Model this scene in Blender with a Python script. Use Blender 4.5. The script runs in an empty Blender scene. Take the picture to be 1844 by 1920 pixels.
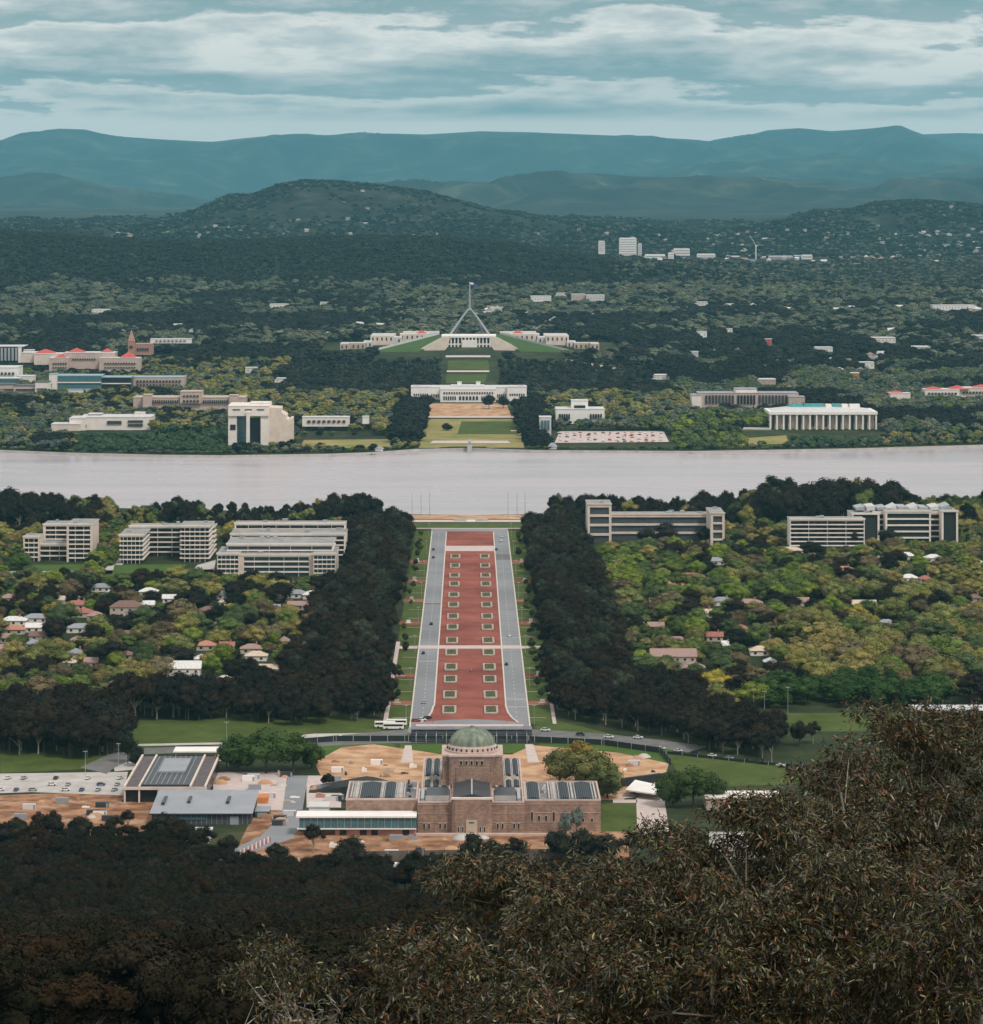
import bpy, math, random
import numpy as np
from mathutils import Vector, Matrix
R = random.Random(7)
NR = np.random.RandomState(11)
scene = bpy.context.scene
COL = scene.collection
CZ = 287.0          # eye height above the lake
F = 6000.0          # focal length in photo pixels
AX = 881.0          # the land axis in the photo (x = 0 in the world)
HY = 370.0          # the true horizon
GZ = 2.0            # level of the near bank
PI = math.pi

def wx(px, Y): return (px - AX) * Y / F
def zt(py, Y): return CZ - (py - HY) * Y / F
def yd(py, z=GZ): return F * (CZ - z) / (py - HY)
def gp(px, py, z=GZ):
    Y = yd(py, z); return (wx(px, Y), Y)

# ------------------------------------------------------------------ noise
_perm = NR.rand(256, 256)
def vnoise(x, y):
    xi = np.floor(x).astype(int); yi = np.floor(y).astype(int)
    fx = x - xi; fy = y - yi
    fx = fx * fx * (3 - 2 * fx); fy = fy * fy * (3 - 2 * fy)
    a = _perm[xi % 256, yi % 256]; b = _perm[(xi + 1) % 256, yi % 256]
    c = _perm[xi % 256, (yi + 1) % 256]; d = _perm[(xi + 1) % 256, (yi + 1) % 256]
    return (a * (1 - fx) + b * fx) * (1 - fy) + (c * (1 - fx) + d * fx) * fy
def fbm(x, y, o=4):
    s = 0; a = .5; t = 0
    for k in range(o):
        s = s + a * vnoise(x * 2 ** k + 17 * k, y * 2 ** k + 31 * k); t += a; a *= .5
    return s / t

# ------------------------------------------------------------------ terrain
SHN_PX = [-800, 0, 300, 700, 881, 1060, 1400, 1844, 2600]
SHN_D = [3010, 2960, 2930, 2885, 2872, 2885, 2935, 2990, 3050]
SHF_PX = [-800, 0, 130, 300, 420, 620, 700, 780, 880, 1000, 1300, 1600, 1844, 2600]
SHF_Y = [850, 848, 853, 857, 858, 855, 852, 846, 844, 848, 850, 845, 838, 830]
def shore_n(px): return np.interp(px, SHN_PX, SHN_D)
def shore_f(px): return F * CZ / (np.interp(px, SHF_PX, SHF_Y) - HY)
BD = [-300, 0, 25, 60, 100, 300, 500, 700, 900, 1100, 1300, 1380, 2850, 3700, 4000, 4300, 4600, 5000, 5700, 6800, 7200, 9000, 10000, 12000, 14000, 20000, 30000, 64000]
BZ = [280, 281, 274, 262, 250, 205, 158, 115, 75, 35, 6, 2, 2, 3, 9, 15, 20, 30, 48, 70, 78, 95, 108, 150, 175, 200, 206, 210]
def crest(pts, dk, wf, wb, rough): return (np.array([p[0] for p in pts]), np.array([CZ + (HY - p[1]) * dk / F for p in pts]), dk, wf, wb, rough)
HILLS = [
 crest([(-900,440),(0,437),(100,444),(200,452),(300,457),(450,456),(620,448),(760,447),(850,450),(950,460),(1080,480),(1250,497),(1400,514),(1520,524),(1600,540)], 8000, 620, 600, 8),
 crest([(-300,432),(250,428),(330,415),(380,390),(430,368),(480,366),(520,350),(570,341),(640,343),(700,349),(800,362),(860,378),(930,398),(1000,410),(1100,425),(1200,433)], 12500, 1300, 1500, 18),
 crest([(1400,433),(1480,418),(1530,400),(1600,395),(1640,382),(1700,378),(1760,380),(1830,386),(2000,400),(2400,420)], 12700, 1100, 1500, 16),
 crest([(-700,345),(0,338),(60,327),(110,330),(170,352),(230,372),(320,388)], 30000, 3600, 3000, 80),
 crest([(640,372),(700,362),(760,352),(830,345),(930,347),(1000,335),(1060,326),(1120,325),(1180,330),(1300,334),(1420,336),(1500,345),(1600,352),(1700,350),(1844,348),(2400,340)], 24000, 2600, 2600, 75),
 crest([(1130,372),(1200,355),(1300,322),(1400,305),(1480,300),(1560,287),(1640,300),(1720,322),(1800,345),(1850,352)], 37000, 3500, 3000, 110),
 crest([(1500,352),(1700,345),(1800,322),(1900,312),(2100,318)], 33000, 3000, 3000, 100),
 crest([(-900,262),(-60,276),(0,268),(40,252),(110,244),(160,246),(220,256),(300,262),(400,266),(450,260),(520,254),(620,254),(700,250),(800,252),(900,246),(1000,248),(1100,252),(1200,256),(1300,262),(1330,266),(1400,255),(1440,244),(1500,240),(1560,246),(1620,242),(1690,237),(1720,248),(1760,262),(1800,276),(1844,290),(2400,270)], 47000, 6000, 4000, 150),
 crest([(-900,258),(0,262),(200,290),(1500,290),(1640,262),(1720,252),(1800,249),(1900,252),(2400,244)], 57000, 3000, 2500, 90),
]
def ground(X, Y):
    X = np.asarray(X, float); Y = np.asarray(Y, float)
    px = AX + F * X / np.maximum(Y, 30.0)
    z = np.interp(Y, BD, BZ)
    slope = (Y < 1340) & (Y > 90)
    z = z + np.where(slope, (fbm(X / 90, Y / 90) - .5) * 10 * np.clip((1340 - Y) / 200, 0, 1) * np.clip((Y - 90) / 150, 0, 1), 0)
    # lake bed
    n = shore_n(px); f = shore_f(px)
    inl = np.clip(np.minimum(Y - n, f - Y) / 6.0, 0, 1)
    z = np.where((Y > n) & (Y < f), z * (1 - inl) + (-3) * inl, z)
    # the hill the parliament stands on
    z = z + 17 * np.exp(-((X / 330) ** 2 + ((Y - 5150) / 300) ** 2))
    z = z + np.where(Y > 5400, (fbm(X / 500 + 9, Y / 500) - .5) * 14 * np.clip((Y - 5400) / 900, 0, 1), 0)
    for xs, zs, dk, wf, wb, rg in HILLS:
        c = np.interp(px, xs, zs, left=zs[0], right=zs[-1])
        edge = np.clip((px - xs[0] + 150) / 150, 0, 1) * np.clip((xs[-1] + 150 - px) / 150, 0, 1)
        t = (Y - dk) / np.where(Y < dk, wf, wb)
        b = np.exp(-t * t)
        rid = (np.abs(fbm(X / (rg * 16), Y / (rg * 34) + dk, 5) - .5) * -4 + .5) * 3.4 * rg * (1 - b) * b * 4
        zz = z + (c - z) * b * edge + rid * edge
        z = np.maximum(z, zz) if rg < 40 else np.where(b > .001, np.maximum(z, zz), z)
    return z
def gz(x, y): return float(ground(x, y))
def gpt(px, py):           # where the line of sight meets the terrain beyond the lake
    Y = 3600.0
    for i in range(400):
        z = gz(wx(px, Y), Y)
        if zt(py, Y) <= z: break
        Y += 12 if Y < 6000 else 40
    return wx(px, Y), Y, z

# ------------------------------------------------------------------ materials
MATS = {}
def nmat(name):
    m = bpy.data.materials.new(name); m.use_nodes = True
    return m, m.node_tree.nodes, m.node_tree.links, m.node_tree.nodes['Principled BSDF']
def ramp(N, stops):
    r = N.new('ShaderNodeValToRGB')
    while len(r.color_ramp.elements) < len(stops): r.color_ramp.elements.new(.5)
    for e, (p, c) in zip(r.color_ramp.elements, stops): e.position = p; e.color = (*c, 1)
    return r
def plain(name, col, rough=.8, var=.15, scale=.3, spec=.3, metal=0, var2=None, stretch=(1, 1, 1)):
    """a colour with two octaves of blotchy wear"""
    if name in MATS: return MATS[name]
    m, N, L, b = nmat(name)
    tc = N.new('ShaderNodeTexCoord'); mp = N.new('ShaderNodeMapping'); mp.inputs['Scale'].default_value = stretch
    L.new(tc.outputs['Object'], mp.inputs[0])
    n = N.new('ShaderNodeTexNoise'); n.inputs['Scale'].default_value = scale; n.inputs['Detail'].default_value = 6; n.inputs['Roughness'].default_value = .65
    L.new(mp.outputs[0], n.inputs['Vector'])
    lo = tuple(c * (1 - var) for c in col); hi = tuple(min(.9, c * (1 + var)) for c in (var2 or col))
    r = ramp(N, [(.3, lo), (.7, hi)])
    L.new(n.outputs['Fac'], r.inputs[0]); L.new(r.outputs[0], b.inputs['Base Color'])
    b.inputs['Roughness'].default_value = rough; b.inputs['Specular IOR Level'].default_value = spec; b.inputs['Metallic'].default_value = metal
    MATS[name] = m; return m
def ground_mat(name, stops, scale, detail=8, rough=.95, second=None, bump=0):
    m, N, L, b = nmat(name)
    tc = N.new('ShaderNodeTexCoord')
    n = N.new('ShaderNodeTexNoise'); n.inputs['Scale'].default_value = scale; n.inputs['Detail'].default_value = detail; n.inputs['Roughness'].default_value = .68
    L.new(tc.outputs['Object'], n.inputs['Vector'])
    r = ramp(N, stops); L.new(n.outputs['Fac'], r.inputs[0]); out = r.outputs[0]
    if second:
        n2 = N.new('ShaderNodeTexNoise'); n2.inputs['Scale'].default_value = second[0]; n2.inputs['Detail'].default_value = 4
        L.new(tc.outputs['Object'], n2.inputs['Vector'])
        r2 = ramp(N, [(.45, (1, 1, 1)), (.62, second[1])]); L.new(n2.outputs['Fac'], r2.inputs[0])
        mx = N.new('ShaderNodeMix'); mx.data_type = 'RGBA'; mx.blend_type = 'MULTIPLY'; mx.inputs['Factor'].default_value = 1
        L.new(out, mx.inputs['A']); L.new(r2.outputs[0], mx.inputs['B']); out = mx.outputs['Result']
    L.new(out, b.inputs['Base Color'])
    b.inputs['Roughness'].default_value = rough; b.inputs['Specular IOR Level'].default_value = .1
    MATS[name] = m; return m
def leaf_mat(name, scale=5.0, rough=.9, spec=.04, contrast=.36, detail=3):
    m, N, L, b = nmat(name)
    at = N.new('ShaderNodeAttribute'); at.attribute_type = 'INSTANCER'; at.attribute_name = 'tint'
    tc = N.new('ShaderNodeTexCoord')
    n = N.new('ShaderNodeTexNoise'); n.inputs['Scale'].default_value = scale; n.inputs['Detail'].default_value = detail
    L.new(tc.outputs['Object'], n.inputs['Vector'])
    r = ramp(N, [(.32, (1 - contrast,) * 3), (.68, (1 + contrast, 1 + contrast * .95, 1 + contrast * .6))])
    L.new(n.outputs['Fac'], r.inputs[0])
    mx = N.new('ShaderNodeMix'); mx.data_type = 'RGBA'; mx.blend_type = 'MULTIPLY'; mx.inputs['Factor'].default_value = 1
    L.new(at.outputs['Color'], mx.inputs['A']); L.new(r.outputs[0], mx.inputs['B'])
    L.new(mx.outputs['Result'], b.inputs['Base Color'])
    b.inputs['Roughness'].default_value = rough; b.inputs['Specular IOR Level'].default_value = spec
    MATS[name] = m; return m
def tint_mat(name, rough=.8):
    m, N, L, b = nmat(name)
    at = N.new('ShaderNodeAttribute'); at.attribute_type = 'INSTANCER'; at.attribute_name = 'tint'
    tc = N.new('ShaderNodeTexCoord'); n = N.new('ShaderNodeTexNoise'); n.inputs['Scale'].default_value = 1.2; n.inputs['Detail'].default_value = 4
    L.new(tc.outputs['Object'], n.inputs['Vector'])
    r = ramp(N, [(.3, (.75,) * 3), (.7, (1.15,) * 3)]); L.new(n.outputs['Fac'], r.inputs[0])
    mx = N.new('ShaderNodeMix'); mx.data_type = 'RGBA'; mx.blend_type = 'MULTIPLY'; mx.inputs['Factor'].default_value = 1
    L.new(at.outputs['Color'], mx.inputs['A']); L.new(r.outputs[0], mx.inputs['B'])
    L.new(mx.outputs['Result'], b.inputs['Base Color']); b.inputs['Roughness'].default_value = rough
    MATS[name] = m; return m

M = {}
M['ground'] = ground_mat('ground_cover', [(.3, (.022, .034, .014)), (.5, (.04, .052, .022)), (.68, (.085, .085, .04))], .035, second=(.006, (.6, .66, .7)))
M['woods_floor'] = ground_mat('ridge_floor', [(.3, (.016, .022, .016)), (.55, (.028, .036, .026)), (.72, (.06, .062, .04))], .012)
M['hill'] = ground_mat('hill_scrub', [(.35, (.010, .015, .013)), (.5, (.02, .025, .019)), (.6, (.042, .045, .034)), (.72, (.085, .086, .066))], .009, detail=10)
M['mount'] = ground_mat('mountain_forest', [(.38, (.012, .02, .018)), (.5, (.024, .034, .028)), (.6, (.055, .066, .05)), (.7, (.13, .14, .10))], .0015, detail=12)
M['lawn'] = ground_mat('mown_lawn', [(.3, (.055, .082, .02)), (.55, (.085, .115, .03)), (.75, (.13, .14, .05))], .12, second=(.03, (.8, .8, .7)))
M['lawn_bright'] = ground_mat('fresh_lawn', [(.3, (.05, .095, .02)), (.55, (.072, .125, .026)), (.75, (.1, .145, .036))], .1)
M['lawn_dry'] = ground_mat('dry_lawn', [(.35, (.16, .19, .05)), (.5, (.27, .24, .09)), (.62, (.38, .27, .12)), (.75, (.42, .33, .2))], .016)
M['earth'] = ground_mat('bare_earth', [(.3, (.20, .10, .058)), (.45, (.33, .17, .095)), (.6, (.44, .265, .165)), (.75, (.5, .38, .28))], .07, second=(.12, (.55, .5, .48)))
M['sand'] = ground_mat('sandy_earth', [(.3, (.40, .23, .13)), (.5, (.54, .33, .2)), (.7, (.64, .44, .29))], .06, second=(.1, (.74, .68, .64)))
M['redgravel'] = ground_mat('red_gravel', [(.3, (.22, .07, .052)), (.5, (.29, .092, .07)), (.7, (.36, .13, .098))], .045, second=(.02, (.74, .72, .74)))
M['asphalt'] = ground_mat('pale_asphalt', [(.3, (.22, .225, .24)), (.5, (.265, .27, .285)), (.7, (.32, .325, .34))], .03, second=(.015, (.82, .82, .83)))
M['asphalt_dark'] = ground_mat('dark_asphalt', [(.3, (.13, .13, .13)), (.6, (.19, .185, .18)), (.8, (.26, .25, .24))], .15)
M['paving'] = ground_mat('pale_paving', [(.3, (.5, .40, .37)), (.6, (.6, .5, .47)), (.8, (.68, .6, .56))], .3)
M['concrete'] = ground_mat('weathered_concrete', [(.3, (.38, .35, .33)), (.6, (.52, .485, .46)), (.8, (.64, .61, .59))], .12)
M['kerb'] = plain('kerb_stone', (.62, .56, .5))
M['white'] = plain('white_render', (.86, .80, .76), var=.08, scale=.15)
M['cream'] = plain('cream_concrete', (.70, .58, .50), var=.14, scale=.12)
M['warmwhite'] = plain('warm_white_render', (.80, .72, .66), var=.1, scale=.1)
M['pinkstone'] = plain('pink_stone', (.54, .41, .36), var=.16, scale=.2)
M['tan'] = plain('tan_render', (.5, .4, .32), var=.14, scale=.15)
M['greyroof'] = plain('grey_metal_roof', (.30, .31, .34), rough=.5, var=.12, scale=.1)
M['lightroof'] = plain('pale_roof', (.62, .60, .60), rough=.5, var=.12, scale=.15)
M['darkroof'] = plain('dark_roof', (.05, .055, .065), rough=.45, var=.25, scale=.15)
M['glass'] = plain('window_glass', (.018, .024, .03), rough=.3, var=.5, scale=.4, spec=.3)
M['blueglass'] = plain('blue_glass', (.07, .16, .19), rough=.15, var=.2, scale=.3, spec=.6)
M['redroof'] = plain('red_tile_roof', (.5, .1, .085), var=.18, scale=.25)
M['brick'] = plain('pink_brick', (.42, .23, .18), var=.2, scale=.4)
M['steel'] = plain('steel', (.5, .52, .55), rough=.4, metal=.6, var=.1)
M['black'] = plain('black_mesh_fence', (.025, .03, .03), var=.3, scale=.6)
M['orange'] = plain('orange_metal', (.6, .22, .08))
M['bark'] = plain('pale_bark', (.34, .29, .25), var=.45, scale=2.5, stretch=(1, 1, .3))
M['darkbark'] = plain('dark_bark', (.10, .08, .065), var=.3, scale=2)
M['carglass'] = plain('car_glass', (.02, .025, .03), rough=.1)
M['tyre'] = plain('tyre_rubber', (.02, .02, .02))
M['leaf'] = leaf_mat('tree_leaves', scale=5)
M['leaf_near'] = leaf_mat('slope_tree_leaves', scale=7, contrast=.6, detail=4)
M['tint'] = tint_mat('painted_surface')
M['carpaint'] = tint_mat('car_paint', rough=.3)
def office_glass(name, c1, c2):
    m, N, L, b = nmat(name)
    tc = N.new('ShaderNodeTexCoord'); mp = N.new('ShaderNodeMapping'); mp.inputs['Rotation'].default_value = (PI / 2, 0, 0); L.new(tc.outputs['Object'], mp.inputs[0])
    br = N.new('ShaderNodeTexBrick'); br.inputs['Scale'].default_value = 1; br.offset = .0; br.inputs['Brick Width'].default_value = 2.9; br.inputs['Row Height'].default_value = 3.5; br.inputs['Mortar Size'].default_value = .1; br.inputs['Bias'].default_value = -.25
    br.inputs['Color1'].default_value = (*c1, 1); br.inputs['Color2'].default_value = (*c2, 1); br.inputs['Mortar'].default_value = (.01, .01, .012, 1)
    L.new(mp.outputs[0], br.inputs['Vector']); L.new(br.outputs['Color'], b.inputs['Base Color']); b.inputs['Roughness'].default_value = .25; b.inputs['Specular IOR Level'].default_value = .35
    return m
M['officeglass'] = office_glass('office_glass', (.014, .018, .022), (.085, .085, .08))
# sandstone blocks of the memorial
def sandstone():
    m, N, L, b = nmat('memorial_sandstone')
    tc = N.new('ShaderNodeTexCoord'); mp = N.new('ShaderNodeMapping')
    mp.inputs['Rotation'].default_value = (PI / 2, 0, 0)
    L.new(tc.outputs['Object'], mp.inputs[0])
    br = N.new('ShaderNodeTexBrick'); br.inputs['Scale'].default_value = 1
    br.inputs['Brick Width'].default_value = 1.6; br.inputs['Row Height'].default_value = .7; br.inputs['Mortar Size'].default_value = .04
    br.inputs['Color1'].default_value = (.39, .265, .205, 1); br.inputs['Color2'].default_value = (.29, .19, .15, 1); br.inputs['Mortar'].default_value = (.2, .14, .115, 1)
    L.new(mp.outputs[0], br.inputs['Vector'])
    n = N.new('ShaderNodeTexNoise'); n.inputs['Scale'].default_value = .22; n.inputs['Detail'].default_value = 9; n.inputs['Roughness'].default_value = .7
    mp2 = N.new('ShaderNodeMapping'); mp2.inputs['Scale'].default_value = (1, 1, .55); L.new(tc.outputs['Object'], mp2.inputs[0]); L.new(mp2.outputs[0], n.inputs['Vector'])
    r = ramp(N, [(.3, (.6, .58, .58)), (.5, (.95, .95, .95)), (.7, (1.3, 1.25, 1.18))]); L.new(n.outputs['Fac'], r.inputs[0])
    mx = N.new('ShaderNodeMix'); mx.data_type = 'RGBA'; mx.blend_type = 'MULTIPLY'; mx.inputs['Factor'].default_value = 1
    L.new(br.outputs['Color'], mx.inputs['A']); L.new(r.outputs[0], mx.inputs['B']); L.new(mx.outputs['Result'], b.inputs['Base Color'])
    b.inputs['Roughness'].default_value = .9; b.inputs['Specular IOR Level'].default_value = .15
    return m
M['sandstone'] = sandstone()
def copper():
    m, N, L, b = nmat('weathered_copper')
    tc = N.new('ShaderNodeTexCoord'); mp = N.new('ShaderNodeMapping'); mp.inputs['Scale'].default_value = (1, 1, .25); L.new(tc.outputs['Object'], mp.inputs[0])
    n = N.new('ShaderNodeTexNoise'); n.inputs['Scale'].default_value = .5; n.inputs['Detail'].default_value = 8; L.new(mp.outputs[0], n.inputs['Vector'])
    r = ramp(N, [(.33, (.12, .145, .11)), (.5, (.17, .205, .155)), (.66, (.27, .29, .22))]); L.new(n.outputs['Fac'], r.inputs[0]); L.new(r.outputs[0], b.inputs['Base Color'])
    b.inputs['Roughness'].default_value = .7
    return m
M['copper'] = copper()
def roofstripe():
    m, N, L, b = nmat('glazed_roof_strips')
    tc = N.new('ShaderNodeTexCoord'); w = N.new('ShaderNodeTexWave'); w.inputs['Scale'].default_value = .35; w.inputs['Distortion'].default_value = 0
    L.new(tc.outputs['Object'], w.inputs['Vector'])
    r = ramp(N, [(.0, (.022, .032, .042)), (.88, (.04, .052, .062)), (.97, (.13, .135, .14))]); L.new(w.outputs['Fac'], r.inputs[0]); L.new(r.outputs[0], b.inputs['Base Color'])
    b.inputs['Roughness'].default_value = .6; b.inputs['Specular IOR Level'].default_value = .12
    return m
M['roofstripe'] = roofstripe()

# ------------------------------------------------------------------ object helpers
def tag(o, label=None, cat=None, group=None, kind=None):
    if label: o['label'] = label
    if cat: o['category'] = cat
    if group: o['group'] = group
    if kind: o['kind'] = kind
    return o
def empty(name, loc, label, cat, group=None, rz=0):
    o = bpy.data.objects.new(name, None); COL.objects.link(o); o.location = loc; o.rotation_euler = (0, 0, rz)
    o.empty_display_size = .1
    return tag(o, label, cat, group)
class MB:
    def __init__(s): s.v = []; s.f = []; s.m = []; s.mats = []
    def mi(s, mat):
        if mat not in s.mats: s.mats.append(mat)
        return s.mats.index(mat)
    def quad(s, pts, mat):
        n = len(s.v); s.v += [tuple(p) for p in pts]; s.f.append(tuple(range(n, n + len(pts)))); s.m.append(s.mi(mat))
    def box(s, x0, x1, y0, y1, z0, z1, mat, top=None):
        n = len(s.v); s.v += [(x0, y0, z0), (x1, y0, z0), (x1, y1, z0), (x0, y1, z0), (x0, y0, z1), (x1, y0, z1), (x1, y1, z1), (x0, y1, z1)]
        for k, q in enumerate([(0, 1, 5, 4), (1, 2, 6, 5), (2, 3, 7, 6), (3, 0, 4, 7), (4, 5, 6, 7), (3, 2, 1, 0)]):
            s.f.append(tuple(n + i for i in q)); s.m.append(s.mi(top if (top and k == 4) else mat))
        return s
    def prism(s, poly, z0, z1, mat, top=None):
        n = len(s.v); k = len(poly)
        s.v += [(p[0], p[1], z0) for p in poly] + [(p[0], p[1], z1) for p in poly]
        for i in range(k):
            j = (i + 1) % k; s.f.append((n + i, n + j, n + k + j, n + k + i)); s.m.append(s.mi(mat))
        s.f.append(tuple(n + k + i for i in range(k))); s.m.append(s.mi(top or mat))
        s.f.append(tuple(n + k - 1 - i for i in range(k))); s.m.append(s.mi(mat))
        return s
    def wall_poly(s, poly, y0, y1, mat):      # outline in x-z, given thickness along y
        n = len(s.v); k = len(poly)
        s.v += [(p[0], y0, p[1]) for p in poly] + [(p[0], y1, p[1]) for p in poly]
        for i in range(k):
            j = (i + 1) % k; s.f.append((n + i, n + k + i, n + k + j, n + j)); s.m.append(s.mi(mat))
        s.f.append(tuple(n + i for i in range(k))); s.m.append(s.mi(mat)); s.f.append(tuple(n + 2 * k - 1 - i for i in range(k))); s.m.append(s.mi(mat))
        return s
    def tube(s, pts, rad, mat, seg=6):
        pts = [Vector(p) for p in pts]; rings = []
        for i, p in enumerate(pts):
            d = (pts[min(i + 1, len(pts) - 1)] - pts[max(i - 1, 0)]).normalized()
            a = d.orthogonal().normalized(); b = d.cross(a); r = rad[i] if isinstance(rad, (list, tuple)) else rad
            n = len(s.v); s.v += [tuple(p + (a * math.cos(t) + b * math.sin(t)) * r) for t in [2 * PI * k / seg for k in range(seg)]]; rings.append(n)
        for a, b in zip(rings, rings[1:]):
            for k in range(seg):
                s.f.append((a + k, a + (k + 1) % seg, b + (k + 1) % seg, b + k)); s.m.append(s.mi(mat))
        for n, rev in ((rings[0], 1), (rings[-1], 0)):
            q = tuple(n + k for k in range(seg)); s.f.append(q[::-1] if rev else q); s.m.append(s.mi(mat))
        return s
    def hip(s, x0, x1, y0, y1, z0, z1, mat, over=.5):
        x0 -= over; x1 += over; y0 -= over; y1 += over
        n = len(s.v); w = (x1 - x0); d = (y1 - y0); ins = min(w, d) / 2
        if w >= d: a, b = (x0 + ins, (y0 + y1) / 2, z1), (x1 - ins + .01, (y0 + y1) / 2, z1)
        else: a, b = ((x0 + x1) / 2, y0 + ins, z1), ((x0 + x1) / 2, y1 - ins + .01, z1)
        s.v += [(x0, y0, z0), (x1, y0, z0), (x1, y1, z0), (x0, y1, z0), a, b]
        fs = [(0, 1, 5, 4), (1, 2, 5), (2, 3, 4, 5), (3, 0, 4), (3, 2, 1, 0)] if w >= d else [(0, 1, 4), (1, 2, 5, 4), (2, 3, 5), (3, 0, 4, 5), (3, 2, 1, 0)]
        for q in fs: s.f.append(tuple(n + i for i in q)); s.m.append(s.mi(mat))
        return s
    def gable(s, x0, x1, y0, y1, z0, z1, mat, over=.4):
        x0 -= over; x1 += over; y0 -= over; y1 += over; ym = (y0 + y1) / 2; n = len(s.v)
        s.v += [(x0, y0, z0), (x1, y0, z0), (x1, y1, z0), (x0, y1, z0), (x0, ym, z1), (x1, ym, z1)]
        for q in [(0, 1, 5, 4), (2, 3, 4, 5), (1, 2, 5), (3, 0, 4), (3, 2, 1, 0)]: s.f.append(tuple(n + i for i in q)); s.m.append(s.mi(mat))
        return s
    def lathe(s, prof, cx, cy, mat, seg=48, smooth=False):
        n0 = len(s.v); k = len(prof)
        for i in range(seg):
            t = 2 * PI * i / seg
            s.v += [(cx + r * math.cos(t), cy + r * math.sin(t), z) for r, z in prof]
        for i in range(seg):
            a = n0 + i * k; b = n0 + ((i + 1) % seg) * k
            for j in range(k - 1): s.f.append((a + j, b + j, b + j + 1, a + j + 1)); s.m.append(s.mi(mat))
        return s
    def build(s, name, parent=None, off=(0, 0, 0), smooth=False):
        if isinstance(parent, bpy.types.Object):
            Lp = parent
            base = Vector((0, 0, 0)); p = Lp
            while p: base += p.location; p = p.parent
            off = tuple(base)
        me = bpy.data.meshes.new(name)
        me.from_pydata([(v[0] - off[0], v[1] - off[1], v[2] - off[2]) for v in s.v], [], s.f)
        for m in s.mats: me.materials.append(m)
        me.polygons.foreach_set('material_index', s.m)
        if smooth: me.polygons.foreach_set('use_smooth', [True] * len(s.f))
        me.update()
        o = bpy.data.objects.new(name, me); COL.objects.link(o)
        if parent: o.parent = parent
        else: o.location = off
        return o
def copy_tree(o, parent=None):
    c = o.copy(); COL.objects.link(c); c.parent = parent
    for ch in list(o.children): copy_tree(ch, c)
    return c
def npmesh(name, V, Fc, mats, mi=None, smooth=False):
    """quads or tris from numpy"""
    me = bpy.data.meshes.new(name); nv = len(V); nf = len(Fc); k = Fc.shape[1]
    me.vertices.add(nv); me.vertices.foreach_set('co', np.asarray(V, np.float32).ravel())
    me.loops.add(nf * k); me.loops.foreach_set('vertex_index', Fc.astype(np.int32).ravel())
    me.polygons.add(nf); me.polygons.foreach_set('loop_start', np.arange(nf, dtype=np.int32) * k)
    me.polygons.foreach_set('loop_total', np.full(nf, k, np.int32))
    if smooth: me.polygons.foreach_set('use_smooth', np.ones(nf, bool))
    for m in mats: me.materials.append(m)
    if mi is not None: me.polygons.foreach_set('material_index', mi.astype(np.int32))
    me.update(calc_edges=True); me.validate()
    return me

# ------------------------------------------------------------------ terrain sheets
def rows_for(px):
    """distances of the terrain rows; rows follow both shores"""
    n = shore_n(px); f = shore_f(px); out = []
    a = [-300, -100, 0, 25, 60, 100, 180, 260, 340, 420, 500, 570] + list(np.linspace(640, 1380, 46)) + list(np.linspace(1420, 2500, 14)) + [2640, 2760]
    out = [np.full_like(px, v) for v in a]
    out += [n - 10, n, n + 6, n + 60, (n + f) / 2, f - 60, f - 6, f, f + 10]
    for t in np.linspace(0, 1, 150)[1:]:
        out.append(f + 10 + (7200 - f - 10) * t)
    return np.array(out)
cols = np.concatenate([np.linspace(-3000, -500, 14), np.linspace(-440, 2300, 230), np.linspace(2400, 4800, 14)])
def sheet(name, D, mat, label, dz=0):
    Xs = (cols[None, :] - AX) * D / F
    Xs = np.where(D < 1500, (cols[None, :] - AX) * 1500 / F, Xs)
    Z = ground(Xs, D) + dz
    V = np.stack([Xs, D, Z], -1).reshape(-1, 3); nr, nc = D.shape
    i = np.arange(nr - 1)[:, None] * nc + np.arange(nc - 1)[None, :]; i = i.ravel()
    Fc = np.stack([i, i + 1, i + nc + 1, i + nc], -1)
    o = bpy.data.objects.new(name, npmesh(name, V, Fc, [mat], smooth=True)); COL.objects.link(o)
    return tag(o, label, None, None, 'structure')
sheet('ground', rows_for(cols), M['ground'], 'green and brown ground running from the near slope to the suburbs past the lake')
mkD = lambda a, b, n: np.repeat(np.linspace(a, b, n)[:, None], len(cols), 1)
sheet('wooded_hill', mkD(7200, 9400, 60), M['woods_floor'], 'long dark wooded ridge behind the parliament')
sheet('hills', mkD(9400, 15200, 90), M['hill'], 'scrubby hills and suburban valley beyond the dark ridge')
sheet('mountains', mkD(15200, 60000, 420), M['mount'], 'blue mountain ranges along the skyline')
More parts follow.
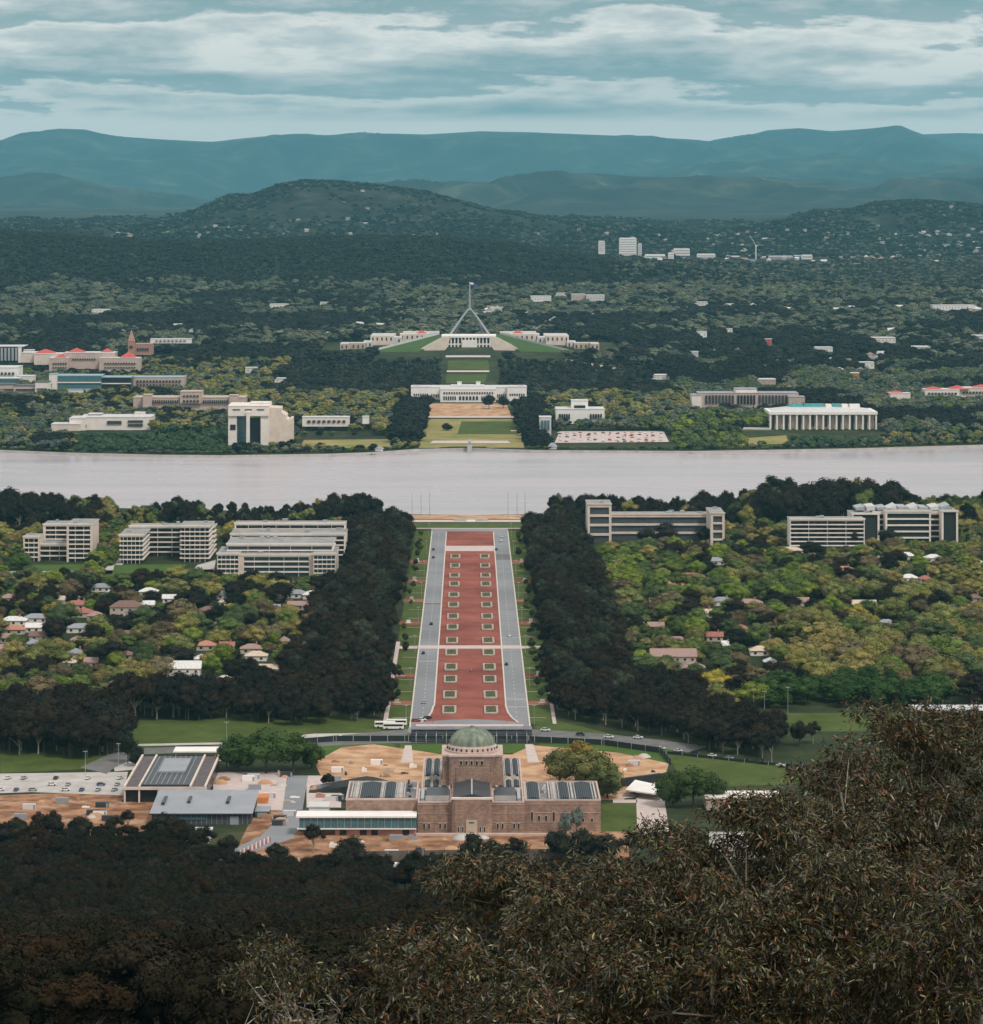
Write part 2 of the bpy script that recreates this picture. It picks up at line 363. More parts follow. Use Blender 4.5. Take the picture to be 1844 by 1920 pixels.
# the lake
lk = []
cp = np.linspace(-2500, 4300, 160)
mb = MB()
def water_mat():
    m, N, L, b = nmat('lake_water')
    tc = N.new('ShaderNodeTexCoord'); mp = N.new('ShaderNodeMapping'); mp.inputs['Scale'].default_value = (.05, .5, 1); L.new(tc.outputs['Object'], mp.inputs[0])
    n = N.new('ShaderNodeTexNoise'); n.inputs['Scale'].default_value = .8; n.inputs['Detail'].default_value = 5; L.new(mp.outputs[0], n.inputs['Vector'])
    bp = N.new('ShaderNodeBump'); bp.inputs['Strength'].default_value = .35; bp.inputs['Distance'].default_value = .3; L.new(n.outputs['Fac'], bp.inputs['Height']); L.new(bp.outputs[0], b.inputs['Normal'])
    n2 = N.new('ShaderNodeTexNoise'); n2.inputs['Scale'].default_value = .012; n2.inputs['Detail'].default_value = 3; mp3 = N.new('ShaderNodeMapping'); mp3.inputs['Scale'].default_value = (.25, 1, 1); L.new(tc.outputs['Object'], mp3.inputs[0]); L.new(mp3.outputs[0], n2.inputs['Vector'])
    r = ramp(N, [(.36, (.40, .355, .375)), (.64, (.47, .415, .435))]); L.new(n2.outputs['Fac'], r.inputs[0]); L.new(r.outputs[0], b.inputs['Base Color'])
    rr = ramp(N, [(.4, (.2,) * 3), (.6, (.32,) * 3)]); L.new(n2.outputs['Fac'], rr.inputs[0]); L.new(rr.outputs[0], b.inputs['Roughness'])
    b.inputs['Roughness'].default_value = .26; b.inputs['IOR'].default_value = 1.33; b.inputs['Specular IOR Level'].default_value = .3
    return m
M['water'] = water_mat()
ring = [((p - AX) * (float(shore_n(p)) - 8) / F, float(shore_n(p)) - 8) for p in cp] + [((p - AX) * (float(shore_f(p)) + 8) / F, float(shore_f(p)) + 8) for p in cp[::-1]]
k = len(cp)
V = [(x, y, 0) for x, y in ring]
mb.v = V; mb.f = [(i, i + 1, 2 * k - 2 - i, 2 * k - 1 - i) for i in range(k - 1)]; mb.m = [0] * (k - 1); mb.mats = [M['water']]
tag(mb.build('lake_water'), 'pale lilac grey lake crossing the whole view', None, None, 'structure')
# stone edging along both shores
def edging(name, fn, off0, off1, z, label, pa, pb):
    mb = MB(); pp = np.linspace(pa, pb, 120)
    for a, b in zip(pp, pp[1:]):
        ya, yb = float(fn(a)), float(fn(b))
        A = [((a - AX) * (ya + o) / F, ya + o) for o in (off0, off1)]; B = [((b - AX) * (yb + o) / F, yb + o) for o in (off0, off1)]
        mb.prism([A[0], B[0], B[1], A[1]], -1.5, z, M['concrete'])
    return tag(mb.build(name), label, None, None, 'structure')
edging('embankment', shore_f, -3, 4, 2.6, 'pale stone embankment along the far shore', -200, 2100)
edging('near_embankment', shore_n, -4, 3, 2.3, 'pale stone edge of the near shore', -200, 2100)

# ------------------------------------------------------------------ flat sheets on the near bank
LAY = [GZ + .06]
def lay(name, polys, mat, label, z=None, world=False):
    """flat ground sheets on the level near bank; corners read in photo pixels unless world"""
    if z is None: LAY[0] += .012; z = LAY[0]
    mb = MB()
    for p in polys:
        pts = p if world else [gp(a, b, GZ) for a, b in p]
        mb.quad([(x, y, z) for x, y in pts], mat)
    o = mb.build(name)
    # outlines may be concave: let blender triangulate them
    tag(o, label, None, None, 'structure')
    return o
def rect(x0, x1, y0, y1): return [(x0, y0), (x1, y0), (x1, y1), (x0, y1)]
lay('lawn', [[(215,1408),(232,1352),(600,1345),(760,1352),(775,1372),(480,1385)], [(1000,1366),(1020,1345),(1160,1380),(1100,1384)], [(1255,1412),(1500,1437),(1500,1470),(1280,1478)], [(1395,1338),(1760,1336),(1760,1372),(1420,1372)],
     [(1120,1510),(1195,1500),(1195,1560),(1125,1560)], [(0,1385),(215,1385),(215,1440),(0,1450)]], M['lawn'], 'green lawns around the memorial and sports ground')
lay('memorial_lawn', [rect(-88, -39, 1622, 1668), rect(-36, 34, 1640, 1668), rect(36, 104, 1612, 1668)], M['lawn_bright'], 'bright green lawn strips in front of the memorial', world=True)
lay('memorial_path', [[(220,1400),(430,1396),(770,1388),(770,1374),(590,1376),(440,1392),(230,1396)]], M['concrete'], 'pale path crossing left of the parade')
lay('crossing_road', [[(270,1415),(440,1408),(700,1395),(1000,1390),(1100,1392),(1200,1398),(1290,1411),(1330,1400),(1240,1388),(1130,1376),(1040,1370),(1000,1368),(760,1368),(590,1383),(430,1398),(270,1403)]], M['asphalt_dark'], 'grey road sweeping past the memorial end of the parade')
lay('sandy_ground', [[(600,1452),(590,1430),(640,1402),(700,1396),(830,1415),(960,1415),(1000,1398),(1160,1412),(1255,1432),(1250,1448),(1200,1468),(1170,1500),(900,1500),(620,1470)]], M['sand'], 'sandy building ground in front of the memorial')
lay('forecourt', [[(760,1398),(772,1398),(775,1430),(752,1430)], [(985,1396),(1000,1396),(1012,1430),(990,1430)], [(1192,1466),(1240,1462),(1256,1560),(1196,1570)], [(1160,1490),(1195,1489),(1195,1496),(1160,1498)], [(1150,1500),(1195,1500),(1195,1506),(1150,1506)]], M['paving'], 'paved paths of the memorial forecourt')
lay('bare_earth', [[(-60,1494),(110,1488),(290,1490),(290,1552),(200,1580),(-60,1570)], [(470,1500),(560,1490),(560,1560),(600,1560),(900,1556),(1180,1560),(1180,1620),(840,1640),(600,1640),(440,1600),(470,1540)]], M['earth'], 'orange bare earth of the building site')
lay('car_park', [[(-60,1452),(240,1448),(232,1492),(60,1486),(-60,1490)], [(1330,1560),(1720,1560),(1760,1640),(1330,1640)], [(210,1425),(300,1420),(300,1440),(215,1447)]], M['concrete'], 'pale concrete car park left of the memorial')
lay('service_yard', [[(400,1448),(540,1448),(530,1520),(480,1520),(470,1490),(400,1485)], [(575,1455),(640,1455),(640,1515),(575,1515)]], M['paving'], 'paved service yard between the sheds')
lay('service_road', [[(540,1455),(578,1455),(566,1530),(552,1572),(470,1600),(400,1625),(380,1618),(488,1570),(528,1530)]], M['asphalt'], 'grey service road running down past the sheds')
lay('yard_road', [[(150,1440),(205,1415),(240,1408),(262,1418),(215,1440),(200,1452)]], M['asphalt_dark'], 'dark access road beside the car park')
lay('office_road', [[(195,1040),(228,1030),(230,1060),(215,1076),(190,1076)], [(370,1060),(405,1050),(400,1080),(350,1098),(345,1090)], [(0,1072),(400,1068),(400,1074),(0,1078)], [(1560,1030),(1640,1010),(1660,1050),(1600,1056)]], M['concrete'], 'pale roads between the office blocks')
lay('office_lawn', [[(60,1060),(200,1058),(195,1070),(60,1072)], [(215,1060),(350,1058),(340,1074),(210,1076)], [(60,1080),(240,1078),(240,1090),(60,1092)], [(1180,1045),(1420,1040),(1420,1060),(1180,1060)]], M['lawn_bright'], 'bright lawns before the office blocks')

# ------------------------------------------------------------------ the parade
P0, P1 = 1738, 2722
lay('verge_lawn', [rect(-46, -32.6, P0 - 8, P1 + 10), rect(32.6, 47, P0 - 8, P1 + 10)], M['lawn'], 'green verge lawns along both sides of the parade', world=True)
lay('parade_road', [rect(-31.6, -20.0, P0 - 20, P1 + 4), rect(20.2, 32.0, P0 - 20, P1 + 4), rect(-33, 33, P1 + 4.1, P1 + 28), rect(-33, 33, P0 - 36, P0 - 20.1), rect(-19.9, 20.1, P0 - 20, P0 + 12)], M['asphalt'], 'pale grey twin roads of the ceremonial parade', world=True)
# red gravel median with flared near end
med = [(-19.3, P1), (-19.3, 1800), (-20.3, 1770), (-22.5, 1750), (-25.5, 1737)] + [(-25.5 + 51 * t, 1737 + 9 * math.sin(PI * t)) for t in (.15, .3, .5, .7, .85)] + [(25.8, 1737), (22.8, 1750), (20.6, 1770), (19.8, 1800), (19.8, P1)]
lay('parade_median', [med], M['redgravel'], 'red gravel median of the parade', world=True)
lay('parade_apron', [rect(-28, 28, 1703, 1716)], M['redgravel'], 'red strip at the memorial end of the parade', world=True)
bx = lambda y, h: rect(-19.4, 19.9, y - h, y + h)
def py2y(py): return yd(py)
lay('parade_crossing', [[(-20, py2y(1034)), (20.3, py2y(1034)), (20.3, py2y(1024)), (-20, py2y(1024))], [(-33, py2y(1217)), (33, py2y(1217)), (33, py2y(1211)), (-33, py2y(1211))],
     [(-45, py2y(1217)), (-32, py2y(1217)), (-32, py2y(1212)), (-45, py2y(1212))], [(32, py2y(1217)), (45, py2y(1217)), (45, py2y(1212)), (32, py2y(1212))], rect(-29, 29, 1717, 1729),
     [(-60, P1 + 28), (60, P1 + 28), (60, P1 + 34), (-60, P1 + 34)]], M['paving'], 'pale paved bands crossing the parade', world=True)
lay('lakeside_lawn', [rect(-58, 56, P1 + 36, P1 + 78)], M['lawn'], 'green lawn between the parade and the lake', world=True)
lay('lakeside_terrace', [rect(-70, 60, P1 + 84, P1 + 104)], M['paving'], 'pink paved terrace beside the lake', world=True)
lay('lakeside_sand', [rect(-80, 70, P1 + 110, P1 + 146)], M['sand'], 'sandy foreshore strip at the lake', world=True)
# kerbs: real steps
def kerb(name, x0, x1, y0, y1, label):
    return tag(MB().box(x0, x1, y0, y1, GZ, GZ + .52, M['kerb']).build(name), label, None, None, 'structure')
kerb('kerb', -32.5, -31.65, P0 - 20, P1 + 4, 'pale kerb along the outer left edge of the parade')
kerb('kerb', 32.05, 32.9, P0 - 20, P1 + 4, 'pale kerb along the outer right edge of the parade')
kerb('kerb', -20.2, -19.35, 1792, P1, 'pale kerb between the left road and red median')
kerb('kerb', 19.85, 20.7, 1792, P1, 'pale kerb between the right road and red median')
def flare_kerb(s, label):
    mb = MB(); P = [(19.7, 1792), (20.7, 1768), (22.7, 1750), (25.7, 1735)]
    for a, b in zip(P, P[1:]): mb.prism([(s * a[0], a[1]), (s * b[0], b[1]), (s * (b[0] + 1), b[1]), (s * (a[0] + .9), a[1])][::s], GZ, GZ + .52, M['kerb'])
    return tag(mb.build('kerb'), label, None, None, 'structure')
flare_kerb(-1, 'curved pale kerb at the near left corner of the median'); flare_kerb(1, 'curved pale kerb at the near right corner of the median')
# road markings
mb = MB()
for sx in (-1, 1):
    for lane in (25.8,):
        y = P0
        while y < P1 - 10:
            mb.quad([(sx * lane - .08, y, LAY[0] + .05), (sx * lane + .08, y, LAY[0] + .05), (sx * lane + .08, y + 5, LAY[0] + .05), (sx * lane - .08, y + 5, LAY[0] + .05)], M['white']); y += 14
for (x0, x1, py) in ((-31.5, -20.3, 1131), (-31.5, -20.3, 1241), (20.8, 31.9, 1197), (20.8, 31.9, 1312), (20.8, 31.9, 1327)):
    y = py2y(py); mb.quad([(x0, y, LAY[0] + .05), (x1, y, LAY[0] + .05), (x1, y + .8, LAY[0] + .05), (x0, y + .8, LAY[0] + .05)], M['white'])
tag(mb.build('road_markings'), 'white lane dashes on the parade roads', None, None, 'structure')
lay('road_patch', [rect(-31.5, -20.3, py2y(1134), py2y(1130)), rect(20.8, 31.9, py2y(1050), py2y(1040))], M['asphalt_dark'], 'darker patches across the parade roads', world=True)
# red side strips between the verge lawns
side = []
for py in (1054, 1090, 1127, 1169, 1268, 1319):
    y = py2y(py); h = 9 if py < 1200 else 7
    side += [rect(-47, -32.8, y - h, y + h), rect(33, 46, y - h, y + h)]
lay('side_strip', side, M['redgravel'], 'red gravel side bays along the parade verges', world=True)
lay('side_path', [rect(-47, -44.5, 1730, 2050), rect(45, 47, 1730, 1860)] + [rect(s * 32.9 - (9 if s < 0 else 0), s * 32.9 + (9 if s > 0 else 0), y, y + 1) for s in (-1, 1) for y in range(1750, 2500, 46)], M['paving'], 'narrow pale paths in the verge lawns', world=True)
# memorials standing in the bays
nb = 0
bays = [(1054, -1), (1054, 1), (1090, -1), (1090, 1), (1127, -1), (1127, 1), (1169, -1), (1169, 1), (1268, -1), (1268, 1), (1319, -1), (1319, 1)]
ordn = ['farthest', 'farthest', 'second farthest', 'second farthest', 'third farthest', 'third farthest', 'fourth farthest', 'fourth farthest', 'second nearest', 'second nearest', 'nearest', 'nearest']
for i, (py, s) in enumerate(bays):
    y = py2y(py); x = s * 41
    e = empty('stone_monument', (x, y, GZ), 'small pale monument in the %s red bay %s of the parade' % (ordn[i], 'left' if s < 0 else 'right'), 'monument', 'monuments in the red side bays')
    MB().box(x - 2.2, x + 2.2, y - 1.6, y + 1.6, GZ, GZ + .5, M['concrete']).build('plinth', e)
    h = R.uniform(2.2, 4)
    MB().box(x - 1.3, x + 1.3, y - .5, y + .5, GZ + .5, GZ + h, M['pinkstone'] if i % 3 else M['white']).build('slab', e)
# planters on the median
pys = [1045.2, 1062.7, 1081, 1097, 1117.4, 1136, 1158, 1178, 1203, 1225.5, 1253, 1276, 1305, 1333.5]
i = 0
gm = plain('planter_shrubs', (.2, .2, .12), var=.35, scale=.9)
pos = ['farthest', 'second', 'third', 'fourth', 'fifth', 'sixth', 'seventh', 'eighth', 'ninth', 'tenth', 'eleventh', 'twelfth', 'thirteenth', 'nearest']
planter = None
for k, py in enumerate(pys):
    for s, cx in ((-1, -11.3), (1, 11.9)):
        y = py2y(py)
        lab = 'pale planter bed, %s from the far end, %s row on the red median' % (pos[k], 'left' if s < 0 else 'right')
        if k == 0: lab = 'pale stone planter bed at the far end of the %s row on the red median' % ('left' if s < 0 else 'right')
        if k == 13: lab = 'pale stone planter bed nearest the memorial in the %s row on the red median' % ('left' if s < 0 else 'right')
        if planter is None:
            e = empty('planter', (0, 0, 0), lab, 'planter', 'planter beds on the red median')
            w, d = 3.9, 13
            RM = plain('planter_rim', (.40, .34, .28), var=.25, scale=.3); MB().box(-w, w, -d, -d + 2.6, 0, .8, RM).box(-w, w, d - 2.6, d, 0, .8, RM).box(-w, -w + 1.1, -d + 2.6, d - 2.6, 0, .8, RM).box(w - 1.1, w, -d + 2.6, d - 2.6, 0, .8, RM).build('rim', e)
            mb = MB(); mb.box(-w + 1.1, w - 1.1, -d + 2.6, d - 2.6, 0, .4, M['lawn'])
            mb.build('bed', e)
            V = []; n = 260
            mb = MB()
            for q in range(n):
                a, b2 = R.uniform(-w + 1.4, w - 1.4), R.uniform(-d + 3, d - 3); h = R.uniform(.6, 1.3); r = R.uniform(.25, .55); t = R.uniform(0, 3)
                mb.quad([(a - r * math.cos(t), b2 - r * math.sin(t), .35), (a + r * math.cos(t), b2 + r * math.sin(t), .35), (a + .5 * r * math.cos(t), b2 + .5 * r * math.sin(t), h), (a - .5 * r * math.cos(t), b2 - .5 * r * math.sin(t), h)], gm)
            mb.build('shrubs', e); planter = e
        else:
            e = copy_tree(planter); e['label'] = lab
        e.location = (cx, y, LAY[0] + .02)

# ------------------------------------------------------------------ the memorial
def memorial():
    e = empty('war_memorial', (1, 1431, GZ), 'pink sandstone memorial building with green copper dome at the foot of the parade', 'memorial building')
    S, DR, LR, C = M['sandstone'], M['darkroof'], M['concrete'], M['concrete']; RF = plain('memorial_roof', (.2, .19, .19), var=.3, scale=.3)
    def win(x0, x1, y, z0, z1):
        f = MB().box(x0 - .25, x1 + .25, y - .12, y + .3, z0 - .25, z1 + .25, M['tan']).build('window', e)
        MB().box(x0, x1, y - .2, y + .2, z0, z1, M['glass']).build('pane', f)
    # the masonry body: centre bay, shoulder blocks, wings
    b = MB()
    b.prism([(-8, 1431.6), (-6.4, 1430.4), (8.4, 1430.4), (10, 1431.6), (10, 1471), (-8, 1471)], GZ, 17.6, S)
    b.box(-8.6, 10.6, 1431.9, 1470, GZ, 2.9, S)
    b.box(-23.4, -8, 1434.5, 1466, GZ, 15.4, S).box(10, 24.6, 1434.5, 1466, GZ, 15.4, S)
    b.box(-15.8, -15.2, 1434.2, 1434.6, GZ, 15.4, S).box(17.4, 18, 1434.2, 1434.6, GZ, 15.4, S)
    b.build('centre_block', e)
    w = MB().box(-55.7, -23.4, 1440, 1483, GZ, 15.6, S).build('wing', e); w2 = MB().box(24.6, 58.9, 1437.5, 1483, GZ, 15.6, S).build('wing', e)
    # parapets
    def parapet(x0, x1, y0, y1, z, t=.7, h=.9, mat=None):
        mat = mat or M['cream']; o = .12
        return MB().box(x0 - o, x1 + o, y0 - o, y0 + t, z, z + h, mat).box(x0 - o, x1 + o, y1 - t, y1 + o, z, z + h, mat).box(x0 - o, x0 + t, y0 + t, y1 - t, z, z + h, mat).box(x1 - t, x1 + o, y0 + t, y1 - t, z, z + h, mat)
    parapet(-55.7, -23.6, 1440, 1483, 15.6, mat=M['pinkstone']).build('parapet', w); parapet(24.8, 58.9, 1437.5, 1483, 15.6, mat=M['pinkstone']).build('parapet', w2)
    parapet(-23.2, -8.2, 1434.5, 1466, 15.4, h=.8, mat=M['pinkstone']).build('parapet', e); parapet(10.2, 24.4, 1434.5, 1466, 15.4, h=.8, mat=M['pinkstone']).build('parapet', e)
    # roofs
    MB().box(-54.9, -24.4, 1440.8, 1482.2, 15.6, 15.75, RF).build('roof', w); MB().box(25.6, 58.1, 1438.3, 1482.2, 15.6, 15.75, RF).build('roof', w2)
    MB().box(-22.4, -8.8, 1435.3, 1465.2, 15.4, 15.55, RF).build('flat_roof', e); MB().box(10.8, 23.6, 1435.3, 1465.2, 15.4, 15.55, RF).build('flat_roof', e)
    def skylight(x0, x1, y0, y1, z, par, h=1.2, mat=None):
        mb = MB(); mat = mat or M['darkroof']; xm = (x0 + x1) / 2
        mb.wall_poly([(x0, z), (x1, z), (x1, z + h * .4), (xm, z + h), (x0, z + h * .4)], y0, y1, mat)
        mb.box(x0 - .35, x0 - .01, y0, y1, z, z + h * .4 + .2, LR).box(x1 + .01, x1 + .35, y0, y1, z, z + h * .4 + .2, LR)
        return mb.build('skylight', par)
    for x0, x1 in ((-52.5, -50.8), (-49.5, -40.5), (-38.5, -33.8), (-32.8, -30.6)): skylight(x0, x1, 1443, 1480, 15.75, w, mat=M['roofstripe'] if x1 - x0 > 3 else LR)
    for x0, x1 in ((26, 31.5), (37.2, 38.8), (40.5, 45), (48, 55.5)): skylight(x0, x1, 1441, 1480, 15.75, w2, mat=M['roofstripe'] if x1 - x0 > 3 else LR)
    for x0, x1 in ((35.6, 36.3), (46, 46.8), (56.6, 57.2)): MB().box(x0, x1, 1441, 1480, 15.76, 16.7, LR).build('roof_rib', w2)
    for x0, x1 in ((-53.9, -53.3), (-29.9, -29.3), (-39.9, -39.2)): MB().box(x0, x1, 1443, 1480, 15.76, 16.7, LR).build('roof_rib', w)
    for k in range(9):
        x = R.uniform(-29, -25); y = R.uniform(1444, 1478); MB().box(x, x + R.uniform(.8, 2), y, y + R.uniform(1, 3), 15.76, 16.6 + R.random() * 1.4, M['steel'] if k % 2 else DR).build('plant_unit', w)
        x = R.uniform(32.2, 34.4); y = R.uniform(1442, 1478); MB().box(x, x + R.uniform(.8, 1.4), y, y + R.uniform(1, 3), 15.76, 16.6 + R.random() * 1.4, LR if k % 2 else M['steel']).build('plant_unit', w2)
    # low dark roofs round the foot of the tower
    r = MB(); r.wall_poly([(-7.4, 17.6), (9.4, 17.6), (9.4, 17.9), (1, 19.6), (-7.4, 17.9)], 1434, 1470.5, DR); r.box(.7, 1.3, 1433.6, 1470.6, 19.4, 19.75, LR); r.build('centre_roof', e)
    r = MB(); r.box(-8.2, 10.2, 1430.6, 1433.2, 17.61, 18.3, M['cream']); r.build('cornice', e)
    for x0, x1 in ((-19.5, -9.6), (11.6, 20.6)):
        MB().box(x0, x1, 1441, 1464, 15.56, 17.2, DR).box(x0 - .4, x1 + .4, 1440.4, 1441, 15.56, 17.5, LR).build('plant_room', e)
    for x in (-21.3, 22.2): MB().box(x - .7, x + .7, 1438, 1462, 15.56, 16.8, M['steel']).build('roof_rib', e)
    # cloisters beyond the tower
    for s, x0, x1 in ((-1, -22, -9), (1, 12, 24.3)):
        c = MB().box(x0, x1, 1466.2, 1546, GZ, 15.2, S).build('cloister', e)
        MB().box(x0 - .2, x1 + .2, 1466.3, 1546.3, 15.2, 15.5, M['tan']).build('roof', c)
        n = 3; wd = (x1 - x0 - 1.6) / n
        for k in range(n):
            a = x0 + .8 + k * wd; skylight(a + .45, a + wd - .6, 1500, 1542, 15.5, c, h=1.4, mat=M['roofstripe'])
            skylight(a + .45, a + wd - .6, 1472, 1488, 15.5, c, h=1.0, mat=M['roofstripe'])
        parapet(x0, x1, 1466.2, 1546, 15.5, mat=M['pinkstone']).build('parapet', c)
        for k in range(6):
            x = R.uniform(x0 + 1, x1 - 2.4); MB().box(x, x + R.uniform(.7, 1.6), 1490 + k * 1.4, 1491 + k * 1.4, 15.51, 16.5 + R.random(), LR).build('plant_unit', c)
    MB().box(-9, 12, 1540, 1546, GZ, 11, S).build('entrance_front', e)
    # the tower of the hall
    t = MB()
    t.box(-12.5, 15, 1474, 1500, 12, 29.4, S)
    t.box(-9.3, 11.3, 1471.2, 1474, 12, 29.6, S)
    t.box(-13.1, 15.6, 1473.4, 1500.6, 15.5, 18.8, S)
    t.box(-6.2, 8.2, 1470.7, 1471.2, 12, 24.8, S)
    t.box(-8.6, -7.8, 1470.9, 1471.2, 12, 27, S); t.box(9.8, 10.6, 1470.9, 1471.2, 12, 27, S)
    t.build('tower', e)
    MB().box(-12.9, 15.4, 1473.7, 1500.4, 29.4, 30.3, M['pinkstone']).box(-9.7, 11.7, 1470.8, 1473.7, 29.6, 30.4, M['pinkstone']).build('cornice', e)
    for x in (-4, -1.6, .8, 3.2, 5.6):
        win(x - .4, x + .6, 1471.0, 26.2, 27.8)
    dr = MB().lathe([(12.6, 30.35), (12.6, 31.1), (11.6, 31.15), (11.4, 32.6), (11.0, 32.7), (10.7, 33.3)], 1.2, 1486.5, M['pinkstone'], 64).build('drum', e)
    for k in range(28):
        a = 2 * PI * k / 28; x, y = 1.2 + 11.52 * math.cos(a), 1486.5 + 11.52 * math.sin(a)
        MB().box(x - .3, x + .3, y - .3, y + .3, 31.2, 32.4, M['glass']).build('window', dr)
    pr = [(10.7, 33.3)] + [(10.6 * math.cos(t), 33.3 + 7.6 * math.sin(t)) for t in np.linspace(.02, PI / 2 - .06, 16)]
    d = MB().lathe(pr, 1.2, 1486.5, M['copper'], 72)
    dm = d.build('dome', e, smooth=True)
    for k in range(24):
        a = 2 * PI * k / 24; mb = MB()
        mb.tube([(1.2 + (rr + .04) * math.cos(a), 1486.5 + (rr + .04) * math.sin(a), zz) for rr, zz in pr[1:-1]], .05, M['copper'], 4); mb.build('seam', dm)
    MB().lathe([(1.1, 40.85), (1.1, 41.3), (.5, 41.7), (.05, 41.8)], 1.2, 1486.5, M['copper'], 16).build('cap', dm)
    # windows of the rear walls
    for x in (28, 31.2, 34.4, 37.8): win(x - .45, x + .45, 1437.4, 7, 9.2 if x not in (28, 37.8) else 10.8)
    for x in (43, 47, 51, 55): win(x - .4, x + .4, 1437.4, 6.5, 8)
    for x in (-20.4, -18.2, -13.2, -11, 12.6, 14.8, 20, 22): win(x - .4, x + .4, 1434.4, 4, 6.2)
    for k in range(7):
        x = -5 + k * 1.95
        if abs(x - 1) > 1.5: win(x - .3, x + .3, 1430.3, 3.2, 5.6)
    MB().box(-1.6, 3.4, 1430.05, 1430.4, 2.4, 8.6, M['tan']).build('panel', e); MB().box(-.3, 2, 1429.95, 1430.2, 7.2, 7.7, DR).build('grille', e)
    for z in (6.2, 10.4, 14.3):
        MB().box(25, 59.05, 1437.3, 1437.5, z, z + .18, M['pinkstone']).build('string_course', e)
        MB().box(-23.55, -8.05, 1434.3, 1434.5, z + .35, z + .5, M['pinkstone']).build('string_course', e)
        MB().box(10.05, 24.75, 1434.3, 1434.5, z + .35, z + .5, M['pinkstone']).build('string_course', e)
    MB().box(-24, 46, 1427.5, 1430.2, GZ, 2.9, M['pinkstone']).build('terrace', e)
    return e
memorial()

# annex left of the memorial
e = empty('glass_annex', (-50, 1425, GZ), 'long low glass annex with white flat roof left of the memorial', 'building')
MB().box(-76, -23.7, 1427, 1437.5, 5.6, 10.4, M['blueglass']).build('glazing', e)
MB().box(-77.5, -23.7, 1426, 1439, 10.4, 11.1, M['white']).build('roof', e)
MB().box(-60, -23.8, 1428.5, 1437, GZ, 5.6, M['brick']).build('wall', e)
MB().box(-77, -23.8, 1426.6, 1438, 5.1, 5.59, M['white']).build('floor_slab', e)
for x in (-58, -49, -44, -30): MB().box(x, x + 3, 1428.2, 1428.6, 2.4, 4.8, M['glass']).build('window', e)
for x in np.linspace(-74, -26, 17): MB().box(x, x + .2, 1426.8, 1427, 5.6, 10.4, M['steel']).build('mullion', e)
e = empty('plant_hut', (-68, 1470, GZ), 'white boxy hut with blue-grey top beside the service road', 'hut')
MB().box(-73, -64, 1452, 1464, GZ, 10, M['white']).build('wall', e); MB().box(-73.3, -63.7, 1451.7, 1464.3, 10, 10.5, M['lightroof']).build('roof', e)
MB().box(-71, -66, 1451.75, 1452.05, 6, 8.4, M['glass']).build('window', e)
# parade stand
e = empty('viewing_stand', (1, 1700, GZ), 'long dark covered stand with pale posts where the parade ends behind the dome', 'stand')
st = MB()
for k in range(6): st.box(-30.5, 32.5, 1672 + k * 2, 1674 + k * 2, GZ, GZ + 1 + k * .55, M['darkroof'])
st.build('terrace', e)
MB().box(-31, 33, 1688, 1697, 5.9, 6.5, plain('stand_canopy', (.2, .19, .2), var=.3, scale=.2)).build('canopy', e)
MB().box(-31, 33, 1696, 1697.2, GZ, 5.9, M['darkroof']).build('rear_wall', e)
for x in np.linspace(-28, 30, 12): MB().box(x - .2, x + .2, 1671.4, 1671.9, GZ, 5.4, M['steel']).box(x - .15, x + .15, 1671.9, 1690, 5.1, 5.4, M['steel']).build('post', e)
# black site fence round the front of the memorial
def fence(name, pts, h, label, mat, post=True, thick=.12):
    e = empty(name, (pts[0][0], pts[0][1], GZ), label, 'fence')
    mb = MB(); ps = MB()
    for a, b in zip(pts, pts[1:]):
        a = Vector(a); b = Vector(b); d = (b - a).normalized(); n = Vector((-d.y, d.x)) * thick
        mb.prism([a - n, b - n, b + n, a + n], GZ, GZ + h, mat)
        L = (b - a).length; k = 0
        while k < L and post:
            c = a + d * k; MB().box(c.x - .18, c.x + .18, c.y - .18, c.y + .18, GZ, GZ + h + .3, M['steel']).build('post', e); k += 9
    mb.build('mesh_panel', e); return e
fence('site_fence', [(-104, 1660), (-70, 1676), (-32, 1676), (34, 1674), (70, 1664), (98, 1640), (101, 1606)], 3, 'black mesh fence curving along the road in front of the memorial', M['black'])
fence('boundary_fence', [(101, 1638), (150, 1606), (180, 1592)], 1.4, 'dark low fence right of the memorial lawn', M['black'])
fence('hoarding_fence', [(-44, 1370), (-20, 1372), (20, 1374), (62, 1376)], 5, 'grey brown mesh hoarding standing behind the memorial', plain('hoarding', (.15, .12, .1), var=.3, scale=.4))
fence('lower_fence', [(-110, 1366), (-44, 1350)], 2, 'dark low fence below the bare earth', M['black'])
# low sloping black roof wedge on the left of the memorial front
e = empty('sloping_roof_hall', (-60, 1540, GZ), 'low black wedge roofed hall on the sandy ground', 'building')
mb = MB(); mb.wall_poly([(-78, GZ), (-28, GZ), (-46, 6.5), (-50, 7)], 1530, 1548, M['black']); mb.build('wedge', e)
MB().box(-50.5, -45.6, 1528.5, 1530, GZ, 7.2, M['steel']).build('end_wall', e)

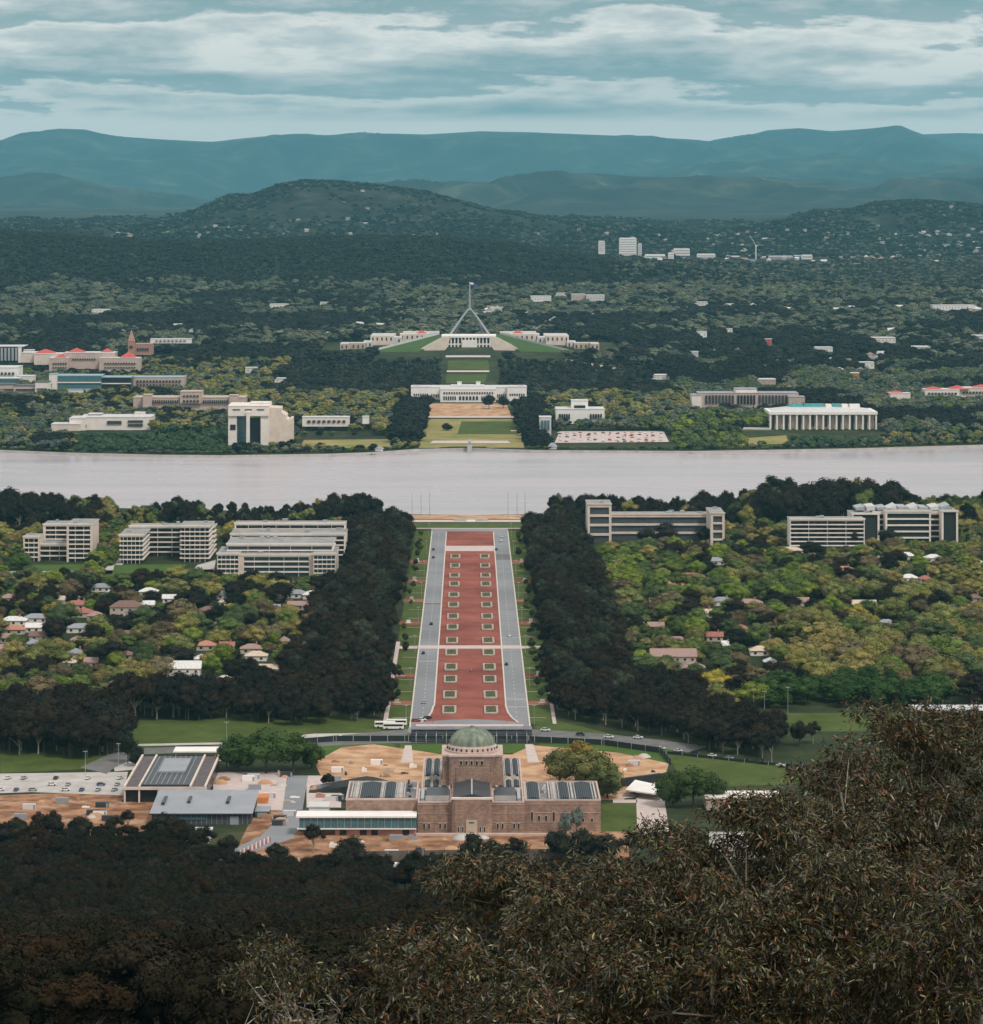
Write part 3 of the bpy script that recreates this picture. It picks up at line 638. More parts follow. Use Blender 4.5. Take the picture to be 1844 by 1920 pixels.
# exhibition building with glazed centre, the grey shed and smaller buildings
e = empty('exhibition_hall', (-140, 1500, GZ), 'flat roofed exhibition hall with dark glazed roof centre and concrete beams', 'building')
x0, x1 = -163, -124; y0, y1 = 1506, 1590
MB().box(x0 + .5, x1 - .5, y0 + 1.5, y1 - 1, GZ, 8.4, M['glass']).build('glazing', e)
MB().box(x0, x1, y0, y1, 8.4, 9.2, plain('hall_roof', (.12, .10, .105), var=.3, scale=.3)).build('roof', e)
MB().box(x0 + 8, x1 - 8, y0 + 3, y1 - 4, 9.21, 10, M['darkroof']).build('roof_glazing', e)
MB().box(x0 + 13, x1 - 13, y0 + 34, y1 - 14, 10.01, 10.8, M['greyroof']).build('lantern', e)
for q in range(8): MB().box(x0 + 9.5 + q * 2.6, x0 + 9.7 + q * 2.6, y0 + 4, y1 - 5, 10.01, 10.2, M['steel']).build('glazing_bar', e)
for x in (x0, x0 + 7, x1 - 8, x1 - 1): MB().box(x, x + .9, y0 - .5, y1 + .5, 9.21, 10.1, M['cream']).build('beam', e)
for x in (x0 + .2, x0 + 7, x0 + 16, x1 - 17, x1 - 8, x1 - 1.2): MB().box(x, x + .8, y0 - .3, y0 + .4, GZ, 8.4, M['cream']).build('column', e)
MB().box(x0 - .3, x1 + .3, y0 - .8, y0 - .1, 8.2, 9.5, M['cream']).build('fascia', e)
e = empty('grey_shed', (-122, 1462, GZ), 'long shed with pale grey sloping metal roof above the bare earth', 'shed')
MB().box(-144.5, -99.5, 1454, 1497, GZ, 7.2, plain('shed_wall', (.07, .075, .085), var=.2)).build('wall', e)
mb = MB(); mb.quad([(-145.5, 1452.5, 7.25), (-98.5, 1452.5, 7.25), (-98.5, 1498, 9.6), (-145.5, 1498, 9.6)], M['greyroof']); mb.quad([(-145.5, 1452.4, 6.7), (-98.5, 1452.4, 6.7), (-98.5, 1452.4, 7.25), (-145.5, 1452.4, 7.25)], M['darkroof']); mb.build('roof', e)
for x in (-141.5, -130, -112): MB().box(x, x + 1.4, 1462 + R.random() * 20, 1484, 8.2, 9.4, M['darkroof']).build('vent', e)
for x in np.linspace(-143, -101, 19): MB().box(x, x + .16, 1453.8, 1453.99, GZ, 6.9, M['greyroof']).build('rib', e)
MB().box(-133, -120, 1453.6, 1453.99, 4.2, 5.4, M['blueglass']).build('window', e)
MB().box(-109, -105, 1453.6, 1453.99, GZ, 5.6, M['greyroof']).build('door', e)
e = empty('white_workshop', (-122, 1415, GZ), 'small white flat roofed workshop in front of the grey shed', 'shed')
MB().box(-131, -115, 1412, 1428, GZ, 5.4, M['white']).build('wall', e); MB().box(-131.5, -114.5, 1411.5, 1428.5, 5.4, 5.9, M['lightroof']).build('roof', e)
MB().box(-118, -116, 1411.8, 1412.1, GZ, 4.5, M['brick']).build('door', e); MB().box(-129, -121, 1411.8, 1412.1, 3.4, 4.8, M['glass']).build('window', e)
e = empty('white_canopy', (-137, 1630, GZ), 'pale flat canopy on posts beyond the exhibition hall', 'canopy')
MB().box(-150, -128, 1618, 1632, 6.2, 6.8, M['white']).build('roof', e)
for x in (-149, -139, -129): MB().box(x, x + .5, 1619, 1619.5, GZ, 6.2, M['steel']).build('post', e)
MB().box(-127, -118, 1618, 1630, GZ, 7, M['warmwhite']).build('end_block', e)
e = empty('cream_shed', (-94, 1505, GZ), 'cream flat roofed shed with orange terrace right of the grey shed', 'shed')
MB().box(-121, -110, 1503, 1512, GZ, 6, M['cream']).build('wall', e); MB().box(-110, -95, 1503, 1513, GZ, 5, M['orange']).build('terrace', e); MB().box(-121.4, -109.6, 1502.6, 1512.4, 6, 6.4, M['warmwhite']).build('roof', e)
for x in (-107, -103): MB().box(x, x + .9, 1506, 1507, 5, 6.2, M['glass']).build('vent', e)
MB().box(-119, -112, 1502.7, 1502.99, 2.4, 4.6, M['glass']).build('window', e)
e = empty('green_container', (-96, 1475, GZ), 'dark green shipping container beside the service road', 'container')
MB().box(-98.4, -92, 1468, 1480, GZ, 5, plain('container_green', (.06, .09, .07))).build('body', e); MB().box(-98.6, -91.8, 1467.8, 1480.2, 5, 5.4, M['greyroof']).build('roof', e); MB().box(-97.5, -93, 1467.7, 1467.99, 2.3, 4.6, M['greyroof']).build('door', e)
e = empty('earth_mound', (-218, 1430, GZ), 'pale heap of spoil at the left edge of the bare earth', 'mound')
mb = MB(); mb.lathe([(14, GZ - .5), (11, 4.5), (7, 6.4), (3, 7), (.1, 7.1)], -220, 1432, M['concrete'], 18); mb.build('heap', e)
e = empty('gabled_entry_roof', (88, 1530, GZ), 'white angular entry roof with dark edge right of the memorial', 'canopy')
mb = MB(); mb.prism([(74, 1520), (90, 1508), (94, 1528), (80, 1546)], 5, 5.6, M['white']); mb.build('roof', e)
mb = MB(); mb.prism([(74, 1546), (94, 1560), (93, 1562), (73, 1548)], GZ, 6, M['black']); mb.build('edge_wall', e)
for x, y in ((77, 1522), (89, 1512), (91, 1527), (81, 1542)): MB().box(x, x + .4, y, y + .4, GZ, 5, M['steel']).build('post', e)
e = empty('tan_pavilion', (120, 1490, GZ), 'low tan pavilion with rust red panels behind the foreground gum leaves', 'building')
MB().box(110, 146, 1488, 1504, GZ, 7.4, M['tan']).build('wall', e); MB().box(109.5, 146.5, 1487.5, 1504.5, 7.4, 8, M['warmwhite']).build('roof', e)
MB().box(115, 121, 1487.7, 1488.1, GZ, 6.8, M['brick']).build('panel', e); MB().box(126, 130, 1487.7, 1488.1, 2.6, 6, M['glass']).build('window', e)
e = empty('sports_pavilion', (252, 1690, GZ), 'long brick sports pavilion with pale roof at the right edge', 'building')
MB().box(243, 300, 1742, 1756, GZ, 7.5, M['brick']).build('wall', e); MB().box(241, 301, 1738, 1758, 7.5, 8.2, M['lightroof']).build('roof', e)
for x in range(246, 298, 6): MB().box(x, x + 3.4, 1741.7, 1742.1, 2.6, 6, M['glass']).build('window', e)
for i_, (pa, py_, w_) in enumerate(((545, 1626, 7), (572, 1628, 7), (597, 1630, 6), (722, 1632, 6), (748, 1633, 6), (790, 1635, 9))):
    x, y = gp(pa, py_); e = empty('site_cabin', (x, y, GZ), '%s white site cabin along the lower yard behind the memorial' % ['first', 'second', 'third', 'fourth', 'fifth', 'sixth'][i_], 'cabin', 'white site cabins')
    MB().box(x - w_ / 2, x + w_ / 2, y, y + 3, GZ, GZ + 3, M['white']).build('wall', e); MB().box(x - 1, x + .4, y - .1, y + .1, GZ + 1.2, GZ + 2.2, M['glass']).build('window', e); MB().box(x + w_ / 2 - 1.6, x + w_ / 2 - .7, y - .1, y + .1, GZ, GZ + 2.2, M['greyroof']).build('door', e)
def clutter(n, x0, x1, y0, y1, where):
    for i in range(n):
        x, y = gp(R.uniform(x0, x1), R.uniform(y0, y1)); t = R.random()
        if t < .4:
            e = empty('soil_pile', (x, y, GZ), 'heap of soil or rubble %s' % where, 'soil heap', 'soil heaps %s' % where)
            rr = R.uniform(1.5, 4.5); mb = MB(); mb.lathe([(rr, GZ), (rr * .8, GZ + rr * .22), (rr * .4, GZ + rr * .45), (.1, GZ + rr * .5)], x, y, R.choice([M['earth'], M['sand'], M['concrete']]), 9); mb.build('heap', e)
        elif t < .75:
            e = empty('material_stack', (x, y, GZ), 'stacked building material %s' % where, 'material stack', 'material stacks %s' % where)
            w, d, h = R.uniform(1, 5), R.uniform(1, 3), R.uniform(.5, 1.8); m_ = R.choice([M['tan'], M['greyroof'], M['white'], M['darkroof'], M['brick']]); MB().box(x, x + w, y, y + d, GZ, GZ + h, m_).build('lower_stack', e); MB().box(x + w * .1, x + w * .6, y + .2, y + d * .8, GZ + h, GZ + h * 1.5, m_).build('upper_stack', e)
        else:
            e = empty('site_container', (x, y, GZ), 'site container %s' % where, 'container', 'site containers %s' % where)
            m_ = R.choice([M['white'], M['greyroof'], M['darkroof'], M['lightroof']]); MB().box(x, x + 6, y, y + 2.4, GZ, GZ + 2.6, m_).build('body', e); MB().box(x + 5, x + 5.9, y - .06, y, GZ + .2, GZ + 2.3, M['greyroof']).build('door', e)
clutter(16, 10, 280, 1500, 1545, 'on the orange earth at left'); clutter(12, 485, 560, 1495, 1550, 'between grey shed and service road'); clutter(12, 620, 780, 1430, 1458, 'on the sandy ground left of the memorial front')
clutter(22, 560, 1150, 1572, 1612, 'on the earth behind the memorial'); clutter(12, 405, 535, 1450, 1485, 'in the service yard'); clutter(9, 1165, 1240, 1415, 1450, 'on the sandy ground right of the memorial front'); clutter(10, 590, 650, 1465, 1510, 'beside the plant hut')
# striped barrier posts along the lower yard
for k in range(8):
    x, y = gp(452 + k * 7.5, 1606 - k * 3.6)
    e = empty('striped_barrier', (x, y, GZ), 'red and white striped barrier in the slanting line by the service road', 'barrier', 'striped barriers by the service road')
    MB().box(x - .55, x + .1, y, y + .5, GZ, GZ + 2.6, M['white']).build('white_panel', e); MB().box(x + .1, x + .7, y, y + .5, GZ, GZ + 2.6, M['redroof']).build('red_panel', e)

# ------------------------------------------------------------------ slab office blocks
M['deck'] = plain('roof_deck', (.30, .29, .28), var=.3, scale=.12)
def office(name, label, vols, glass=None, slab=None, storey=3.6, roofmat=None, endmat=None, group=None, nmull=0, cat='office building'):
    """vols: (x0,x1,y0,y1,z0,z1); each volume gets glazing, floor bands, corner piers and a roof"""
    glass = glass or M['officeglass']; slab = slab or M['warmwhite']
    e = empty(name, ((vols[0][0] + vols[0][1]) / 2, vols[0][2], vols[0][4]), label, cat, group)
    for v in vols:
        x0, x1, y0, y1, z0, z1 = v[:6]; ends = v[6] if len(v) > 6 else 1
        MB().box(x0 + 1.3, x1 - 1.3, y0 + 1.3, y1 - 1.3, z0, z1 - .3, glass).build('glazing', e)
        n = max(1, int(round((z1 - z0) / storey))); h = (z1 - z0) / n
        for k in range(n if len(v) < 8 else 0):
            zz = z0 + h * (k + 1); MB().box(x0 + .06, x1 - .06, y0 + .06, y1 - .06, zz - h * .25, zz - .02 * (k == n - 1), slab).build('floor_band', e)
        if ends:
            for a, b in ((x0, x0 + ends), (x1 - ends, x1)):
                MB().box(a, b, y0, y1, z0, z1 - .01, endmat or slab).build('end_wall', e)
        for k in range(nmull):
            x = x0 + (x1 - x0) * (k + 1) / (nmull + 1); MB().box(x - .13, x + .13, y0 + .1, y0 + .8, z0, z1 - .5, slab).build('mullion', e)
        rf = MB().box(x0 - .4, x1 + .4, y0 - .4, y1 + .4, z1, z1 + .7, slab, roofmat or M['deck']).build('roof', e)
        MB().box(x0 - .5, x1 + .5, y0 - .5, y0 + .3, z1 + .7, z1 + 1.5, slab).build('parapet', rf)
        for k in range(max(1, int((x1 - x0) / 18))):
            a = R.uniform(x0 + 2, x1 - 6); b = R.uniform(y0 + 3, y1 - 6) if y1 - y0 > 12 else y0 + 3
            MB().box(a, a + R.uniform(2, 5), b, b + R.uniform(2, 4), z1 + .7, z1 + R.uniform(1.6, 3), M['steel'] if k % 2 else M['greyroof']).build('plant_unit', e)
    return e
def VX(pa, pb, Y): return wx(pa, Y), wx(pb, Y)
Y = 2500
a = lambda p: wx(p, 2500)
office('office_block', 'left stepped office block with cream frames and dark recessed balconies', [
    (a(42), a(72), 2505, 2530, GZ, zt(1008, 2505), 1), (a(68), a(140), 2540, 2570, GZ, zt(985, 2540), 2), (a(125), a(173), 2500, 2545, GZ, zt(985, 2500), 1.6), (a(72), a(125), 2512, 2540, GZ, zt(1022, 2512), 0)],
    endmat=M['cream'], slab=M['warmwhite'], nmull=2)
office('office_block', 'middle office block with white floor bands and dark glass core', [
    (a(226), a(272), 2490, 2540, GZ, zt(1005, 2490), 0), (a(232), a(395), 2540, 2562, GZ, zt(988, 2540), 0), (a(337), a(394), 2500, 2539.8, GZ, zt(988, 2500), 0)], slab=M['warmwhite'], nmull=5)
Yc = 2420
b = lambda p: wx(p, 2420)
office('office_block', 'upper long white office block with stepped terraces nearest the left tree belt', [
    (wx(440, 2560), wx(648, 2560), 2560, 2582, GZ, zt(983, 2560), 1.2), (wx(432, 2520), wx(648, 2520), 2520, 2560, GZ, zt(1003, 2520), 1.2), (wx(500, 2500), wx(560, 2500), 2500, 2520, GZ, zt(1016, 2500), 1)],
    slab=M['warmwhite'], nmull=7)
office('office_block', 'lower long office block with blue glazing and cream end piers', [
    (b(411), b(452), 2400, 2450, GZ, zt(1040, 2400), .6), (b(452), b(590), 2404, 2450, GZ, zt(1042, 2404), 3.4), (b(590), b(632), 2400, 2450, GZ, zt(1040, 2400), .6), (b(425), b(625), 2420, 2470, GZ, zt(1022, 2420), 0)],
    glass=plain('teal_glass', (.05, .075, .09), rough=.2), endmat=M['cream'], nmull=4)
c = lambda p: wx(p, 2640)
office('office_block', 'long flat office block with tall cream end tower right of the avenue', [
    (c(1102), c(1147), 2640, 2680, GZ, zt(947, 2640), 2), (c(1147), c(1340), 2660, 2684, GZ, zt(966, 2660), 0), (c(1328), c(1354), 2610, 2660, GZ, zt(964, 2610), 2)],
    glass=plain('grey_glass', (.08, .09, .1), rough=.2), slab=M['cream'], storey=7, nmull=0)
c = lambda p: wx(p, 2560)
office('office_block', 'office block with white overhanging roof behind two dark trees', [
    (c(1482), c(1622), 2560, 2582, GZ, zt(975, 2560), .6)], slab=M['warmwhite'], storey=3.3, nmull=3)
c = lambda p: wx(p, 2640)
office('office_block', 'white framed office block with black bays and rooftop plant at right', [
    (c(1598), c(1650), 2640, 2672, GZ, zt(965, 2640), 1.6, 0), (c(1660), c(1745), 2636, 2672, GZ, zt(960, 2636), 1.4), (c(1765), c(1796), 2636, 2672, GZ, zt(960, 2636), 1.6, 0), (c(1640), c(1790), 2650, 2672, GZ, zt(962, 2650), 0)],
    glass=M['black'], slab=M['warmwhite'], storey=5)
e = empty('rooftop_plant', (c(1700), 2660, 40), 'slanting white rooftop screens on the right office block', 'roof screen')
for k in range(9):
    x = c(1610 + k * 20); mb = MB(); z = zt(960, 2650) + .8
    mb.wall_poly([(x, z), (x + 7, z), (x + 7, z + R.uniform(2, 5)), (x, z + R.uniform(1, 3))], 2655, 2680, M['lightroof'] if k % 2 else M['steel']); mb.build('screen', e)

# ------------------------------------------------------------------ the far bank
EXC = []     # ground kept free of trees: x0, x1, y0, y1
def keep(x0, x1, y0, y1): EXC.append((min(x0, x1), max(x0, x1), y0, y1))
def drape(name, quads, mat, label, dz=.35, n=14):
    mb = MB()
    for q in quads:
        P = [gpt(*p)[:2] for p in q]; base = len(mb.v)
        for i in range(n + 1):
            for j in range(n + 1):
                u, v = i / n, j / n
                x = (1 - u) * (1 - v) * P[0][0] + u * (1 - v) * P[1][0] + u * v * P[2][0] + (1 - u) * v * P[3][0]
                y = (1 - u) * (1 - v) * P[0][1] + u * (1 - v) * P[1][1] + u * v * P[2][1] + (1 - u) * v * P[3][1]
                mb.v.append((x, y, gz(x, y) + dz))
        for i in range(n):
            for j in range(n):
                k = base + i * (n + 1) + j; mb.f.append((k, k + n + 1, k + n + 2, k + 1)); mb.m.append(mb.mi(mat))
    return tag(mb.build(name), label, None, None, 'structure')
drape('land_axis_lawn', [[(785,841),(984,841),(972,786),(797,786)]], M['lawn_dry'], 'patchy green and straw lawn on the far shore below the white parliament')
drape('land_axis_earth', [[(800,783),(960,783),(950,758),(806,758)]], M['sand'], 'orange bare lawn in front of the old white parliament', .5)
drape('land_axis_green', [[(858,815),(974,815),(972,792),(866,792)]], M['lawn'], 'green patch of lawn on the right side of the land axis', .6)
drape('axis_path', [[(797,785.5),(972,785.5),(970,781.5),(799,781.5)], [(806,834),(960,834),(952,829),(812,829)], [(958,811),(984,811),(982,808),(958,808)]], M['paving'], 'pale paths across the land axis lawn', .8)
drape('hill_terrace', [[(838,700),(918,700),(918,695.5),(838,695.5)], [(836,672),(920,672),(920,668),(836,668)]], M['paving'], 'pale terrace walls climbing the parliament hill', .9)
drape('hill_lawn', [[(840,694),(918,694),(916,677),(840,677)], [(836,720),(910,720),(914,703),(838,703)]], M['lawn'], 'green lawn terraces climbing to the parliament', .5)
drape('shore_lawn', [[(560,843),(745,840),(740,824),(570,826)], [(1385,836),(1480,834),(1475,818),(1400,822)], [(1730,812),(1844,812),(1844,800),(1730,800)], [(280,838),(292,838),(290,808),(283,808)]], M['lawn_dry'], 'straw coloured lawns along the far shore', .4)
drape('market_ground', [[(1040,832),(1255,830),(1245,810),(1050,811)]], M['paving'], 'pale ground of the lakeside car park', .5)
drape('suburb_road', [[(1470,690),(1484,690),(1450,655),(1444,655)], [(1060,678),(1175,697),(1178,693),(1062,674)]], M['concrete'], 'pale roads between the far trees', .5)
for q in ((wx(785, 3640), wx(984, 3640), 3570, 4265), (-46, 46, 4265, 5000), (-240, 240, 4985, 5330), (-150, 150, 4895, 4985)): keep(*q)
keep(*VX(560, 740, 3720), 3600, 3780); keep(*VX(1030, 1262, 3720), 3560, 3850); keep(*VX(1390, 1480, 3750), 3640, 3830)

def blk(name, label, boxes, parts=(), cat='building', roof=None, front=70, group=None):
    """boxes: (pxa, pxb, ytop, ybase, Y, depth, material) in photo pixels at distance Y"""
    e = None
    for (pa, pb, yt, yb, Y, dp, mat) in boxes:
        x0, x1 = VX(pa, pb, Y); z1 = zt(yt, Y); z0 = zt(yb, Y) - 3
        if e is None: e = empty(name, ((x0 + x1) / 2, Y, z0), label, cat, group)
        w = MB().box(x0, x1, Y, Y + dp, z0, z1, mat).build('wall', e)
        MB().box(x0 - .4, x1 + .4, Y - .4, Y + dp + .4, z1, z1 + .9, roof or M['lightroof']).build('roof', e)
        keep(x0 - 6, x1 + 6, Y - front, Y + dp + 5)
    for p in parts:      # ('window', pxa, pxb, ytop, ybot, Y, material, count)
        nm, pa, pb, yt, yb, Y, mat, cnt = p
        x0, x1 = VX(pa, pb, Y); w = (x1 - x0) / cnt
        for k in range(cnt):
            MB().box(x0 + k * w + w * .2 * (cnt > 1), x0 + (k + 1) * w - w * .2 * (cnt > 1), Y - .6, Y + .6, zt(yb, Y), zt(yt, Y), mat).build(nm, e)
    return e
W, WW, CR, PK, TN, G, BG, DK = M['white'], M['warmwhite'], M['cream'], M['pinkstone'], M['tan'], M['glass'], M['blueglass'], M['darkroof']
# the old white parliament
Yo = 4262
op = blk('old_parliament', 'long low white parliament building with colonnades on the land axis', [
    (771, 988, 727, 751, Yo + 40, 50, W), (771, 806, 726, 749, Yo + 12, 28, W), (952, 988, 726, 749, Yo + 12, 28, W), (826, 930, 731, 752, Yo, 40, W), (846, 908, 724, 740, Yo + 55, 30, W), (858, 866, 717, 730, Yo + 80, 8, W), (893, 901, 717, 730, Yo + 80, 8, W)],
    [('window', 831, 856, 743, 750, Yo, G, 6), ('window', 860, 898, 743, 750, Yo, G, 6), ('window', 902, 926, 743, 750, Yo, G, 6), ('window', 831, 926, 735, 739, Yo, DK, 20), ('window', 775, 804, 738, 742, Yo + 12, DK, 7), ('window', 955, 985, 738, 742, Yo + 12, DK, 7), ('window', 808, 824, 739, 745, Yo + 40, DK, 5), ('window', 932, 950, 739, 745, Yo + 40, DK, 5)], roof=M['lightroof'], front=120)
for pa, pb in ((776, 786), (972, 982)):
    x0, x1 = VX(pa, pb, Yo + 70); MB().box(x0, x1, Yo + 60, Yo + 80, zt(727, Yo + 40) + .9, zt(727, Yo + 40) + 2.4, DK).build('roof_light', op)
blk('white_marquee', 'small white marquee under the dark trees before the old parliament', [(908, 925, 762, 770, 4180, 8, W)], [('opening', 911, 922, 765, 770, 4180, DK, 2)], cat='marquee')
# stone jetty steps on the axis at the water
e = empty('axis_monument', (0, 3640, 2), 'grey stepped monument standing on the axis at the far shore', 'monument')
MB().box(-2.6, 2.6, 3596, 3604, 0, 8, M['concrete']).build('base', e); MB().box(-1.6, 1.6, 3600, 3640, 3, 12, M['greyroof']).build('shaft', e)
# the parliament on the hill
M['maststeel'] = plain('mast_steel', (.3, .31, .33), rough=.5)
def parliament():
    Yf = 5094
    e = empty('parliament_house', (0, Yf, 45), 'white hill parliament with grass ramps and curved white walls', 'parliament building')
    x0, x1 = VX(833, 926, Yf)
    MB().box(x0, x1, Yf + 6, Yf + 60, 40, 64, G).build('glazing', e)
    MB().box(x0 - 4, x1 + 4, Yf - 2, Yf + 62, 63.8, 67, W).build('roof', e)
    for k in range(15):
        x = x0 + (x1 - x0) * k / 14; MB().box(x - 1.1, x + 1.1, Yf, Yf + 3, 40, 63.8, W).build('column', e)
    MB().box(x0, x1, Yf + 1, Yf + 5.9, 52, 54.5, WW).build('gallery', e)
    MB().box(-12, 12, Yf - 5, Yf, 40, 60, W).build('portico', e)
    for s in (-1, 1):
        f = lambda p: (p if s > 0 else 2 * AX - p)
        # white curved ramp wall
        P = [(917, 630), (935, 633), (958, 645), (978, 657), (996, 666), (994, 673), (955, 671), (934, 664), (922, 650)]
        pts = [(wx(f(px), 5050), zt(py, 5050)) for px, py in P]
        MB().wall_poly(pts if s > 0 else pts[::-1], 5046, 5054, CR).build('ramp_wall', e)
        # grass ramp
        mb = MB()
        q = [(915, 626, 5180), (938, 627, 5190), (1070, 660, 5040), (1112, 671, 5000), (1000, 671, 5000), (955, 648, 5062)]
        if s < 0: q = [(AX - (p - AX) * (1.0 if i < 2 else .98), y, Yd) for i, (p, y, Yd) in enumerate(q)]
        pts = [(wx(p, Yd), Yd, zt(y, Yd)) for p, y, Yd in q]
        for tri in ((0, 1, 2), (0, 2, 5), (5, 2, 4), (4, 2, 3)): mb.quad([pts[i] for i in (tri if s > 0 else tri[::-1])], M['lawn_ramp'])
        mb.build('grass_ramp', e)
        mb = MB(); a, b2 = pts[1], pts[2]
        mb.quad([(a[0], a[1] + 1, a[2] + 3.2), (b2[0] + s * 1, b2[1] + 1, b2[2] + 3.2), (b2[0] + s * 1, b2[1] + 1, b2[2] - 10), (a[0], a[1] + 1, a[2] - 10)], M['lightroof'])
        mb.quad([(a[0], a[1] + 3.5, a[2] + 3.2), (b2[0] + s * 1, b2[1] + 3.5, b2[2] + 3.2), (b2[0] + s * 1, b2[1] + 1, b2[2] + 3.2), (a[0], a[1] + 1, a[2] + 3.2)], M['lightroof']); mb.build('curved_wall', e)
        for (pa, pb, yt, yb, Y, dp, mat) in ((956, 1012, 626, 645, 5230, 40, CR), (1024, 1067, 629, 652, 5170, 40, CR), (1077, 1112, 643, 662, 5110, 30, TN), (1108, 1124, 644, 674, 5060, 50, PK), (938, 962, 623, 640, 5240, 40, M['lightroof']), (1008, 1030, 632, 648, 5200, 44, M['lightroof']), (1064, 1080, 640, 656, 5140, 40, M['lightroof']), (962, 1006, 622, 630, 5290, 30, WW), (1020, 1064, 626, 634, 5250, 30, WW)):
            xa, xb = sorted(VX(f(pa), f(pb), Y)); w = MB().box(xa, xb, Y, Y + dp, 34, zt(yt, Y), mat, M['lightroof']).build('wing_block', e)
            n = max(2, int((xb - xa) / 7))
            for k in range(n):
                x = xa + (xb - xa) * (k + .5) / n; MB().box(x - 1.2, x + 1.2, Y - .5, Y + .5, zt(yt, Y) - 8, zt(yt, Y) - 3, DK).build('window', w)
        xa, xb = sorted(VX(f(958), f(985), 5250)); MB().hip(xa, xb, 5245, 5275, zt(628, 5250), zt(619, 5250), M['redroof']).build('red_roof', e)
    return e
M['lawn_ramp'] = ground_mat('ramp_grass', [(.3, (.05, .1, .03)), (.7, (.075, .13, .04))], .05)
parliament()
e = empty('flag_mast', (0, 5180, 68), 'giant four legged steel flag mast rising over the hill parliament', 'flag mast')
az, tz = zt(579, 5180), zt(528, 5180)
for sx, sy in ((-1, -1), (1, -1), (-1, 1), (1, 1)):
    fx = sx * (31.5 if sy < 0 else 22); MB().tube([(fx, 5180 + sy * 26, 66), (sx * 12, 5180 + sy * 10, 66 + (az - 66) * .68), (sx * 1.6, 5180 + sy * 1.5, az)], [1.9 if sy < 0 else 1.0, 1.6 if sy < 0 else .9, 1.2], M['maststeel'], 8).build('leg', e)
MB().tube([(0, 5180, az - 1), (0, 5180, tz)], [1.9, .9], M['maststeel'], 8).build('mast', e)
MB().box(-2.5, 2.5, 5177.5, 5182.5, az - 2, az + 1.2, M['steel']).build('collar', e)
mb = MB()
fl = [[(0.6 + u * 11, 5180 + math.sin(u * 5 + v) * 1.0, tz - 1 - v * 6 - u * 1.4) for u in np.linspace(0, 1, 9)] for v in (0, .5, 1)]
for r_ in range(2):
    for c_ in range(8): mb.quad([fl[r_][c_], fl[r_][c_ + 1], fl[r_ + 1][c_ + 1], fl[r_ + 1][c_]], plain('flag_blue', (.05, .07, .25)) if not (c_ < 4 and r_ == 0) else W)
mb.build('flag', e)

# high court
Yh = 3665
e = blk('concrete_court', 'tall cream concrete court with great glass front on the far shore', [
    (428, 504, 762, 775, Yh, 60, WW), (428, 444, 774, 832, Yh + 2, 56, WW), (462, 468, 774, 836, Yh - 6, 8, WW), (489, 504, 774, 832, Yh + 2, 56, WW), (470, 506, 756, 765, Yh + 22, 25, WW)],
    [('glass_front', 445, 462, 778, 828, Yh + 12, BG, 1), ('glass_front', 468.5, 488, 783, 830, Yh + 12, G, 1), ('window', 432, 442, 796, 806, Yh + 2, G, 1), ('window', 432, 500, 767, 769, Yh, DK, 3)], front=50, roof=WW)
x0, x1 = VX(504, 548, Yh + 10)
pts = [(x0, zt(832, Yh)), (x1, zt(832, Yh)), (x1, zt(786, Yh)), (x1 - 3, zt(786, Yh)), (x1 - 3, zt(790, Yh)), (x1 - 7, zt(786, Yh)), (x1 - 7, zt(780, Yh)), (x0 + 14, zt(774, Yh)), (x0 + 14, zt(766, Yh)), (x0, zt(765, Yh))]
MB().wall_poly(pts, Yh + 10, Yh + 50, CR).build('stepped_side', e)
MB().wall_poly([(VX(428, 504, Yh)[0] + 10, zt(774, Yh) - .1), (VX(428, 504, Yh)[1] - 9, zt(774, Yh) - .1), (VX(428, 504, Yh)[1] - 9, zt(781, Yh)), (VX(428, 504, Yh)[0] + 10, zt(777, Yh))], Yh + 13, Yh + 50, CR).build('lintel', e)
keep(x0, x1, Yh - 30, Yh + 60)
blk('art_gallery', 'white block gallery with dark strip windows by the left far shore', [(150, 283, 783, 806, 3862, 50, WW), (96, 150, 796, 806, 3850, 30, CR), (130, 160, 785, 805, 3856, 40, WW), (252, 270, 775, 790, 3880, 20, WW), (165, 190, 777, 790, 3890, 20, DK)],
    [('window', 201, 228, 789, 795, 3861, DK, 1), ('window', 240, 268, 788, 792, 3861, DK, 1), ('window', 240, 268, 795, 799, 3861, DK, 1), ('window', 152, 162, 796, 802, 3861, DK, 1)], front=90)
# national library
Yl = 3867
e = blk('columned_library', 'white columned library with turquoise rooftop screens near the right far shore', [(1449, 1640, 780, 806, Yl + 6, 60, TN)], [], front=150, roof=W)
x0, x1 = VX(1443, 1646, Yl); zb = zt(808, Yl); zr = zt(776, Yl)
MB().box(x0, x1, Yl - 1, Yl + 68, zr - .8, zr + 2.6, W).build('cornice', e)
MB().hip(x0 + 4, x1 - 4, Yl + 3, Yl + 64, zr + 2.6, zr + 8, M['lightroof']).build('upper_roof', e)
for k in range(17):
    x = x0 + 1.5 + (x1 - x0 - 3) * k / 16; MB().box(x - .9, x + .9, Yl, Yl + 2, zb - 2, zr - .8, W).build('column', e)
for k in range(16):
    x = x0 + 1.5 + (x1 - x0 - 3) * (k + .5) / 16; MB().box(x - 1.5, x + 1.5, Yl + 5.2, Yl + 6.8, zb + (5 if 4 < k < 10 else 2.2), zr - 2.2, M['tan'] if k % 2 else DK).build('window', e)
    MB().box(x - 1.7, x + 1.7, Yl + 5.2, Yl + 6.7, zb - .5, zb + 2.0, DK).build('window', e)
tq = plain('turquoise_screen', (.10, .36, .38), var=.25, scale=.2)
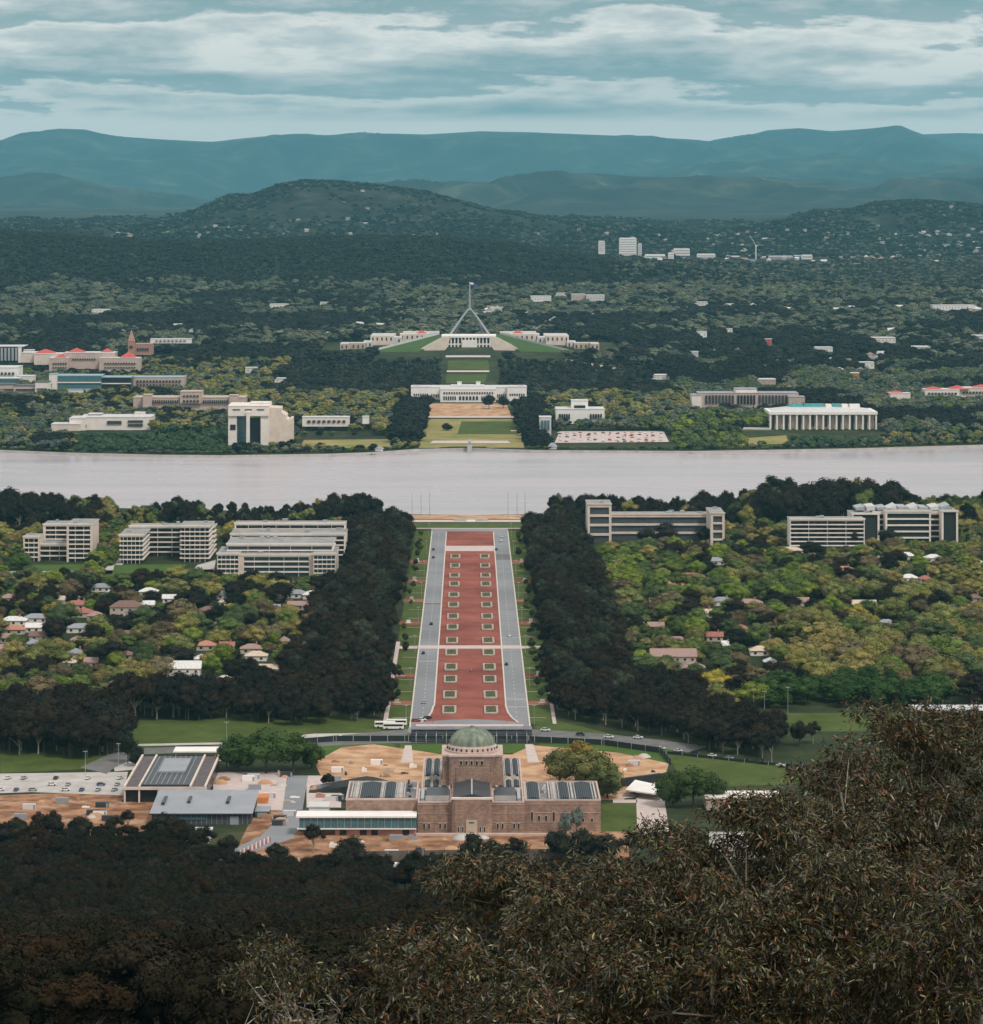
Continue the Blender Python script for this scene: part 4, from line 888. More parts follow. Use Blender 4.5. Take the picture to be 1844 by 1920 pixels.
for pa, pb in ((1480, 1506), (1508, 1545), (1561, 1576)):
    xa, xb = VX(pa, pb, Yl + 30); MB().box(xa, xb, Yl + 26, Yl + 34, zr + 3, zr + 10.5, tq).build('roof_screen', e)
for pa, pb in ((1548, 1559), (1578, 1590), (1593, 1612)):
    xa, xb = VX(pa, pb, Yl + 30); MB().box(xa, xb, Yl + 24, Yl + 36, zr + 3, zr + 10, W).build('plant_room', e)
xa, xb = VX(1383, 1446, Yl)
MB().box(xa, xb, Yl - 6, Yl + 20, zb - 3, zb + 3.2, M['concrete']).build('podium', e); MB().box(xa + 4, xb - 10, Yl - 6.4, Yl - 5.8, zb - 1, zb + 1.6, DK).build('podium_opening', e)
keep(xa, xb, Yl - 120, Yl + 20)
blk('science_centre', 'white museum with square central tower right of the land axis', [(1043, 1134, 768, 790, 3935, 45, W), (1072, 1103, 752, 775, 3950, 26, W)], [('window', 1048, 1070, 776, 786, 3934, G, 5), ('window', 1077, 1098, 760, 766, 3949, G, 1), ('window', 1106, 1130, 776, 786, 3934, G, 5)], front=60)
blk('lift_tower', 'tall narrow grey tower block beside the dark hedge right of the axis', [(1012, 1034, 783, 818, 3800, 22, M['lightroof'])], [('window', 1014, 1032, 788, 806, 3799, BG, 3)], front=60)
blk('treasury_block', 'long tan columned office block behind the white library', [(1310, 1498, 738, 760, 4180, 40, PK), (1380, 1420, 730, 745, 4190, 30, WW), (1480, 1510, 745, 758, 4160, 26, TN), (1298, 1316, 742, 760, 4170, 36, WW)],
    [('window', 1322, 1378, 741, 757, 4179, DK, 9), ('window', 1382, 1418, 741, 758, 4179, G, 6), ('window', 1422, 1478, 741, 757, 4179, DK, 9)], front=90, roof=M['greyroof'])
blk('administration_block', 'long pink brick block with raised centre left of the axis', [(250, 460, 746, 766, 4120, 40, M['brick2'] if 'brick2' in M else PK), (338, 378, 735, 752, 4116, 30, PK), (268, 284, 741, 760, 4110, 20, PK), (430, 446, 742, 758, 4116, 20, PK)],
    [('window', 285, 335, 750, 756, 4118, DK, 12), ('window', 380, 428, 750, 756, 4118, DK, 12), ('window', 342, 374, 741, 744, 4115, DK, 5), ('window', 342, 374, 750, 754, 4115, DK, 5)], front=70, roof=TN)
blk('low_white_hall', 'long low white hall between court and axis hedge', [(567, 655, 783, 795, 3850, 20, WW), (680, 692, 782, 790, 3840, 12, W)], [('window', 575, 650, 788, 792, 3849, DK, 8)], front=60)
blk('glass_office', 'long blue roofed glass office block at the left far bank', [(105, 190, 705, 735, 4440, 40, BG), (190, 246, 708, 732, 4450, 40, G), (246, 345, 708, 728, 4480, 40, PK), (92, 106, 702, 735, 4430, 20, WW), (120, 185, 731, 738, 4400, 10, WW)],
    [('window', 255, 340, 713, 717, 4479, DK, 14), ('window', 255, 340, 720, 724, 4479, DK, 14), ('floor_band', 106, 190, 716, 718, 4439, WW, 1), ('floor_band', 190, 246, 718, 720, 4449, WW, 1)], front=80, roof=plain('blue_grey_roof', (.3, .4, .44)))
blk('pink_office', 'pale pink office block at the left edge below the glass office', [(-60, 26, 722, 752, 4360, 40, PK), (26, 90, 724, 750, 4350, 40, PK), (66, 90, 717, 748, 4345, 30, WW)],
    [('window', 30, 64, 729, 732, 4349, DK, 1), ('window', 30, 64, 737, 740, 4349, DK, 1), ('window', 0, 24, 729, 732, 4359, DK, 1), ('window', 0, 24, 738, 741, 4359, DK, 1), ('window', 69, 88, 728, 730, 4344, DK, 1)], front=60, roof=DK)
blk('white_office', 'white roofed office at the left edge above the pink one', [(-60, 32, 690, 722, 4560, 60, W), (32, 62, 706, 724, 4540, 30, WW), (-40, 36, 710, 722, 4500, 30, BG)], [('window', 0, 28, 698, 703, 4558, DK, 4)], front=60)
blk('dark_glass_office', 'dark glass office at the left edge beside the red roofs', [(-60, 44, 650, 676, 4880, 50, G), (34, 40, 652, 676, 4876, 8, W), (44, 62, 657, 676, 4870, 20, WW)], [('mullion', 0, 34, 652, 676, 4878, M['steel'], 5)], front=60)
e = blk('red_roofed_barracks', 'cream building with several red hipped roofs on the left far bank', [(40, 92, 662, 676, 4800, 40, CR), (64, 140, 664, 680, 4770, 40, CR), (120, 215, 662, 688, 4760, 40, PK), (92, 128, 672, 696, 4740, 30, PK), (186, 262, 672, 694, 4740, 30, PK)],
    [('window', 98, 126, 680, 683, 4739, DK, 6), ('window', 195, 255, 680, 683, 4739, DK, 12), ('window', 135, 180, 672, 675, 4759, DK, 10), ('window', 98, 126, 688, 690, 4739, DK, 6), ('window', 195, 255, 688, 690, 4739, DK, 12)], front=50)
for pa, pb, yt, yb, Y in ((62, 102, 655, 663, 4778), (98, 126, 665, 673, 4742), (120, 162, 653, 663, 4766), (180, 216, 654, 665, 4766), (222, 254, 661, 672, 4742)):
    xa, xb = VX(pa, pb, Y); MB().hip(xa, xb, Y, Y + 34, zt(yb, Y) + .2, zt(yt, Y), M['redroof']).build('red_roof', e)
e = blk('brick_church', 'pink brick church with pointed spire left of the parliament', [(240, 252, 640, 662, 5000, 12, M['brick']), (252, 284, 646, 662, 5004, 40, M['brick'])], [('window', 243, 249, 648, 652, 4999, DK, 1), ('window', 256, 280, 652, 657, 5003, DK, 5)], front=80, roof=M['brick'])
xa, xb = VX(240, 252, 5000); mb = MB(); zc = zt(640, 5000) + .9; cx = (xa + xb) / 2
for q in (((xa, 5000), (xb, 5000)), ((xb, 5000), (xb, 5012)), ((xb, 5012), (xa, 5012)), ((xa, 5012), (xa, 5000))): mb.quad([(*q[0], zc), (*q[1], zc), (cx, 5006, zt(618, 5000))], M['brick'])
mb.build('spire', e)
blk('long_low_school', 'long low white roofed building right of the church', [(282, 358, 636, 640, 5080, 20, W)], [('window', 290, 350, 638, 640, 5079, DK, 8)], front=80)
e = blk('red_roofed_offices', 'cream buildings under red roofs at the right edge of the far bank', [(1735, 1800, 731, 744, 4300, 30, WW), (1800, 1870, 728, 742, 4310, 30, CR), (1670, 1708, 738, 748, 4260, 20, WW)], [('window', 1740, 1796, 736, 740, 4299, DK, 9), ('window', 1805, 1860, 734, 738, 4309, DK, 9)], front=90)
for pa, pb, yt, yb, Y in ((1735, 1772, 725, 731, 4300), (1780, 1818, 723, 730, 4306), (1822, 1868, 722, 728, 4312), (1668, 1700, 733, 738, 4262)):
    xa, xb = VX(pa, pb, Y); MB().hip(xa, xb, Y, Y + 28, zt(yb, Y), zt(yt, Y), M['redroof']).build('red_roof', e)
# scattered larger buildings of the far suburbs
def far_blk(pa, pb, yt, yb, label, mat, cat='building', hip=None, name='distant_building'):
    x, Y, z = gpt((pa + pb) / 2, yb); x0, x1 = VX(pa, pb, Y); z1 = zt(yt, Y)
    e = empty(name, (x, Y, z), label, cat)
    MB().box(x0, x1, Y, Y + min(40, (x1 - x0)), z - 3, z1, mat).build('wall', e)
    if hip: MB().hip(x0, x1, Y, Y + min(40, (x1 - x0)), z1, z1 + 5, hip).build('roof', e)
    else: MB().box(x0 - .6, x1 + .6, Y - .6, Y + min(40, x1 - x0) + .6, z1, z1 + 1, M['lightroof']).build('roof', e)
    n = max(2, int((x1 - x0) / 6))
    for k in range(n):
        xx = x0 + (x1 - x0) * (k + .5) / n; MB().box(xx - .8, xx + .8, Y - .5, Y + .5, z + (z1 - z) * .45, z + (z1 - z) * .68, M['greyroof']).build('window', e)
    keep(x0 - 5, x1 + 5, Y - 170, Y + 40); return e
for a_ in ((506, 540, 571, 580, 'white block among trees left of the flag mast', W), (172, 205, 581, 590, 'white block in the left suburb slope', W), (600, 616, 567, 575, 'small white block left of the flag mast', WW), (920, 944, 577, 585, 'white block right of the flag mast', W), (996, 1034, 556, 567, 'white gabled hall right of the flag mast', W), (1072, 1098, 552, 565, 'pink block right of the white gabled hall', PK), (1100, 1134, 554, 566, 'grey white block beside the pink block', M['lightroof']), (1040, 1062, 550, 557, 'small white block behind the gabled hall', WW),
      (1632, 1680, 634, 644, 'large pale house with grey hipped roof on the right slope', WW), (1530, 1562, 652, 660, 'white villa on the right slope', W), (1700, 1745, 651, 657, 'long grey roofed building on the right slope', M['lightroof']), (1750, 1830, 573, 582, 'long white building near the right edge', W), (1296, 1328, 567, 574, 'pale block on the right slope', WW), (1826, 1866, 544, 550, 'white block at the right edge under the valley', W), (1828, 1870, 630, 642, 'grey block at the right edge of the slope', M['lightroof']), (1614, 1640, 680, 692, 'white house row end on the right slope', W), (1436, 1448, 636, 648, 'narrow red building between dark trees', M['redroof']), (1308, 1326, 622, 634, 'white sail roofed hall', W), (1360, 1374, 617, 626, 'white tent roofed house', W), (1222, 1256, 704, 712, 'white flat roofed block above the yellow trees', W), (1292, 1310, 660, 670, 'grey house in the dark woods', M['lightroof']), (515, 537, 710, 718, 'white block above the yellow trees at left', W), (460, 482, 690, 700, 'pale house in the left woods', WW), (1590, 1612, 700, 712, 'orange roofed house on the right', M['orange']), (1420, 1455, 712, 722, 'pink roofed house behind the tan offices', PK)): far_blk(*a_)
# the town in the valley
def town(pa, pb, yt, yb, Y, label, mat, win=None, rows=5, cols=6, dp=30):
    win = win or M['greyroof']
    x0, x1 = VX(pa, pb, Y); z0 = gz((x0 + x1) / 2, Y) - 4; z0 = min(z0, zt(yb, Y)); z1 = zt(yt, Y)
    e = empty('town_block', ((x0 + x1) / 2, Y, z0), label, 'tower block')
    MB().box(x0, x1, Y, Y + dp, z0, z1, mat).build('wall', e); MB().box(x0 + 1, x1 - 1, Y + 2, Y + dp - 2, z1, z1 + 2.5, M['lightroof']).build('roof', e)
    zb_ = zt(yb, Y)
    for r_ in range(rows):
        zz = zb_ + (z1 - zb_) * (r_ + .35) / rows
        MB().box(x0 + 1.5, x1 - 1.5, Y - .5, Y + .5, zz, zz + (z1 - zb_) / rows * .28, win).build('window', e)
    keep(x0 - 8, x1 + 8, Y - 480, Y + dp)
town(1162, 1194, 447, 487, 9700, 'tall white tower block in the valley town', W, rows=9)
town(1123, 1135, 453, 472, 9900, 'slim white tower left of the tall one', WW, rows=5)
town(1197, 1204, 458, 484, 9750, 'thin grey slab beside the tall white tower', M['lightroof'], rows=6)
town(1210, 1248, 478, 488, 9600, 'low white block right of the tall tower', W, rows=2)
town(1254, 1264, 475, 493, 9500, 'small white tower in the valley town', W, rows=4)
town(1264, 1294, 467, 482, 9900, 'stepped white block in the valley town', WW, rows=3)
town(1308, 1342, 477, 486, 9800, 'flat white store in the valley town', W, rows=2)
town(1362, 1388, 481, 488, 9800, 'low white hall left of the crane', W, rows=2)
town(1388, 1436, 488, 501, 9500, 'white block at the foot of the tower crane', W, rows=3)
town(1442, 1488, 481, 502, 9450, 'grey glass office block right of the crane', M['greyroof'], rows=4)
town(1490, 1504, 480, 503, 9440, 'dark glass middle block of the valley town', BG, rows=5)
town(1504, 1524, 479, 504, 9420, 'white framed block right of the dark glass one', WW, win=BG, rows=5)
town(1526, 1546, 486, 499, 9500, 'pale block at the right end of the valley town', M['lightroof'], rows=3)
e = empty('tower_crane', (wx(1418, 9480), 9480, 100), 'white tower crane with raised jib over the valley town', 'crane')
x = wx(1418, 9480)
MB().box(x - 1.3, x + 1.3, 9478, 9481, 95, zt(460, 9480), W).build('mast', e); MB().box(x - 2, x + 3, 9477, 9482, zt(462, 9480), zt(460, 9480), W).build('cab', e)
MB().tube([(x, 9480, zt(460, 9480)), (wx(1406, 9480), 9480, zt(440, 9480))], [.9, .5], W, 4).build('jib', e); MB().tube([(x, 9480, zt(460, 9480)), (wx(1424, 9480), 9480, zt(459, 9480))], .9, W, 4).build('counter_jib', e)
# retaining features at the far waterfront: little pavilions and trees come later
for pa, lab, s in ((702, 'small grey pavilion at the far waterfront left of the axis', 1), (1028, 'small pyramid roofed pavilion at the far waterfront right of the axis', -1)):
    Yp = float(shore_f(pa)) + 8; x0, x1 = VX(pa, pa + 18, Yp)
    e = empty('pavilion', (x0, Yp, 2.6), lab, 'pavilion'); MB().box(x0 + 1, x1 - 1, Yp, Yp + 6, 2, 5.6, M['lightroof']).build('wall', e); MB().hip(x0, x1, Yp, Yp + 7, 5.6, 8 + (s < 0) * 2, M['greyroof']).build('roof', e)

# ------------------------------------------------------------------ tree models (unit height, unit-ish width)
def icos():
    import bmesh
    bm = bmesh.new(); bmesh.ops.create_icosphere(bm, subdivisions=1, radius=1)
    V = np.array([v.co[:] for v in bm.verts]); Fc = np.array([[v.index for v in f.verts] for f in bm.faces]); bm.free(); return V, Fc
ICV, ICF = icos()
def lobes(kind, rs):
    L = []
    if kind == 'broad':
        for i in range(15):
            d = rs.normal(size=3); d /= np.linalg.norm(d); d[2] = d[2] * .9 + .1
            L.append((d[0] * .27 * rs.uniform(.7, 1.1), d[1] * .27 * rs.uniform(.7, 1.1), .58 + d[2] * .24, rs.uniform(.13, .2)))
        L.append((0, 0, .6, .24))
    elif kind == 'gum':
        for i in range(17):
            a = rs.uniform(0, 2 * PI); r = .34 * math.sqrt(rs.rand()); z = .56 + .34 * rs.rand() * (1 - (r / .42) ** 2)
            L.append((r * math.cos(a), r * math.sin(a), z, rs.uniform(.09, .165)))
        L.append((0, 0, .66, .17))
    elif kind == 'round':
        L.append((0, 0, .52, .33))
        for i in range(16):
            d = rs.normal(size=3); d /= np.linalg.norm(d)
            L.append((d[0] * .26, d[1] * .26, .52 + d[2] * .3, rs.uniform(.11, .17)))
    elif kind == 'column':
        for i in range(14):
            t = i / 13; L.append((rs.normal() * .07, rs.normal() * .07, .12 + .76 * t, .2 * (1 - .55 * t) * rs.uniform(.8, 1.1)))
    elif kind == 'bush':
        for i in range(9):
            a = rs.uniform(0, 2 * PI); r = .3 * math.sqrt(rs.rand()); L.append((r * math.cos(a), r * math.sin(a), .42 + .2 * rs.rand(), rs.uniform(.2, .3)))
    return np.array(L)
def crown_mesh(name, kind, nf, leaf, seed, mat, core=.8, trunk=True, merged=True):
    rs = np.random.RandomState(seed); L = lobes(kind, rs)
    w = L[:, 3] ** 2; idx = rs.choice(len(L), nf, p=w / w.sum())
    d = rs.normal(size=(nf, 3)); d[:, 2] += .35; d /= np.linalg.norm(d, axis=1)[:, None]
    rad = L[idx, 3] * rs.uniform(.78, 1.14, nf)
    P = L[idx, :3] + d * rad[:, None]
    n = d + rs.normal(size=(nf, 3)) * .33; n /= np.linalg.norm(n, axis=1)[:, None]
    t = np.cross(n, rs.normal(size=(nf, 3))); t /= np.linalg.norm(t, axis=1)[:, None]; b = np.cross(n, t)
    s = leaf * rs.uniform(.5, 1.35, nf)[:, None]; a = s * rs.uniform(.55, 1, nf)[:, None]
    V = np.stack([P - t * s - b * a * .3, P + b * a * -.9, P + t * s + b * a * .2, P + b * a], 1).reshape(-1, 3)
    Fq = np.arange(nf * 4).reshape(-1, 4)
    Vs = [V]; Fs = [Fq]; base = len(V); mi = [np.zeros(nf)]
    for l in L:
        jv = ICV * (1 + rs.normal(size=(len(ICV), 1)) * .12) * l[3] * core + l[:3]
        f = np.concatenate([ICF, ICF[:, 2:3]], 1) + base
        Vs.append(jv); Fs.append(f); base += len(jv); mi.append(np.zeros(len(f)))
    if merged:
        tv, tf = trunk_geo(kind, rs, L); Vs.append(tv); Fs.append(tf + base); mi.append(np.ones(len(tf)))
    V = np.concatenate(Vs); Fc = np.concatenate(Fs); mi = np.concatenate(mi)
    # the icosphere triangles are stored as quads with a doubled corner: split them out
    me = bpy.data.meshes.new(name)
    tri = Fc[:, 2] == Fc[:, 3]
    lt = np.where(tri, 3, 4); ls = np.concatenate([[0], np.cumsum(lt)[:-1]])
    mask = np.ones(Fc.shape, bool); mask[:, 3] = ~tri
    vi = Fc[mask]
    me.vertices.add(len(V)); me.vertices.foreach_set('co', V.astype(np.float32).ravel())
    me.loops.add(len(vi)); me.loops.foreach_set('vertex_index', vi.astype(np.int32))
    me.polygons.add(len(Fc)); me.polygons.foreach_set('loop_start', ls.astype(np.int32)); me.polygons.foreach_set('loop_total', lt.astype(np.int32))
    me.materials.append(mat); me.materials.append(M['darkbark'] if kind != 'gum' else M['bark'])
    me.polygons.foreach_set('material_index', mi.astype(np.int32)); me.update(calc_edges=True)
    me['seed'] = seed
    return me
def ring_tube(P, rad, seg=5):
    P = [Vector(p) for p in P]; V = []; Fc = []
    for i, p in enumerate(P):
        d = (P[min(i + 1, len(P) - 1)] - P[max(i - 1, 0)]).normalized(); a = d.orthogonal().normalized(); b = d.cross(a)
        V += [list(p + (a * math.cos(2 * PI * k / seg) + b * math.sin(2 * PI * k / seg)) * rad[i]) for k in range(seg)]
    for i in range(len(P) - 1):
        for k in range(seg): Fc.append([i * seg + k, i * seg + (k + 1) % seg, (i + 1) * seg + (k + 1) % seg, (i + 1) * seg + k])
    return np.array(V), np.array(Fc)
def trunk_geo(kind, rs, L):
    V, Fc = ring_tube([(0, 0, -.06), (.01, 0, .2), (-.01, .01, .45), (0, 0, .62)], [.026, .02, .015, .008])
    Vs, Fs = [V], [Fc]; base = len(V)
    if kind != 'column':
        for l in L[:7]:
            v, f = ring_tube([(0, 0, rs.uniform(.22, .4)), (l[0] * .5, l[1] * .5, .3 + (l[2] - .3) * .5), (l[0], l[1], l[2])], [.012, .009, .004], 4)
            Vs.append(v); Fs.append(f + base); base += len(v)
    return np.concatenate(Vs), np.concatenate(Fs)
def trunk_mesh(name, kind, seed, mat):
    rs = np.random.RandomState(seed); L = lobes(kind, rs); v, f = trunk_geo(kind, rs, L)
    return npmesh(name, v, f, [mat])

PROTO = {}
def protos(key, kinds, nf, leaf, mat, core=.8):
    c = bpy.data.collections.new('protos_' + key)
    ms = []
    for i, kd in enumerate(kinds):
        me = crown_mesh('tree_%s_%d' % (key, i), kd, nf, leaf, 100 + i * 7 + len(key), mat, core); ms.append(me)
        o = bpy.data.objects.new('%s_model_%02d' % (key, i), me); c.objects.link(o)
    PROTO[key] = (c, ms, kinds)
protos('slope', ['gum', 'gum', 'gum', 'broad', 'gum'], 4200, .017, M['leaf_near'], .8)
protos('near', ['broad', 'round', 'gum', 'broad', 'round', 'column'], 2400, .023, M['leaf'], .82)
protos('far', ['broad', 'round', 'gum', 'round', 'column'], 420, .052, M['leaf'], .85)
protos('remote', ['round', 'broad', 'gum'], 130, .09, M['leaf'], .9)
hc = bpy.data.collections.new('protos_house')
def house_parts(hipr=True):
    w = MB().box(-.5, .5, -.5, .5, -.4, .55, M['house_wall']); r = MB(); (r.hip if hipr else r.gable)(-.5, .5, -.5, .5, .55, 1, M['tint'], .06); return w, r
M['house_wall'] = plain('house_wall', (.5, .42, .36), var=.25, scale=.4)
for i in range(2):
    w, r = house_parts(i == 0); n = len(w.v); w.v += r.v; w.f += [tuple(k + n for k in f) for f in r.f]; ix = w.mi(M['tint']); w.m += [ix] * len(r.f)
    me = bpy.data.meshes.new('house_model'); me.from_pydata(w.v, [], w.f)
    for m_ in w.mats: me.materials.append(m_)
    me.polygons.foreach_set('material_index', w.m); me.update(); o = bpy.data.objects.new('house_model_%d' % i, me); hc.objects.link(o)
PROTO['house'] = (hc, [o.data for o in hc.objects], ['h', 'h'])

def scatter(name, key, P, S, Rz, Vi, T, label, cat=None):
    """one stuff object whose points carry instanced models"""
    if len(P) == 0: return
    me = bpy.data.meshes.new(name); me.vertices.add(len(P)); me.vertices.foreach_set('co', P.astype(np.float32).ravel())
    for nm, ty, dat, fld in (('scl', 'FLOAT_VECTOR', S, 'vector'), ('rot', 'FLOAT_VECTOR', np.stack([0 * Rz, 0 * Rz, Rz], 1), 'vector'), ('tint', 'FLOAT_VECTOR', T, 'vector')):
        a = me.attributes.new(nm, ty, 'POINT'); a.data.foreach_set(fld, dat.astype(np.float32).ravel())
    a = me.attributes.new('vidx', 'INT', 'POINT'); a.data.foreach_set('value', Vi.astype(np.int32))
    o = bpy.data.objects.new(name, me); COL.objects.link(o)
    ng = bpy.data.node_groups.new(name, 'GeometryNodeTree')
    ng.interface.new_socket('Geometry', in_out='INPUT', socket_type='NodeSocketGeometry'); ng.interface.new_socket('Geometry', in_out='OUTPUT', socket_type='NodeSocketGeometry')
    N, L = ng.nodes, ng.links
    gi, go = N.new('NodeGroupInput'), N.new('NodeGroupOutput'); ip = N.new('GeometryNodeInstanceOnPoints'); ci = N.new('GeometryNodeCollectionInfo')
    ci.inputs['Collection'].default_value = PROTO[key][0]; ci.inputs['Separate Children'].default_value = True; ci.inputs['Reset Children'].default_value = True
    def na(n, t): x = N.new('GeometryNodeInputNamedAttribute'); x.data_type = t; x.inputs['Name'].default_value = n; return x.outputs['Attribute']
    L.new(gi.outputs[0], ip.inputs['Points']); L.new(ci.outputs[0], ip.inputs['Instance']); ip.inputs['Pick Instance'].default_value = True
    L.new(na('vidx', 'INT'), ip.inputs['Instance Index']); L.new(na('scl', 'FLOAT_VECTOR'), ip.inputs['Scale'])
    er = N.new('FunctionNodeEulerToRotation'); L.new(na('rot', 'FLOAT_VECTOR'), er.inputs[0]); L.new(er.outputs[0], ip.inputs['Rotation'])
    L.new(ip.outputs[0], go.inputs[0])
    md = o.modifiers.new('scatter', 'NODES'); md.node_group = ng
    return tag(o, label, cat, None, 'stuff')

# ------------------------------------------------------------------ where trees stand
def grid(x0, x1, y0, y1, s, jit=.42):
    gx, gy = np.meshgrid(np.arange(x0, x1, s), np.arange(y0, y1, s)); gx = gx.ravel(); gy = gy.ravel()
    gx = gx + NR.uniform(-jit, jit, len(gx)) * s; gy = gy + NR.uniform(-jit, jit, len(gy)) * s
    return gx, gy
def inframe(X, Y, m=170):
    px = AX + F * X / Y; return (px > -m) & (px < 1844 + m)
def pol(px, py, poly):
    """points inside a polygon given in photo pixels"""
    ins = np.zeros(len(px), bool); n = len(poly)
    for i in range(n):
        x1, y1 = poly[i]; x2, y2 = poly[(i + 1) % n]
        if y1 == y2: continue
        c = ((y1 > py) != (y2 > py)) & (px < (x2 - x1) * (py - y1) / (y2 - y1) + x1); ins ^= c
    return ins
def scr(X, Y, Z): return AX + F * X / Y, HY + F * (CZ - Z) / Y
def excl(X, Y, E):
    ok = np.ones(len(X), bool)
    for a, b, c, d in E: ok &= ~((X > a) & (X < b) & (Y > c) & (Y < d))
    return ok
DARK = [(0.0219, 0.0196, 0.0145), (0.0266, 0.0218, 0.0159), (0.0203, 0.0218, 0.0166), (0.0313, 0.0246, 0.0173)]
AVEN = [(0.0246, 0.0196, 0.0129), (0.0296, 0.0231, 0.0146), (0.0217, 0.019, 0.0129), (0.0346, 0.0258, 0.0157)]
SLOPE = [(0.0173, 0.0142, 0.0084), (0.0213, 0.0158, 0.009), (0.015, 0.0147, 0.0084), (0.0259, 0.0169, 0.009), (0.0173, 0.018, 0.009)]
GREEN = [(0.0957, 0.134, 0.042), (0.0798, 0.1138, 0.045), (0.1196, 0.1608, 0.045), (0.0718, 0.1005, 0.045)]
BRIGHT = [(0.1515, 0.2069, 0.0365), (0.1817, 0.2257, 0.0426), (0.1288, 0.188, 0.0365)]
OLIVE = [(0.2144, 0.2058, 0.0634), (0.1837, 0.1828, 0.0712), (0.2526, 0.2133, 0.0791), (0.1684, 0.1828, 0.0634)]
YELL = [(0.36, 0.288, 0.06), (0.3, 0.252, 0.048)]
BROWN = [(0.1169, 0.0915, 0.055), (0.1403, 0.1111, 0.066), (0.1636, 0.1437, 0.0826)]
FDARK = [(0.0228, 0.0247, 0.0224), (0.0276, 0.0281, 0.0238), (0.0195, 0.0213, 0.0196)]
FMID = [(0.0917, 0.1197, 0.0844), (0.125, 0.1404, 0.095), (0.0834, 0.1085, 0.0927), (0.1582, 0.1596, 0.1161)]
def pick(groups, probs, n):
    g = NR.choice(len(groups), n, p=np.array(probs) / sum(probs)); out = np.zeros((n, 3))
    for i, G_ in enumerate(groups):
        m = g == i; out[m] = np.array(G_)[NR.randint(0, len(G_), m.sum())]
    return out * NR.uniform(.82, 1.2, (n, 1)), g

# visible houses of the near suburbs: px, base py, width px, roof colour, wall
HR = {'red': (.38, .14, .11), 'pink': (.36, .23, .2), 'white': (.72, .7, .68), 'grey': (.3, .31, .35), 'brown': (.2, .12, .1), 'cream': (.62, .5, .38), 'terra': (.5, .22, .15)}
HN = [(15,1130,30,'pink'),(145,1143,50,'red'),(152,1158,45,'red'),(25,1173,46,'white'),(66,1168,44,'grey'),(68,1186,40,'white'),(178,1164,30,'pink'),(150,1187,50,'grey'),(188,1110,36,'grey'),(203,1124,24,'white'),(278,1118,34,'white'),(236,1158,60,'brown'),(276,1143,24,'white'),(395,1154,46,'brown'),(421,1124,30,'grey'),(424,1138,26,'cream'),(556,1122,38,'grey'),(584,1124,32,'white'),(563,1144,46,'pink'),(344,1276,62,'white'),(420,1286,32,'white'),(505,1265,36,'cream'),(376,1246,26,'white'),(128,1253,24,'cream'),(170,1252,24,'pink'),(36,1258,20,'white'),(240,1256,22,'cream'),(480,1240,40,'cream'),(425,1222,26,'red'),(532,1212,18,'pink'),(60,1217,22,'grey'),(12,1206,24,'pink'),(310,1172,26,'pink'),
      (1296,1090,52,'red'),(1322,1099,26,'terra'),(1390,1090,44,'terra'),(1425,1070,22,'white'),(1338,1060,44,'grey'),(1405,1140,52,'pink'),(1494,1137,48,'pink'),(1618,1142,52,'cream'),(1583,1077,42,'terra'),(1706,1092,32,'white'),(1737,1094,20,'red'),(1815,1150,44,'red'),(1231,1184,28,'pink'),(1341,1203,30,'red'),(1390,1188,24,'red'),(1436,1202,18,'red'),(1264,1253,84,'pink'),(1302,1262,40,'pink'),(1329,1228,26,'white'),(1363,1220,14,'white'),(1426,1230,36,'cream'),(1470,1270,28,'pink'),(1446,1252,22,'white'),(1640,1062,24,'white'),(1702,1050,30,'white'),(1752,1054,32,'white'),(1482,1040,50,'cream'),(1838,1064,22,'white'),(1232,1138,24,'pink'),(1520,1202,22,'pink'),(1830,1195,30,'grey'),(1690,1160,26,'cream'),(1560,1100,24,'pink'),(1380,1112,20,'grey')]
_R2 = random.Random(5); _n0 = len(HN); _occ = [(a_[0], a_[1]) for a_ in HN]
for _k in range(900):
    if len(HN) > 118: break
    _l = _R2.random() < .55; _px = _R2.uniform(0, 600) if _l else _R2.uniform(1110, 1844); _py = _R2.uniform(1104, 1262)
    if _l and _px > 610 - (_py - 1100) * .35: continue
    if (not _l) and (_px < 1110 + (_py - 1050) * .42 or (_px > 1440 and _py > 1205)): continue
    if any(abs(_px - c_[0]) < 34 and abs(_py - c_[1]) < 13 for c_ in _occ): continue
    _occ.append((_px, _py)); HN.append((int(_px), int(_py), _R2.randint(22, 42), _R2.choice(['pink', 'brown', 'grey', 'brown', 'pink', 'terra', 'cream', 'white', 'grey'])))
side_word = lambda px: 'left suburb' if px < AX else 'right suburb'
NE = []
def hrow(py): return 'far rows' if py < 1130 else ('middle rows' if py < 1200 else 'near rows')
cnt = {}
